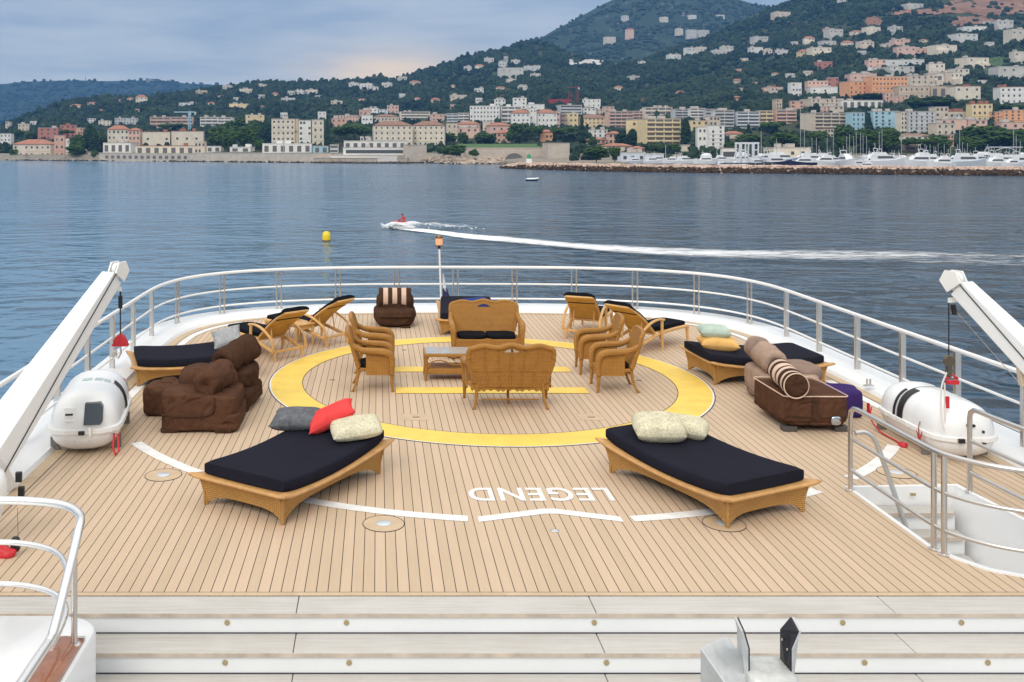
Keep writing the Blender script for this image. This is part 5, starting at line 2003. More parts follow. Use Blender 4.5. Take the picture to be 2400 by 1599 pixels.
def strip_hill(name, tbl, rr, r_front, mtl, nu, ns, foot_v, rough=1.0, seed=0):
    """a hill range: crest line tbl at distance rr, falling toward the viewer to r_front"""
    us = np.linspace(tbl[0][0], tbl[-1][0], nu)
    V, Fc = [], []
    for j in range(ns + 1):
        s = j / ns
        Y = r_front + (rr - r_front) * s if s <= .9 else r_front + (rr - r_front) * s
        for u in us:
            H1 = 10 + (V0 - interp(tbl, u)) * rr / FOC
            H0 = 10 + (V0 - foot_v) * r_front / FOC
            X = (u - U0) * Y / FOC
            w = s ** 1.35
            h = H0 + (H1 - H0) * w
            k = min(1, (1 - s) * 6 + .12) * min(1, s * 4)
            h += rough * (noise.noise(Vector((X / 260, Y / 260, seed))) * 34 + noise.noise(Vector((X / 80, Y / 80, seed + 4))) * 12 + noise.noise(Vector((X / 28, Y / 28, seed + 9))) * 4) * k
            V.append((X, Y, SEA + h))
    n = len(us)
    # back slope
    for u in us:
        H1 = 10 + (V0 - interp(tbl, u)) * rr / FOC
        V.append(((u - U0) * (rr + 700) / FOC, rr + 700, SEA + H1 * .4))
    for j in range(ns + 1):
        for i in range(n - 1):
            a = j * n + i
            Fc.append((a, a + 1, a + n + 1, a + n))
    return mesh_np(name, V, Fc, mtl, 'structure', True), us


def build_land():
    us = np.linspace(-300, 2760, 205)
    ss = [-.0001] + [k / 46 for k in range(0, 47)] + [1.08, 1.3]
    V, Fc = [], []
    n = len(us)
    for k, s in enumerate(ss):
        for u in us:
            r0, r1 = interp(SHORE, u), interp(RDIST, u)
            Y = r0 + (r1 - r0) * s
            h = land_h(u, Y) if k > 0 else -1.5
            V.append(((u - U0) * Y / FOC, Y, SEA + h))
    for j in range(len(ss) - 1):
        for i in range(n - 1):
            a = j * n + i
            Fc.append((a, a + 1, a + n + 1, a + n))
    mt = hill_material('town_slope', (.040, .060, .030), (.07, .08, .045), (.32, .27, .21), .33, 1.6, quay=True)
    mesh_np('terrain', V, Fc, mt, 'structure', True)
    mt = hill_material('peak_slope', (.030, .052, .038), (.045, .066, .042), (.33, .30, .27), .42)
    strip_hill('mountain', PEAK, 2900, 1950, mt, 110, 46, 210, .9, 3)
    mt = hill_material('far_slope', (.030, .052, .042), (.040, .062, .048), (.26, .24, .22), .35, .8)
    strip_hill('hills', FARR, 4300, 3300, mt, 100, 26, 320, 1.1, 8)


# boxes of the buildings in the photo, so that no wood grows in front of them: (u0, v0, u1, v1, Y, share hidden by trees)
BLD_BOX = []
PATCH = []        # clearings: (u0, v0, u1, v1)

ICO_V = None


def ico_template():
    t = (1 + 5 ** .5) / 2
    v = np.array([(-1, t, 0), (1, t, 0), (-1, -t, 0), (1, -t, 0), (0, -1, t), (0, 1, t), (0, -1, -t), (0, 1, -t), (t, 0, -1), (t, 0, 1), (-t, 0, -1), (-t, 0, 1)], float)
    v /= np.linalg.norm(v[0])
    f = [(0, 11, 5), (0, 5, 1), (0, 1, 7), (0, 7, 10), (0, 10, 11), (1, 5, 9), (5, 11, 4), (11, 10, 2), (10, 7, 6), (7, 1, 8), (3, 9, 4), (3, 4, 2), (3, 2, 6), (3, 6, 8), (3, 8, 9), (4, 9, 5), (2, 4, 11), (6, 2, 10), (8, 6, 7), (9, 8, 1)]
    vs_, fs, mid = [tuple(p) for p in v], [], {}

    def md(a, b):
        k = (min(a, b), max(a, b))
        if k not in mid:
            p = (np.array(vs_[a]) + np.array(vs_[b])) / 2
            vs_.append(tuple(p / np.linalg.norm(p)))
            mid[k] = len(vs_) - 1
        return mid[k]
    for a, b, c in f:
        ab, bc, ca = md(a, b), md(b, c), md(c, a)
        fs += [(a, ab, ca), (b, bc, ab), (c, ca, bc), (ab, bc, ca)]
    return np.array(vs_), np.array(fs), v, np.array(f)


def blobs(name, P, S, T, mtl, seed, rough=.35, hi=True, tall=1.0, kind='stuff'):
    """one mesh of many ragged crowns: P centres (n,3), S radii (n), T tint (n)"""
    rng = np.random.default_rng(seed)
    v42, f80, v12, f20 = ico_template()
    tv, tf = (v42, f80) if hi else (v12, f20)
    n = len(P)
    k = len(tv)
    rad_ = 1 + rough * (rng.random((n, k)) - .5) * 2
    sc = np.stack([1 + .3 * (rng.random(n) - .5), 1 + .3 * (rng.random(n) - .5), tall * (.82 + .95 * rng.random(n) ** 4)], 1)
    V = P[:, None, :] + tv[None] * rad_[..., None] * sc[:, None, :] * S[:, None, None]
    Fc = (tf[None] + (np.arange(n) * k)[:, None, None]).reshape(-1, 3)
    tint = np.clip(T[:, None] + .22 * (rng.random((n, k)) - .5), 0, 1)
    return mesh_np(name, V.reshape(-1, 3), Fc, mtl, kind, False, tint.ravel())


def blocked(u, v0, v1, Y, du):
    for (a, b, c, d, yb, fr) in BLD_BOX:
        if a - du * .6 < u < c + du * .6 and Y < yb + 6:
            low = d - fr * (d - b)
            if v0 < low and v1 > b:
                return True
    return False


def build_forest():
    rng = random.Random(11)
    P, S, T = [], [], []
    tries = 0
    while len(P) < 30000 and tries < 90000:
        tries += 1
        u = rng.uniform(-280, 2620)
        s = (.05 if u < 1340 else .012) + .97 * rng.random() ** .9
        r0, r1 = interp(SHORE, u), interp(RDIST, u)
        Y = r0 + (r1 - r0) * s
        h = land_h(u, Y)
        X = (u - U0) * Y / FOC
        vb = V0 + (10 - h) * FOC / Y
        size = (1.6 + 2.2 * rng.random() ** 1.5) * (1.0 + .4 * s)
        vt = vb - 1.7 * size * FOC / Y
        if blocked(u, vt, vb, Y, size * .8 * FOC / Y):
            continue
        if vt < -60:
            continue
        skip = False
        for (a, b, c, d) in PATCH:
            if a < u < c and b < vb < d and rng.random() < .9:
                skip = True
                break
        if skip:
            continue
        # thinner in the town itself
        if s < .20 and rng.random() < (.45 if u < 1340 else .2):
            continue
        P.append((X, Y, SEA + h + size * .55))
        S.append(size)
        g = noise.noise(Vector((X / 90, Y / 90, 5)))
        T.append(min(.93, max(0, .36 + .40 * g + .50 * (rng.random() - .5) + (.25 if rng.random() < .06 else 0))))
    mt = foliage_material('hillside_leaves', (.010, .023, .017), (.038, .062, .034), (.13, .10, .055))
    blobs('hillside_forest', np.array(P), np.array(S), np.array(T), mt, 1, .42, True, 1.05)
    # woods on the peak
    P, S, T = [], [], []
    for i in range(5200):
        u = rng.uniform(1150, 1860)
        s = .12 + .88 * rng.random()
        H1 = 10 + (V0 - interp(PEAK, u)) * 2900 / FOC
        H0 = 10 + (V0 - 210) * 1950 / FOC
        Y = 1950 + 950 * s
        X = (u - U0) * Y / FOC
        w = s ** 1.35
        h = H0 + (H1 - H0) * w
        k = min(1, (1 - s) * 6 + .12) * min(1, s * 4)
        h += .9 * (noise.noise(Vector((X / 260, Y / 260, 3))) * 34 + noise.noise(Vector((X / 80, Y / 80, 7))) * 12 + noise.noise(Vector((X / 28, Y / 28, 12))) * 4) * k
        if noise.noise(Vector((X / 60, Y / 60, 21))) > .08:
            continue
        size = 3.0 + 4.0 * rng.random()
        P.append((X, Y, SEA + h + size * .3))
        S.append(size)
        T.append(min(.9, max(0, .35 + .5 * noise.noise(Vector((X / 120, Y / 120, 5))) + .2 * (rng.random() - .5))))
    blobs('mountain_forest', np.array(P), np.array(S), np.array(T), foliage_material('peak_leaves', (.026, .042, .030), (.046, .066, .042), (.09, .09, .06)), 2, .4, False, .8)
    P, S, T = [], [], []
    for i in range(4600):
        u = rng.uniform(-400, 640)
        s = .15 + .85 * rng.random()
        H1 = 10 + (V0 - interp(FARR, u)) * 4300 / FOC
        H0 = 10 + (V0 - 320) * 3300 / FOC
        Y = 3300 + 1000 * s
        X = (u - U0) * Y / FOC
        h = H0 + (H1 - H0) * s ** 1.35
        k = min(1, (1 - s) * 6 + .12) * min(1, s * 4)
        h += 1.1 * (noise.noise(Vector((X / 260, Y / 260, 8))) * 34 + noise.noise(Vector((X / 80, Y / 80, 12))) * 12 + noise.noise(Vector((X / 28, Y / 28, 17))) * 4) * k
        size = 5 + 6 * rng.random()
        P.append((X, Y, SEA + h + size * .2))
        S.append(size)
        T.append(.2 + .5 * rng.random())
    blobs('far_forest', np.array(P), np.array(S), np.array(T), foliage_material('far_leaves', (.026, .045, .036), (.040, .062, .046), (.06, .07, .05)), 3, .4, False, .75)


build_sea()
build_watercraft()
build_land()
# ---------------------------------------------------------------- the town
CROPS = {'A': (0, 180, 3.923), 'B': (600, 180, 3.923), 'C': (1200, 180, 3.923), 'D': (1800, 180, 3.923), 'E': (900, 0, 2.9425), 'F': (1650, 0, 3.139)}
WALLC = {'w': (.80, .78, .74), 'c': (.75, .67, .55), 'b': (.65, .555, .45), 'y': (.75, .60, .36), 'p': (.70, .47, .38), 's': (.66, .40, .30), 'o': (.78, .40, .21),
         'k': (.38, .58, .68), 'g': (.56, .56, .56), 'r': (.48, .20, .155), 't': (.56, .45, .34), 'l': (.66, .69, .74), 'n': (.40, .28, .23)}
WALLN = {'w': 'white', 'c': 'cream', 'b': 'beige', 'y': 'yellow', 'p': 'pink', 's': 'salmon', 'o': 'orange', 'k': 'sky blue', 'g': 'grey', 'r': 'red brown', 't': 'tan', 'l': 'pale blue', 'n': 'brown'}


def wall_mat(k):
    return mat('plaster_' + WALLN[k].replace(' ', '_'), WALLC[k], .85, var=.10, vscale=.22)


M_TILE = mat('terracotta_tiles', (.36, .155, .10), .8, var=.22, vscale=.6)
M_BROWNTILE = mat('brown_tiles', (.25, .14, .095), .8, var=.22, vscale=.6)
M_FLATROOF = mat('flat_roof', (.50, .45, .41), .9, var=.12, vscale=.3)
M_WHITEROOF = mat('white_roof', (.70, .69, .67), .8)
M_PANE = mat('distant_pane', (.085, .09, .095), .25)
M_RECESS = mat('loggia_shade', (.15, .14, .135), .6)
M_SHUT = mat('grey_shutter', (.20, .22, .23), .6)


def unit_box_mesh(name, mtl, d=1.0):
    m = MB()
    m.box((0, 0, 0), (1, 1, 1))
    me = bpy.data.meshes.new(name)
    me.from_pydata(m.v, [], m.f)
    me.materials.append(mtl)
    me.update()
    return me


ME_WIN = unit_box_mesh('window', M_PANE)
ME_SHUT = unit_box_mesh('window_shuttered', M_SHUT)
ME_RECESS = unit_box_mesh('loggia', M_RECESS)
ME_BALC = {}


def unit(parent, name, me, c, d):
    o = bpy.data.objects.new(name, me)
    col.objects.link(o)
    o.parent = parent
    o.location = c
    o.scale = d
    return o


def conv(cr, x0, y0, x1, y1):
    ox, oy, k = CROPS[cr]
    return ox + x0 / k, oy + y0 / k, ox + x1 / k, oy + y1 / k


N_WIN = 0


def unit_me(k):
    if k not in ME_BALC:
        ME_BALC[k] = unit_box_mesh('balcony_' + WALLN[k].replace(' ', '_'), wall_mat(k))
    return ME_BALC[k]


def building(cr, x0, y0, x1, y1, wall, roof, style, st, label, yaw=None, name=None, cat='building', group=None, base=None, Yfix=None):
    global N_WIN
    u0, v0, u1, v1 = conv(cr, x0, y0, x1, y1)
    um = (u0 + u1) / 2
    Y = Yfix or land_hit(um, v1)
    sc = Y / FOC
    W, Ht = (u1 - u0) * sc, (v1 - v0) * sc
    rng = random.Random(int(um * 7 + v0 * 13))
    yaw = rng.uniform(-.22, .22) if yaw is None else yaw
    D = min(max(.55 * W, 7), 20)
    Wl = max(3.0, (W - D * abs(math.sin(yaw))) / max(.6, math.cos(yaw)))
    zb = EYE - (v1 - V0) * sc
    X = px_x(um, Y)
    roofh = 0.0
    if roof in 'hH':
        roofh = min(.20 * Wl, .28 * Ht, 3.6)
    t = thing(name or ('villa' if style == 'villa' else 'building'), label, cat, (X, Y + D / 2 * math.cos(yaw), zb), yaw, group)
    BLD_BOX.append((u0, v0, u1, v1, Y, .52 if style == 'villa' else .16))
    wm = wall_mat(wall)
    if style == 'villa' and wall == 'w':
        wm = mat('villa_render_' + 'abc'[int(um) % 3], [(.66, .65, .62), (.56, .54, .50), (.64, .58, .49)][int(um) % 3], .85, var=.1, vscale=.22)
    hb = Ht - roofh
    m = MB()
    m.box((0, 0, hb / 2 - 3), (Wl, D, hb + 6))
    if style == 'villa':
        r = rng.random()
        if r < .75 and Wl > 8:
            k = rng.uniform(.35, .6)
            sx = rng.choice((-1, 1))
            m.box((sx * Wl * (.5 - k / 2 - .02), -D * .5 - 1.0, hb * .25 - 2), (Wl * k, 3, hb * .5 + 4))
    m.build('wall', wm, t, smooth=False)
    yf = -D / 2
    # roof
    if roof in 'hH':
        oh = .5
        m = MB()
        rl = max(Wl - D, Wl * .25) / 2
        b = [(-Wl / 2 - oh, yf - oh, hb), (Wl / 2 + oh, yf - oh, hb), (Wl / 2 + oh, -yf + oh, hb), (-Wl / 2 - oh, -yf + oh, hb)]
        v = b + [(-rl, 0, hb + roofh), (rl, 0, hb + roofh)] + [(x, y, z - .35) for x, y, z in b]
        m.add(v, [(0, 1, 5, 4), (1, 2, 5), (2, 3, 4, 5), (3, 0, 4), (6, 7, 1, 0), (7, 8, 2, 1), (8, 9, 3, 2), (9, 6, 0, 3), (9, 8, 7, 6)])
        m.build('roof', M_TILE if roof == 'h' else M_BROWNTILE, t, smooth=False)
    else:
        m = MB()
        m.box((0, 0, hb + .2), (Wl + .5, D + .5, .4))
        if Wl > 12:
            for k in range(rng.randint(1, 3)):
                w = rng.uniform(2, 4.5)
                m.box((rng.uniform(-.35, .35) * Wl, rng.uniform(-.2, .25) * D, hb + 1.1), (w, 3, 1.8 + rng.random()))
        m.build('roof', {'f': M_FLATROOF, 'w': M_WHITEROOF, 't': M_TILE}[roof], t, smooth=False)
    # openings
    sth = hb / st
    if style in ('win', 'shut'):
        nc = max(2, min(13, int(Wl / rng.uniform(3.2, 4.2))))
        ww, wh = rng.uniform(1.05, 1.5), rng.uniform(1.5, 2.1)
        for r_ in range(1, st):
            if rng.random() < .6:
                unit(t, 'ledge', unit_me(wall), (0, yf - .1, r_ * sth), (Wl + .1, .3, .22))
        for r_ in range(st):
            for c_ in range(nc):
                if rng.random() < .07:
                    continue
                x = (c_ + .5) / nc * Wl - Wl / 2
                z = (r_ + .52) * sth
                unit(t, 'window', ME_SHUT if rng.random() < (.5 if style == 'shut' else .12) else ME_WIN, (x, yf + .02, z), (min(ww, .45 * Wl / nc), .3, min(wh, sth * .55)))
                N_WIN += 1
    elif style == 'balc':
        key = wall
        unit_me(wall)
        for r_ in range(st):
            unit(t, 'loggia', ME_RECESS, (0, yf + .0, (r_ + .62) * sth), (Wl * .94, .24, sth * .48))
            unit(t, 'balcony', ME_BALC[key], (0, yf - .55, (r_ + .20) * sth), (Wl * .96, 1.3, sth * .34))
            N_WIN += 2
        for c_ in range(1, max(2, int(Wl / 6))):
            unit(t, 'pier', ME_BALC[key], (c_ / max(2, int(Wl / 6)) * Wl - Wl / 2, yf - .35, hb / 2), (.5, .9, hb * .99))
            N_WIN += 1
    elif style == 'band':
        for r_ in range(st):
            unit(t, 'window_band', ME_WIN, (0, yf + .02, (r_ + .55) * sth), (Wl * .92, .3, sth * .42))
            N_WIN += 1
    elif style == 'arch':
        nc = max(2, int(Wl / 5.5))
        for c_ in range(nc):
            x = (c_ + .5) / nc * Wl - Wl / 2
            unit(t, 'opening', ME_RECESS, (x, yf + .02, hb * .46), (Wl / nc * .5, .35, hb * .66))
            N_WIN += 1
    elif style in ('few', 'villa'):
        n = 3 if W > 7 else 2
        for c_ in range(n):
            x = (c_ + .5 + rng.uniform(-.15, .15)) / n * Wl - Wl / 2
            for r_ in range(st):
                if rng.random() < .15:
                    continue
                unit(t, 'window', ME_WIN, (x, yf + .0, (r_ + .55) * sth), (min(1.7, Wl * .18), .3, min(1.8, sth * .5)))
                N_WIN += 1
    return t


TOWN = '''
A|0|525|105|640|w|f|win|3|white house at the waterside beside the trees at the far left edge
A|48|415|95|500|b|f|few|3|narrow beige tower rising behind the white waterside house
A|165|435|270|502|b|f|win|2|beige block between the narrow tower and the brick red house
A|270|410|345|450|w|f|few|1|small white house above the brick red apartment house
A|345|472|545|580|r|f|few|3|brick red apartment house behind the long terracotta roofed villa
A|545|445|690|560|r|t|few|3|taller brick red wing with white parapet behind the pink tower
A|685|472|775|560|s|f|few|3|salmon house at the end of the brick red terrace
A|115|575|480|748|b|h|win|2|long beige villa with low terracotta roof on the waterfront
A|485|545|590|750|s|f|win|3|salmon pink tower standing on the waterfront
A|580|570|634|690|w|f|few|2|little white house right of the salmon tower
A|975|445|1180|640|c|h|win|3|cream mansion with red hipped roof above the terraces
A|1180|470|1290|640|p|h|win|3|pink wing attached right of the red roofed mansion
A|1296|508|1560|650|c|t|few|1|blank cream hall with low terracotta roof, left half
A|1560|502|1865|650|c|t|few|1|blank cream hall with low terracotta roof, right half
A|1245|638|1790|712|c|t|arch|1|low terrace restaurant with a row of dark openings below the blank hall
A|1790|600|1885|712|b|f|few|2|plain beige block closing the terrace restaurant
A|940|610|1240|700|w|f|arch|1|white pergola terrace below the red roofed mansion
A|600|695|830|768|b|f|arch|1|low beige boathouse at the foot of the cypress trees
A|1362|372|1560|475|p|f|balc|3|pink balcony apartments behind the blank hall, left block
A|1560|372|1770|470|p|f|balc|3|pink balcony apartments behind the blue crane
A|1832|372|2000|460|w|f|balc|3|white balcony apartments left of the yellow terrace
A|2000|375|2145|460|w|f|balc|3|white balcony apartments directly left of the yellow terrace
A|805|385|882|428|w|f|few|2|small white house below the wooded point
A|905|405|1012|450|c|f|win|2|cream house behind the red roofed mansion
A|1035|382|1262|440|g|f|win|2|grey white house on the slope behind the mansion
A|1892|642|2045|692|w|w|arch|1|white marquee with blue openings on the sea wall
A|2110|650|2330|692|w|w|arch|1|white snack bar pavilion on the sea wall
B|-110|352|75|430|y|f|few|2|yellow terrace house behind the big waterfront trees
B|130|390|355|650|c|f|win|5|cream hotel with three window columns on the waterfront
B|355|392|385|645|y|f|few|1|yellow pilaster stair tower of the cream hotel
B|385|402|505|645|w|f|few|5|blank white wing of the cream hotel
B|505|398|622|645|c|f|shut|4|greenish cream end wing of the cream hotel
B|220|330|290|392|w|f|few|1|white lift house on top of the cream hotel
B|50|618|510|700|w|w|arch|1|long white marquee in front of the cream hotel
B|510|640|665|702|k|f|arch|1|blue beach club hut beside the long marquee
B|680|628|758|704|g|f|band|2|dark glass box beside the blue beach club hut
B|565|322|645|400|w|f|win|2|white cube house behind the cream hotel
B|690|385|830|470|s|f|few|2|salmon house behind the umbrella pines
B|715|357|960|420|p|f|win|2|pink row house behind the salmon house
B|945|305|1060|372|s|f|few|1|orange roofed house on the first slope
B|985|290|1132|335|w|f|few|1|white house next to the orange roofed house
B|1130|300|1215|345|l|f|win|2|pale blue house on the first slope
B|1205|265|1312|345|p|f|few|2|pink church-like house below the wooded slope
B|970|355|1075|440|w|f|few|1|white gabled house left of the long brown roof
B|1075|345|1315|420|b|H|win|1|long house with brown roof above the palace
B|1312|322|1600|400|c|f|band|3|cream apartments with ribbon windows above the palace
B|1600|345|1752|410|p|f|win|2|pink terrace right of the ribbon window apartments
B|1755|340|1860|415|l|f|balc|3|pale blue white apartments, left block
B|1860|335|1965|415|w|f|balc|3|white apartments joined to the pale blue block
B|1070|405|1440|640|c|H|win|4|cream palace with brown tiled roof, long left wing
B|1440|405|1752|640|c|H|win|4|cream palace with brown tiled roof, right wing facing the lawn
B|1752|430|1850|600|b|f|win|3|beige annex at the right end of the palace
B|805|592|1382|680|w|f|arch|1|upper tier of the stepped white restaurant on the rocks
B|790|655|1375|730|w|f|band|1|lower tier of the stepped white restaurant on the rocks
B|958|550|1062|600|w|f|few|1|small white kiosk behind the stepped restaurant
B|1840|408|2078|500|p|h|win|1|pink house with broad orange roof
B|1850|470|2075|570|p|f|few|2|pink garden front below the broad orange roof
B|2085|412|2200|500|b|f|win|2|narrow beige house between the orange roofs
B|2130|420|2354|520|p|h|few|1|low pink house with long orange roof
B|2210|490|2354|610|s|h|few|2|salmon house with orange roof beside the lawn
B|1968|270|2260|425|w|w|win|4|white flat roofed hotel with four rows of windows
B|2250|275|2440|425|w|w|balc|4|white balconied wing right of the flat roofed hotel
B|2192|208|2300|272|w|f|few|2|white penthouse cubes on top of the flat roofed hotel
B|2020|195|2082|245|w|f|few|1|small white cube on the slope above the flat roofed hotel
C|0|300|165|470|w|h|win|3|white hotel with red roofs, left wing
C|165|290|225|470|w|f|few|3|white gable tower between the red roofed wings
C|225|298|415|470|w|h|win|3|white hotel with red roofs, right wing
C|380|320|450|475|p|f|win|3|pinkish end bay of the red roofed hotel
C|10|195|140|300|w|f|few|3|white penthouse tower above the red roofed hotel
C|140|255|300|310|w|w|few|1|white round roofed house above the red roofed hotel
C|415|262|648|345|g|f|band|3|grey unfinished tower with open floors below the red crane
C|418|340|500|470|n|f|few|3|dark facade left of the yellow corner house
C|485|335|622|470|y|f|few|3|yellow corner house below the unfinished tower
C|622|345|885|470|y|H|win|3|yellow ochre house with broad brown roof
C|650|208|830|285|w|f|win|2|white villa with roof terrace above the town
C|648|288|770|350|w|f|few|2|white house below the roof terrace villa
C|770|300|845|350|b|f|win|2|beige house between the white house and the pink blocks
C|840|275|942|330|p|f|win|2|pale pink house behind the long pink block
C|882|320|1120|480|p|f|balc|5|long pink apartment block with stacked balconies
C|1115|318|1228|400|p|f|balc|3|pink apartments behind the yellow balcony block
C|1225|282|1482|360|c|f|balc|2|cream penthouse apartments topping the town
C|1482|300|1640|400|g|f|balc|4|grey white terraced apartments, left part
C|1640|292|1780|400|w|f|balc|4|white terraced apartments, middle part
C|1780|300|1900|390|g|f|balc|3|grey white terraced apartments, right part
C|1055|398|1200|640|y|f|few|3|blank yellow side of the balcony block
C|1195|388|1560|640|y|f|balc|6|big yellow balcony block with six dark bands
C|1632|405|1810|500|y|f|few|2|low yellow house left of the beige tower
C|1805|365|1918|500|b|f|few|3|plain beige tower behind the white office block
C|1708|465|1808|680|w|f|few|3|blank white side of the white office block
C|1805|448|1955|680|w|f|win|6|white office block with six window rows
C|1862|310|2042|490|g|f|balc|6|grey apartment house with stepped balconies
C|2065|325|2275|480|l|f|balc|5|pale blue white apartments with bay fronts
C|2275|315|2400|460|y|f|balc|4|yellow apartments right of the bay fronted house
C|265|485|380|600|o|h|few|1|small house with bright orange roof among the pines
C|720|488|885|560|w|f|win|2|white lattice fronted house left of the dark cypresses
C|885|500|1005|620|p|h|few|2|pinkish house with red roof left of the dark cypresses
C|850|612|1100|690|b|h|arch|1|pavilion with wide red roof near the round bush
C|1105|638|1218|700|r|h|few|1|small red house right of the wide red roof
C|700|560|870|620|s|h|few|1|low salmon house behind the promenade
C|1550|630|1640|690|c|f|few|1|small cream house at the foot of the yellow block
C|1000|700|1225|798|l|f|few|1|pale blue grey boatyard shed on the quay
C|1225|715|1410|800|l|w|arch|1|row of pale boat covers beside the boatyard shed
C|1940|662|2082|775|w|f|band|1|white harbour office left of the travel lift
C|1960|500|2130|580|b|h|few|1|house with brown red roof behind the harbour office
D|30|655|398|760|c|f|few|1|long cream harbour warehouse
D|68|208|132|340|t|f|few|4|tall narrow tan tower on the slope
D|0|325|92|420|y|f|balc|3|yellow apartments at the foot of the tan tower
D|75|310|262|440|p|f|balc|4|pale pink apartments with white balconies
D|215|225|332|292|s|f|few|2|salmon house above the pale pink apartments
D|150|300|260|345|p|f|few|2|pink house stacked behind the pale pink apartments
D|365|205|705|275|b|f|win|2|long beige terrace left of the white veranda
D|448|278|560|335|p|f|win|2|pink townhouse above the beige balcony block
D|560|275|700|335|b|f|few|2|beige townhouse right of the pink townhouse
D|668|218|1062|292|w|f|arch|1|long white veranda house below the orange hotel
D|1082|150|1165|250|p|f|win|3|pink corner house right of the veranda
D|1160|175|1272|250|p|f|win|2|low pink house joined to the corner house
D|372|40|560|160|p|f|win|3|pale pink house among trees left of the orange hotel
D|560|10|650|130|r|f|few|3|crimson striped house left of the orange hotel
D|400|95|655|165|w|f|few|1|white terrace below the crimson striped house
D|205|55|312|190|w|f|few|3|greyish white villa tower among dark trees
D|0|95|145|145|b|t|few|1|low house with red roof among dark trees
D|710|45|960|205|o|f|win|4|orange hotel, left wing with rows of small windows
D|955|0|1285|175|o|f|win|4|orange hotel, taller right wing
D|760|-25|1010|50|p|f|few|1|pale pink upper terrace of the orange hotel
D|1285|-10|1480|110|b|f|few|3|plain beige block right of the orange hotel
D|1215|88|1500|210|t|f|win|2|tan villa front with framed windows
D|1500|88|1725|190|t|f|arch|1|tan colonnade with tall dark openings
D|1470|-30|1620|85|c|f|arch|1|cream house with dark garage above the colonnade
D|1620|-40|1800|80|c|f|win|2|cream terraced house above the colonnade
D|1725|88|1955|220|c|t|few|2|cream villa with red eaves at the right of the colonnade
D|1520|280|1665|425|b|f|few|3|plain beige house right of the dark grid block
D|1665|320|1880|400|b|t|few|1|low house with red tiles behind the light blue house
D|1708|345|1850|405|l|f|win|2|light blue house above the long pink wall
D|1605|395|1840|490|p|f|few|2|long pink garden house, left part
D|1835|398|2020|490|p|f|few|2|long pink garden house, right part
D|1880|250|2068|420|y|t|win|3|yellow tower house with red eaves
D|2090|325|2162|450|o|f|win|4|narrow orange house right of the yellow tower house
D|2180|308|2400|430|o|f|win|4|orange apartment house at the right edge
D|2150|420|2400|490|p|f|few|1|pink base wall below the right edge orange house
D|2148|95|2400|255|w|t|win|3|white apartment house with red eaves at the right edge
D|368|335|745|500|b|f|balc|5|long beige balcony block above the marina
D|748|330|895|500|k|f|win|4|sky blue apartment house, left half behind the tall pine
D|975|320|1215|490|k|f|win|5|sky blue apartment house, right half
D|1215|325|1280|530|c|f|win|5|cream strip joining the sky blue house and grid block
D|1280|322|1540|530|g|f|win|6|grey grid block with dark windows
D|1215|520|1510|600|b|H|few|1|low house with brown roof below the grid block
D|1530|430|1730|540|b|f|win|2|beige stone house right of the grid block
D|1650|535|1722|650|s|f|win|3|salmon house at the marina below the stone house
D|108|575|202|660|p|f|win|2|pink house behind the cream warehouse
D|500|480|610|560|b|t|few|2|beige house hidden below the long balcony block
D|1250|545|1420|640|c|f|few|2|cream house among trees above the marina
D|1270|630|1372|690|n|f|band|1|dark glazed harbour tower cabin above the yachts
'''
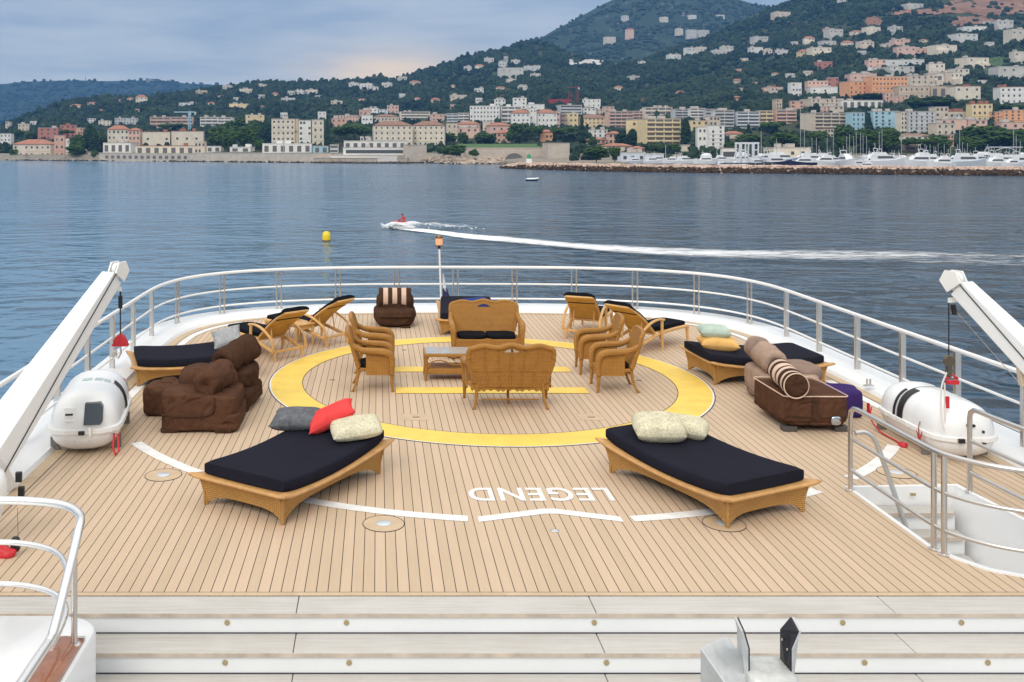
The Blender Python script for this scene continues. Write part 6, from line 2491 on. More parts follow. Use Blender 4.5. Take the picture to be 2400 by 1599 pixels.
VILLAS = '''
A|640|250|750|300|y
A|1240|165|1350|255|c
A|1162|190|1232|230|c
A|800|230|875|262|b
A|1075|205|1115|232|c
A|2105|250|2282|300|y
A|2195|112|2320|168|w
A|2045|85|2135|122|w
A|1795|127|1905|160|t
A|1215|295|1285|325|b
A|1990|172|2060|190|c
A|1640|240|1810|278|g
B|15|72|100|102|w
B|290|130|358|185|w
B|360|125|445|172|w
B|450|120|580|165|w
B|540|172|600|206|w
B|220|195|360|230|g
B|850|55|945|105|w
B|950|62|1075|110|w
B|1012|92|1130|120|w
B|1155|55|1250|110|w
B|1412|38|1516|82|c
B|685|222|795|262|w
B|940|200|1015|225|c
B|1785|168|1942|218|b
B|1300|0|1370|35|c
E|692|400|765|436|w
E|792|425|850|468|w
E|828|390|856|432|w
E|880|414|940|446|w
E|790|468|965|548|w
E|965|455|1090|500|g
E|1010|508|1085|535|w
E|628|442|692|478|c
E|550|458|605|492|w
E|845|545|915|568|w
E|172|555|255|592|b
E|95|530|160|560|w
E|-5|575|58|612|w
E|2012|198|2062|232|w
E|2090|205|2156|255|w
E|2160|208|2245|250|w
E|1905|118|1960|148|w
E|2100|105|2155|140|w
E|2290|105|2354|130|w
E|1665|195|1730|258|p
E|1640|108|1690|140|w
E|1520|255|1600|290|w
E|2075|330|2150|395|w
E|2150|325|2225|368|w
E|1958|376|2050|418|w
E|2265|345|2354|385|w
E|1685|525|1765|552|w
E|1590|592|1650|628|c
E|1755|424|1815|440|w
E|2015|625|2078|672|p
F|360|270|475|332|w
F|738|265|820|322|c
F|905|215|1028|292|w
F|885|210|950|240|s
F|1088|220|1190|256|c
F|1188|200|1302|250|c
F|1374|195|1462|255|w
F|860|302|978|346|w
F|1015|297|1108|345|b
F|1142|305|1256|376|b
F|790|350|938|425|c
F|700|362|792|425|y
F|340|348|435|402|w
F|430|365|508|398|w
F|530|368|622|402|w
F|130|340|218|405|w
F|838|455|945|505|r
F|1425|345|1560|432|p
F|1395|290|1520|348|p
F|1560|358|1685|400|s
F|1690|332|1868|402|c
F|1215|440|1352|505|p
F|1350|440|1632|490|w
F|1360|490|1550|545|w
F|1840|250|2022|305|w
F|1912|195|2086|244|w
F|2158|150|2278|232|w
F|2248|215|2400|330|w
F|2285|380|2400|470|w
F|2170|490|2400|602|w
F|1900|425|2108|512|c
F|1820|508|1960|568|c
F|1662|470|1778|552|c
F|1650|548|1762|632|b
F|1762|535|1892|632|b
F|1105|540|1240|592|p
F|1480|28|1620|68|w
F|515|88|640|132|b
F|990|-10|1045|22|w
F|445|645|588|678|p
F|70|375|130|405|w
F|2060|160|2125|182|w
F|1300|325|1390|350|w
F|1190|500|1300|520|w
F|1140|375|1200|420|g
'''
ORD = ['first', 'second', 'third', 'fourth', 'fifth', 'sixth', 'seventh', 'eighth', 'ninth', 'tenth', 'eleventh', 'twelfth', 'thirteenth', 'fourteenth', 'fifteenth', 'sixteenth', 'seventeenth', 'eighteenth', 'nineteenth', 'twentieth', 'twenty-first', 'twenty-second', 'twenty-third', 'twenty-fourth', 'twenty-fifth', 'twenty-sixth', 'twenty-seventh', 'twenty-eighth', 'twenty-ninth', 'thirtieth']
for _t in ('thirty', 'forty', 'fifty'):
    ORD += [_t + '-' + o_ for o_ in ORD[:9]] + [{'thirty': 'fortieth', 'forty': 'fiftieth', 'fifty': 'sixtieth'}[_t]]


def zone(u, v):
    if v < 75 and u < 1790:
        return 'high on the big mountain'
    if u < 560:
        return 'on the low wooded point'
    if u < 880:
        return 'on the ridge above the cream hotel'
    if u < 1090:
        return 'in the woods under the sunset gap'
    if u < 1330:
        return 'on the shoulder of the big mountain'
    if u < 1760:
        return 'in the woods between mountain and town'
    if v < 100:
        return 'near the bare brown slope'
    if v < 135:
        return 'on the hillside above the orange hotel'
    return 'close above the orange hotel'


def build_town():
    for ln in TOWN.strip().split('\n'):
        cr, x0, y0, x1, y1, w, r, st, n, lab = ln.split('|')
        building(cr, float(x0), float(y0), float(x1), float(y1), w, r, st, int(n), lab)
    rows = []
    for ln in VILLAS.strip().split('\n'):
        cr, x0, y0, x1, y1, w = ln.split('|')
        b = [float(q) for q in (x0, y0, x1, y1)]
        u0, v0, u1, v1 = conv(cr, *b)
        rows.append((u0, v0, u1, v1, cr, b, w))
    rng = random.Random(77)
    ox, oy, k = CROPS['F']
    tries = 0
    while tries < 900 and len(rows) < 128:
        tries += 1
        if rng.random() < .68:
            u, v = rng.uniform(1720, 2390), rng.uniform(95, 255)
        else:
            u, v = rng.uniform(480, 1250), rng.uniform(205, 262)
        w_, h_ = rng.uniform(12, 26), rng.uniform(8, 14)
        if v < interp(RIDGE, u) + 22:
            continue
        if any(p[0] < u < p[2] and p[1] - 14 < v < p[3] + 6 for p in PATCH):
            continue
        if any(b_[0] - 4 < u + w_ and u - w_ < b_[2] + 4 and b_[1] - 4 < v and v - h_ < b_[3] + 4 for b_ in BLD_BOX + [(r[0], r[1], r[2], r[3]) for r in rows]):
            continue
        b = [(u - w_ / 2 - ox) * k, (v - h_ - oy) * k, (u + w_ / 2 - ox) * k, (v - oy) * k]
        rows.append((u - w_ / 2, v - h_, u + w_ / 2, v, 'F', b, rng.choice('wwccbps')))
    cnt = {}
    rows.sort(key=lambda r: r[0] + r[2])
    for (u0, v0, u1, v1, cr, b, w) in rows:
        z = zone((u0 + u1) / 2, v1)
        key = (z, w)
        cnt.setdefault(key, []).append(1)
    seen = {}
    for (u0, v0, u1, v1, cr, b, w) in rows:
        z = zone((u0 + u1) / 2, v1)
        key = (z, w)
        k = seen.get(key, 0)
        seen[key] = k + 1
        n = len(cnt[key])
        roof = 'h' if (w in 'cbpy' and (u1 - u0) < 34) else 'f'
        if n == 1:
            lab = f'the only {WALLN[w]} villa {z}'
        elif k == n - 1:
            lab = f'rightmost of the {WALLN[w]} villas {z}'
        else:
            lab = f'{ORD[k]} from left of the {WALLN[w]} villas {z}'
        high = (v1 - v0) > 17
        Yfix = None
        um = (u0 + u1) / 2
        if 1240 < um < 1830 and v1 < interp(RIDGE, um) + 4:
            # on the mountain behind the ridge
            Yfix = None
            for i in range(120):
                s = i / 119
                Y = 1950 + 950 * s
                H1 = 10 + (V0 - interp(PEAK, um)) * 2900 / FOC
                H0 = 10 + (V0 - 210) * 1950 / FOC
                h = H0 + (H1 - H0) * s ** 1.35
                if V0 + (10 - h) * FOC / Y <= v1:
                    Yfix = Y - 14
                    break
        building(cr, *b, w, roof, 'villa', 2 if high else 1, lab, cat='villa', group='villas on the wooded slopes', Yfix=Yfix)


# ---------------------------------------------------------------- sea walls, lawn, breakwater
def wall_strip(name, cat, label, u0, u1, v0, v1, Y, mtl, depth=4.0, arches=0, shore=0):
    X0, X1 = px_x(u0, Y), px_x(u1, Y)
    zt, zb = px_z(v0, Y), px_z(v1, Y)
    yaw = 0.0
    if shore:
        Ya, Yb = interp(SHORE, u0) - shore, interp(SHORE, u1) - shore
        X0, X1 = px_x(u0, Ya), px_x(u1, Yb)
        yaw = math.atan2(Yb - Ya, X1 - X0)
        Y = (Ya + Yb) / 2
    L_ = math.hypot(X1 - X0, (Yb - Ya) if shore else 0)
    t = thing(name, label, cat, ((X0 + X1) / 2, Y, zb), yaw)
    MB().box((0, depth / 2, (zt - zb) / 2 - 1), (L_, depth, zt - zb + 2)).build('wall', mtl, t, smooth=False)
    MB().box((0, depth / 2, zt - zb + .12), (L_ + .4, depth + .5, .24)).build('coping', mat('coping_stone', (.55, .49, .42), .85, var=.1, vscale=.5), t, smooth=False)
    for k in range(arches):
        x = (k + .5) / arches * (X1 - X0) - (X1 - X0) / 2
        unit(t, 'opening', ME_RECESS, (x, .0, (zt - zb) * .5), ((X1 - X0) / arches * .5, .3, (zt - zb) * .42))
    BLD_BOX.append((u0, v0, u1, v1, Y, .1))
    return t


def build_shore():
    st1 = mat('sea_wall_stone', (.42, .36, .29), .9, var=.22, vscale=.35)
    st2 = mat('pale_wall_stone', (.52, .45, .38), .9, var=.14, vscale=.25)
    S = lambda u: interp(SHORE, u) - 3
    wall_strip('sea_wall', 'wall', 'grey stone sea wall at the far left edge of the shore', -30, 60, 364, 377, S(10), st1, shore=3)
    wall_strip('sea_wall', 'wall', 'low stone sea wall under the salmon pink tower', 60, 150, 369, 378, S(100), st1, shore=3)
    wall_strip('sea_wall', 'wall', 'stone sea wall under the low beige boathouse', 150, 232, 371, 379, S(190), st1, shore=3)
    wall_strip('sea_wall', 'wall', 'beige sea wall with a row of small dark openings', 232, 455, 360, 377, S(340), st2, arches=14, shore=3)
    wall_strip('sea_wall', 'wall', 'long beige sea wall left of the long marquee', 455, 602, 359, 377, S(520), st2, shore=3)
    wall_strip('sea_wall', 'wall', 'beige quay wall in front of the long marquee', 602, 775, 360, 381, S(680), st2, shore=3)
    wall_strip('sea_wall', 'wall', 'white bathing terrace below the stepped restaurant', 775, 930, 364, 371, S(850) - 4, mat('terrace_white', (.66, .62, .58), .8), shore=7)
    wall_strip('sea_wall', 'wall', 'dark footed stone quay below the bathing terrace', 735, 955, 371, 383, S(840) - 7, st1, shore=10)
    wall_strip('sea_wall', 'wall', 'tall beige sea wall beside the stepped restaurant', 950, 1000, 340, 382, S(975), st2, shore=3)
    wall_strip('garden_wall', 'wall', 'pale retaining wall below the green lawn', 1090, 1290, 347, 384, 585, st2, 30)
    wall_strip('garden_wall', 'wall', 'pale harbour wall between the lighthouse and round bush', 1285, 1335, 336, 382, 560, st2, 20)
    # dark archway in the retaining wall
    X, Yw = px_x(1205, 584.6), 584.6
    t = thing('archway', 'dark arched tunnel mouth in the pale retaining wall', 'archway', (X, Yw, px_z(381, Yw)))
    m = MB()
    arcp = [(6.0 * math.cos(a), 5.6 * math.sin(a)) for a in np.linspace(0, math.pi, 15)]
    m.hexa([(x, -.15, z) for x, z in arcp], [(x, .5, z) for x, z in arcp])
    m.build('opening', M_RECESS, t, smooth=False)
    m = MB()
    m.tube([(6.2 * math.cos(a), -.1, 5.8 * math.sin(a)) for a in np.linspace(0, math.pi, 15)], .4, 6)
    m.build('arch_ring', st1, t)
    # lawn on top of the wall
    Y0 = 588
    m = MB()
    xs = [px_x(u, Y0) for u in (1085, 1280)]
    m.add([(xs[0], Y0, px_z(346.6, Y0)), (xs[1], Y0, px_z(346.4, Y0)), (xs[1] + 6, Y0 + 60, px_z(346.4, Y0) + 2.6), (xs[0], Y0 + 60, px_z(346.6, Y0) + 2.6)], [(0, 1, 2, 3)])
    lw = bpy.data.materials.get('lawn_grass') or mat('lawn_grass', (.045, .115, .018), .9, var=.15, vscale=.2)
    m.build('lawn_grass', lw, smooth=False)['kind'] = 'stuff'
    BLD_BOX.append((1085, 336, 1280, 349, 588, .1))
    # ----- breakwater
    WL = [(1178, 394.5), (1190, 395.5), (1250, 397.5), (1400, 402), (1600, 405), (1800, 407), (2000, 409), (2200, 411), (2420, 413), (2800, 416)]
    us = np.linspace(1176, 2790, 220)
    secs = [(-1.5, -.8), (0.3, .1), (2.2, 1.3), (4.0, 2.0), (7.0, 2.5), (11, 2.9), (17, 3.0), (22, 2.2), (27, -.8)]
    V, Fc = [], []
    for j, (dy, z) in enumerate(secs):
        for i, u in enumerate(us):
            Y = 22350 / (interp(WL, u) - V0) * .9999
            k = min(1, (u - 1172) / 60)
            Y2 = Y + dy * (.4 + .6 * k)
            X = px_x(u, Y)
            zz = z * (k ** .5 if z > 0 else 1) + (.35 * noise.noise(Vector((X / 3, dy / 2, 1))) if 0 < j < 8 else 0)
            V.append((X, Y2, SEA + zz))
    n = len(us)
    for j in range(len(secs) - 1):
        for i in range(n - 1):
            a = j * n + i
            Fc.append((a, a + 1, a + n + 1, a + n))
    mesh_np('breakwater_ground', V, Fc, mat('pale_rubble', (.50, .37, .30), .95, var=.22, vscale=.6), 'structure', False)
    rng = random.Random(5)
    for nm, cnt, lo, hi, zlo, zhi, r0, r1, mt in (('shore_rocks', 4200, -.3, 3.6, -.1, 1.75, .3, .85, foliage_material('wet_rock', (.012, .008, .006), (.075, .048, .028), (.28, .20, .14))), ('rubble_stones', 1500, 3.6, 9.0, 1.9, 2.8, .15, .5, foliage_material('dry_rubble', (.25, .17, .13), (.46, .34, .28), (.60, .48, .40)))):
        P, S, T = [], [], []
        for i in range(cnt):
            u = 1176 + (2460 - 1176) * rng.random()
            Y = 22350 / (interp(WL, u) - V0)
            k = min(1, (u - 1172) / 60)
            q = rng.random()
            P.append((px_x(u, Y), Y + (lo + (hi - lo) * q) * (.4 + .6 * k), SEA + (zlo + (zhi - zlo) * q) * k ** .5))
            S.append(r0 + (r1 - r0) * rng.random())
            T.append(min(1, .55 * rng.random() + (.25 * q) + (.4 if rng.random() < .05 else 0)))
        blobs(nm, np.array(P), np.array(S), np.array(T), mt, 9, .5, False, .7)
    # natural boulders below the lawn
    P, S, T = [], [], []
    for i in range(150):
        u = rng.uniform(993, 1178)
        Y = interp(SHORE, u) - 8 + 9 * rng.random()
        P.append((px_x(u, Y), Y, SEA + .2 + (Y - interp(SHORE, u) + 8) * .33))
        S.append(rng.uniform(.8, 2.6))
        T.append(.35 + .6 * rng.random())
    blobs('shore_boulders', np.array(P), np.array(S), np.array(T), foliage_material('boulder', (.20, .16, .12), (.42, .34, .27), (.55, .46, .38)), 19, .4, True, .6)
    P, S, T = [], [], []
    for i in range(900):
        u = rng.uniform(735, 960) if rng.random() < .4 else rng.uniform(0, 1000)
        Y = interp(SHORE, u) - (11 if 735 < u < 960 else 5) + 2.0 * rng.random()
        P.append((px_x(u, Y), Y, SEA + .1 + .5 * rng.random()))
        S.append(rng.uniform(.3, 1.0))
        T.append(.1 + .4 * rng.random())
    blobs('waterline_rocks', np.array(P), np.array(S), np.array(T), foliage_material('waterline', (.03, .024, .02), (.14, .11, .08), (.3, .25, .2)), 29, .5, False, .6)
    # small lighthouse
    Y = 22350 / (interp(WL, 1240) - V0) + 9
    X = px_x(1240, Y)
    t = thing('harbour_light', 'small white harbour light with green top at the breakwater head', 'lighthouse', (X, Y, SEA + 2.2))
    MB().lathe([(0, -.6), (1.75, -.6), (1.6, .3), (1.25, 2.5), (0, 2.5)], n=8).build('base_tower', mat('light_white', (.75, .75, .72), .5), t, smooth=False)
    MB().lathe([(0, 2.5), (1.0, 2.5), (.8, 4.1), (.6, 4.4), (0, 4.5)], n=8).build('green_top', mat('light_green', (.04, .26, .13), .5), t, smooth=False)
    MB().lathe([(0, 4.5), (.18, 4.5), (.18, 4.9), (0, 4.95)], n=8).build('lantern', mat('light_green2', (.05, .3, .15), .3), t, smooth=False)


# ---------------------------------------------------------------- single trees of the shore and the town
def crown_mesh(name, kind, seed, mtl):
    """a crown of many leaf clumps; unit size: radius 1, base at 0, top at 2 (cypress 4)"""
    rng = np.random.default_rng(seed)
    if kind == 'cypress':
        n = 520
        z = rng.random(n) ** .9
        r = (.5 * np.minimum(1, (1 - z) * 2.2) ** .8 + .06) * np.sqrt(rng.random(n)) * (1 + .25 * rng.random(n))
        a = rng.random(n) * 6.283
        P = np.stack([r * np.cos(a), r * np.sin(a), z * 2 + .05], 1)
        S = .08 + .07 * rng.random(n)
    elif kind == 'conifer':
        n = 560
        z = rng.random(n)
        lay = .75 + .25 * np.sin(z * 26)
        r = (1 - z * .92) * .75 * lay * rng.random(n) ** .6
        a = rng.random(n) * 6.283
        P = np.stack([r * np.cos(a), r * np.sin(a), .2 + z * 1.8], 1)
        S = .08 + .07 * rng.random(n)
    elif kind == 'pine':        # umbrella pine: flat cloud on top
        n = 560
        nb = 9
        c = np.stack([rng.uniform(-.72, .72, nb), rng.uniform(-.6, .6, nb), rng.uniform(1.25, 1.65, nb)], 1)
        k = rng.integers(0, nb, n)
        d = rng.normal(size=(n, 3))
        d /= np.linalg.norm(d, axis=1)[:, None]
        P = c[k] + d * (rng.random(n) ** .5)[:, None] * np.array([.42, .42, .30])
        S = .07 + .07 * rng.random(n)
    else:                       # round
        n = 620
        nb = 12
        d0 = rng.normal(size=(nb, 3))
        d0 /= np.linalg.norm(d0, axis=1)[:, None]
        c = d0 * np.array([.58, .5, .5]) + np.array([0, 0, 1.12])
        k = rng.integers(0, nb, n)
        d = rng.normal(size=(n, 3))
        d /= np.linalg.norm(d, axis=1)[:, None]
        P = c[k] + d * (rng.random(n) ** .45)[:, None] * np.array([.44, .44, .42])
        S = .07 + .075 * rng.random(n)
    v42, f80, v12, f20 = ico_template()
    m = len(P)
    rr = 1 + .9 * (rng.random((m, 12)) - .5)
    V = P[:, None, :] + v12[None] * rr[..., None] * S[:, None, None] * np.array([1.15, 1.15, .75])
    Fc = (f20[None] + (np.arange(m) * 12)[:, None, None]).reshape(-1, 3)
    hgt = (P[:, 2] - P[:, 2].min()) / np.ptp(P[:, 2])
    tint = np.clip(.25 + .55 * rng.random(m), 0, .9)
    o = mesh_np(name, V.reshape(-1, 3), Fc, mtl, None, False, np.repeat(tint, 12))
    me = o.data
    bpy.data.objects.remove(o)
    return me


TREES = '''
A|640|530|790|700|round|round tree left of the waterfront cypresses
A|775|450|880|690|cypress|tall dark cypress clump on the waterfront, taller left half
A|830|480|900|700|cypress|tall dark cypress clump on the waterfront, right half
A|860|500|980|640|round|dark tree left of the red roofed mansion
A|100|480|230|580|round|bushy tree behind the long beige villa, left one
A|215|500|345|590|round|bushy tree behind the long beige villa, middle one
A|560|480|680|570|pine|umbrella pine in front of the brick red terrace
A|600|620|800|735|round|low spreading bush at the foot of the cypress clump
A|85|655|195|745|round|dark bush in front of the long beige villa
A|1130|600|1245|690|round|trimmed dark tree on the pergola terrace
A|1010|525|1075|600|round|small tree before the red roofed mansion front
A|1465|425|1700|530|pine|bright green pine behind the blank hall
A|1735|565|1870|630|round|light bush on the blank hall terrace
A|835|675|910|750|round|dark bush by the boathouse
A|1900|440|2110|680|round|left end of the big waterfront grove
A|2060|375|2300|600|round|tallest tree of the big waterfront grove
A|2010|460|2200|690|round|middle tree of the big waterfront grove
A|2180|440|2354|680|round|olive toned tree in the big waterfront grove
B|-90|400|60|640|round|right half tree of the big waterfront grove
B|40|420|150|650|cypress|dark narrow tree touching the cream hotel
B|-20|570|90|690|round|low bush before the narrow dark tree
B|615|375|695|660|conifer|tall thin conifer between cream hotel and umbrella pines
B|690|440|860|640|pine|left umbrella pine before the palace
B|790|425|1000|640|pine|largest umbrella pine before the palace
B|930|430|1065|640|pine|right umbrella pine touching the palace
B|1700|510|1860|620|round|bush at the palace corner
B|1850|500|1955|630|round|dark round tree left of the lawn
B|1980|510|2215|620|round|wide olive bush behind the lawn
B|1655|640|1800|720|round|dark scrub on the rocks below the lawn, left clump
B|1740|620|1950|745|round|dark scrub on the rocks below the lawn, right clump
B|1950|665|2060|740|round|small scrub beside the tunnel mouth
B|2290|470|2420|620|round|tree at the right end of the lawn
C|-30|420|140|610|pine|left umbrella pine above the lawn
C|100|440|285|605|pine|right umbrella pine above the lawn
C|360|455|600|605|pine|wide umbrella pine on the promenade
C|585|360|700|610|conifer|tall conifer in front of the yellow ochre house
C|680|550|800|640|round|reddish bush on the promenade
C|665|635|885|775|round|big round bush by the boatyard
C|880|640|1010|770|round|olive tree between round bush and boatyard shed
C|965|495|1080|640|cypress|left dark cypress in front of the yellow block
C|1060|490|1155|640|cypress|right dark cypress in front of the yellow block
C|1560|390|1632|640|cypress|tall black cypress beside the yellow balcony block
C|1250|610|1340|690|round|street tree under the yellow block, left one
C|1335|615|1420|700|round|street tree under the yellow block, middle one
C|1420|610|1555|710|round|street tree under the yellow block, widest one
C|2270|405|2400|540|pine|umbrella pine between yellow apartments and the mast
C|2060|515|2300|640|round|bushy tree behind the travel lift
C|2120|440|2230|560|conifer|conifer before the pale blue bay fronts
C|1950|600|2080|680|round|tree behind the harbour office
D|-20|405|160|540|pine|umbrella pine left of the beige balcony block
D|0|500|280|680|round|dark grove behind the cream warehouse
D|340|485|560|690|pine|wide bright pine behind the cream warehouse
D|595|430|780|640|round|tall grove tree left of the sky blue house
D|620|540|760|690|round|palm like bush behind the masts
D|870|340|985|540|conifer|tall pine in front of the sky blue house
D|780|470|1060|700|round|grove tree under the sky blue house
D|1010|460|1215|700|round|brownish grove tree under the grid block
D|1260|550|1480|700|pine|bright pine behind the yachts
D|1440|530|1690|700|round|dark pine grove right of the glazed cabin
D|1800|430|2120|680|round|large tree left of the right edge grove
D|1990|470|2330|660|round|large tree of the right edge grove
D|1760|540|1990|700|round|bright green tree behind the right masts
D|2230|470|2420|690|round|dark tree at the right edge behind the masts
D|420|245|470|330|cypress|dark cypress before the long beige terrace
D|1400|0|1475|80|cypress|dark cypress between the beige blocks by the orange hotel
D|770|150|1090|215|round|hedge like trees along the foot of the orange hotel
D|1270|180|1700|280|round|spreading trees below the tan colonnade
D|2070|270|2120|440|cypress|dark cypress between yellow tower house and orange house
D|2090|255|2354|330|round|dark hedge trees under the right edge white house
'''


def build_trees():
    leaf = foliage_material('tree_leaves', (.018, .036, .012), (.058, .105, .026), (.12, .165, .04))
    dark = foliage_material('cypress_leaves', (.009, .021, .013), (.026, .052, .026), (.055, .085, .035))
    bark = mat('tree_bark', (.09, .06, .04), .9)
    proto = {}
    for kd, mt in (('round', leaf), ('pine', leaf), ('cypress', dark), ('conifer', dark)):
        proto[kd] = [crown_mesh('crown_' + kd, kd, 40 + i, mt) for i in range(3)]
    mb = MB()
    mb.tube([(0, 0, -.2), (.02, 0, .5), (-.02, .01, 1.2)], [.09, .07, .03], 7)
    mb.tube([(.01, 0, .6), (.3, .1, 1.2)], [.05, .015], 5)
    mb.tube([(0, 0, .7), (-.3, -.1, 1.3)], [.05, .015], 5)
    to = mb.build('trunk', bark)
    trunk = to.data
    bpy.data.objects.remove(to)
    for i, ln in enumerate(TREES.strip().split('\n')):
        cr, x0, y0, x1, y1, kd, lab = ln.split('|')
        u0, v0, u1, v1 = conv(cr, *(float(q) for q in (x0, y0, x1, y1)))
        um = (u0 + u1) / 2
        Y = land_hit(um, v1) - 3
        if 'scrub on the rocks' in lab or 'scrub beside' in lab:
            Y = interp(SHORE, um) + 2
        if 'round bush' in lab or 'olive tree between' in lab:
            Y = 455
        sc = Y / FOC
        W, Ht = (u1 - u0) * sc, (v1 - v0) * sc
        zb = px_z(v1, Y)
        t = thing('cypress_tree' if kd == 'cypress' else ('pine_tree' if kd in ('pine', 'conifer') else 'tree'), lab, 'tree', (px_x(um, Y), Y, zb), (i * 1.7) % 6.28, 'trees of the shore and town')
        o = bpy.data.objects.new('crown', proto[kd][i % 3])
        col.objects.link(o)
        o.parent = t
        o.scale = (W / 2 / (.98 if kd != 'cypress' else .52), W / 2 / (.98 if kd != 'cypress' else .52), Ht / 2.0)
        o = bpy.data.objects.new('trunk', trunk)
        col.objects.link(o)
        o.parent = t
        o.scale = (min(W, Ht) / 2.4, min(W, Ht) / 2.4, Ht / 2)
        BLD_BOX.append((u0, v0, u1, v1, Y - 8, .1))


# ---------------------------------------------------------------- harbour: boats, lift, cranes
def yacht_proto(hullc, L_=11.0):
    """motor yacht, bow at +x, waterline at 0"""
    t = thing('motor_yacht', '', 'boat')
    k = L_ / 11
    m = MB()
    secs = []
    for x, w, zd, zk in ((-5.4, 1.55, 1.25, .1), (-5.2, 1.65, 1.3, -.3), (-1, 1.75, 1.35, -.5), (2.2, 1.5, 1.6, -.4), (4.3, .75, 1.9, -.1), (5.6, .06, 2.15, .9)):
        secs.append([(x * k, -w * k, zd * k), (x * k, -w * .85 * k, .1 * k), (x * k, 0, zk * k), (x * k, w * .85 * k, .1 * k), (x * k, w * k, zd * k)])
    m.loft(secs)
    m.build('hull', hullc, t, angle=40)
    wt = mat('yacht_white', (.72, .73, .75), .3)
    m = MB()
    m.hexa([(-3.6 * k, -1.35 * k, 1.3 * k), (2.6 * k, -1.2 * k, 1.5 * k), (2.6 * k, 1.2 * k, 1.5 * k), (-3.6 * k, 1.35 * k, 1.3 * k)], [(-3.4 * k, -1.2 * k, 2.6 * k), (1.0 * k, -1.05 * k, 2.6 * k), (1.0 * k, 1.05 * k, 2.6 * k), (-3.4 * k, 1.2 * k, 2.6 * k)])
    m.hexa([(-3.2 * k, -1.1 * k, 2.6 * k), (.2 * k, -1.0 * k, 2.6 * k), (.2 * k, 1.0 * k, 2.6 * k), (-3.2 * k, 1.1 * k, 2.6 * k)], [(-3.0 * k, -1.0 * k, 3.2 * k), (-.4 * k, -.9 * k, 3.2 * k), (-.4 * k, .9 * k, 3.2 * k), (-3.0 * k, 1.0 * k, 3.2 * k)])
    m.build('cabin', wt, t, smooth=False)
    m = MB()
    m.hexa([(-3.0 * k, -1.36 * k, 1.85 * k), (1.95 * k, -1.22 * k, 1.85 * k), (1.95 * k, 1.22 * k, 1.85 * k), (-3.0 * k, 1.36 * k, 1.85 * k)], [(-2.9 * k, -1.27 * k, 2.35 * k), (1.35 * k, -1.14 * k, 2.35 * k), (1.35 * k, 1.14 * k, 2.35 * k), (-2.9 * k, 1.27 * k, 2.35 * k)])
    m.build('window_band', M_PANE, t, smooth=False)
    m = MB()
    m.tube([(-2.6 * k, -1.0 * k, 3.1 * k), (-3.0 * k, -.9 * k, 4.0 * k), (-3.0 * k, .9 * k, 4.0 * k), (-2.6 * k, 1.0 * k, 3.1 * k)], .09 * k, 5)
    m.tube([(-3.0 * k, 0, 4.0 * k), (-3.1 * k, 0, 5.2 * k)], .05 * k, 5)
    m.build('radar_arch', wt, t)
    return t


def sail_proto():
    t = thing('sailing_boat', '', 'boat')
    wt = mat('yacht_white', (.72, .73, .75), .3)
    m = MB()
    secs = []
    for x, w, zd, zk in ((-4.8, 1.1, 1.0, .2), (-2, 1.6, 1.0, -.4), (1.5, 1.5, 1.1, -.4), (4.0, .6, 1.3, 0), (5.2, .05, 1.45, .6)):
        secs.append([(x, -w, zd), (x, -w * .8, .1), (x, 0, zk), (x, w * .8, .1), (x, w, zd)])
    m.loft(secs)
    m.build('hull', wt, t, angle=40)
    m = MB()
    m.hexa([(-2.2, -.9, 1.0), (2.2, -.8, 1.1), (2.2, .8, 1.1), (-2.2, .9, 1.0)], [(-2.0, -.75, 1.6), (1.5, -.6, 1.5), (1.5, .6, 1.5), (-2.0, .75, 1.6)])
    m.build('cabin', wt, t, smooth=False)
    mm = mat('mast_grey', (.52, .53, .55), .4, .3)
    m = MB()
    m.tube([(.6, 0, 1.0), (.6, 0, 15.0)], .12, 6)
    m.build('mast', mm, t)
    m = MB()
    m.tube([(.5, 0, 2.2), (-3.6, 0, 2.1)], .14, 6)
    m.build('boom', mat('sail_cover', (.10, .14, .25), .7), t)
    m = MB()
    m.tube([(.6, -.7, 9.0), (.6, .7, 9.0)], .03, 4)
    m.build('spreader', mm, t)
    return t


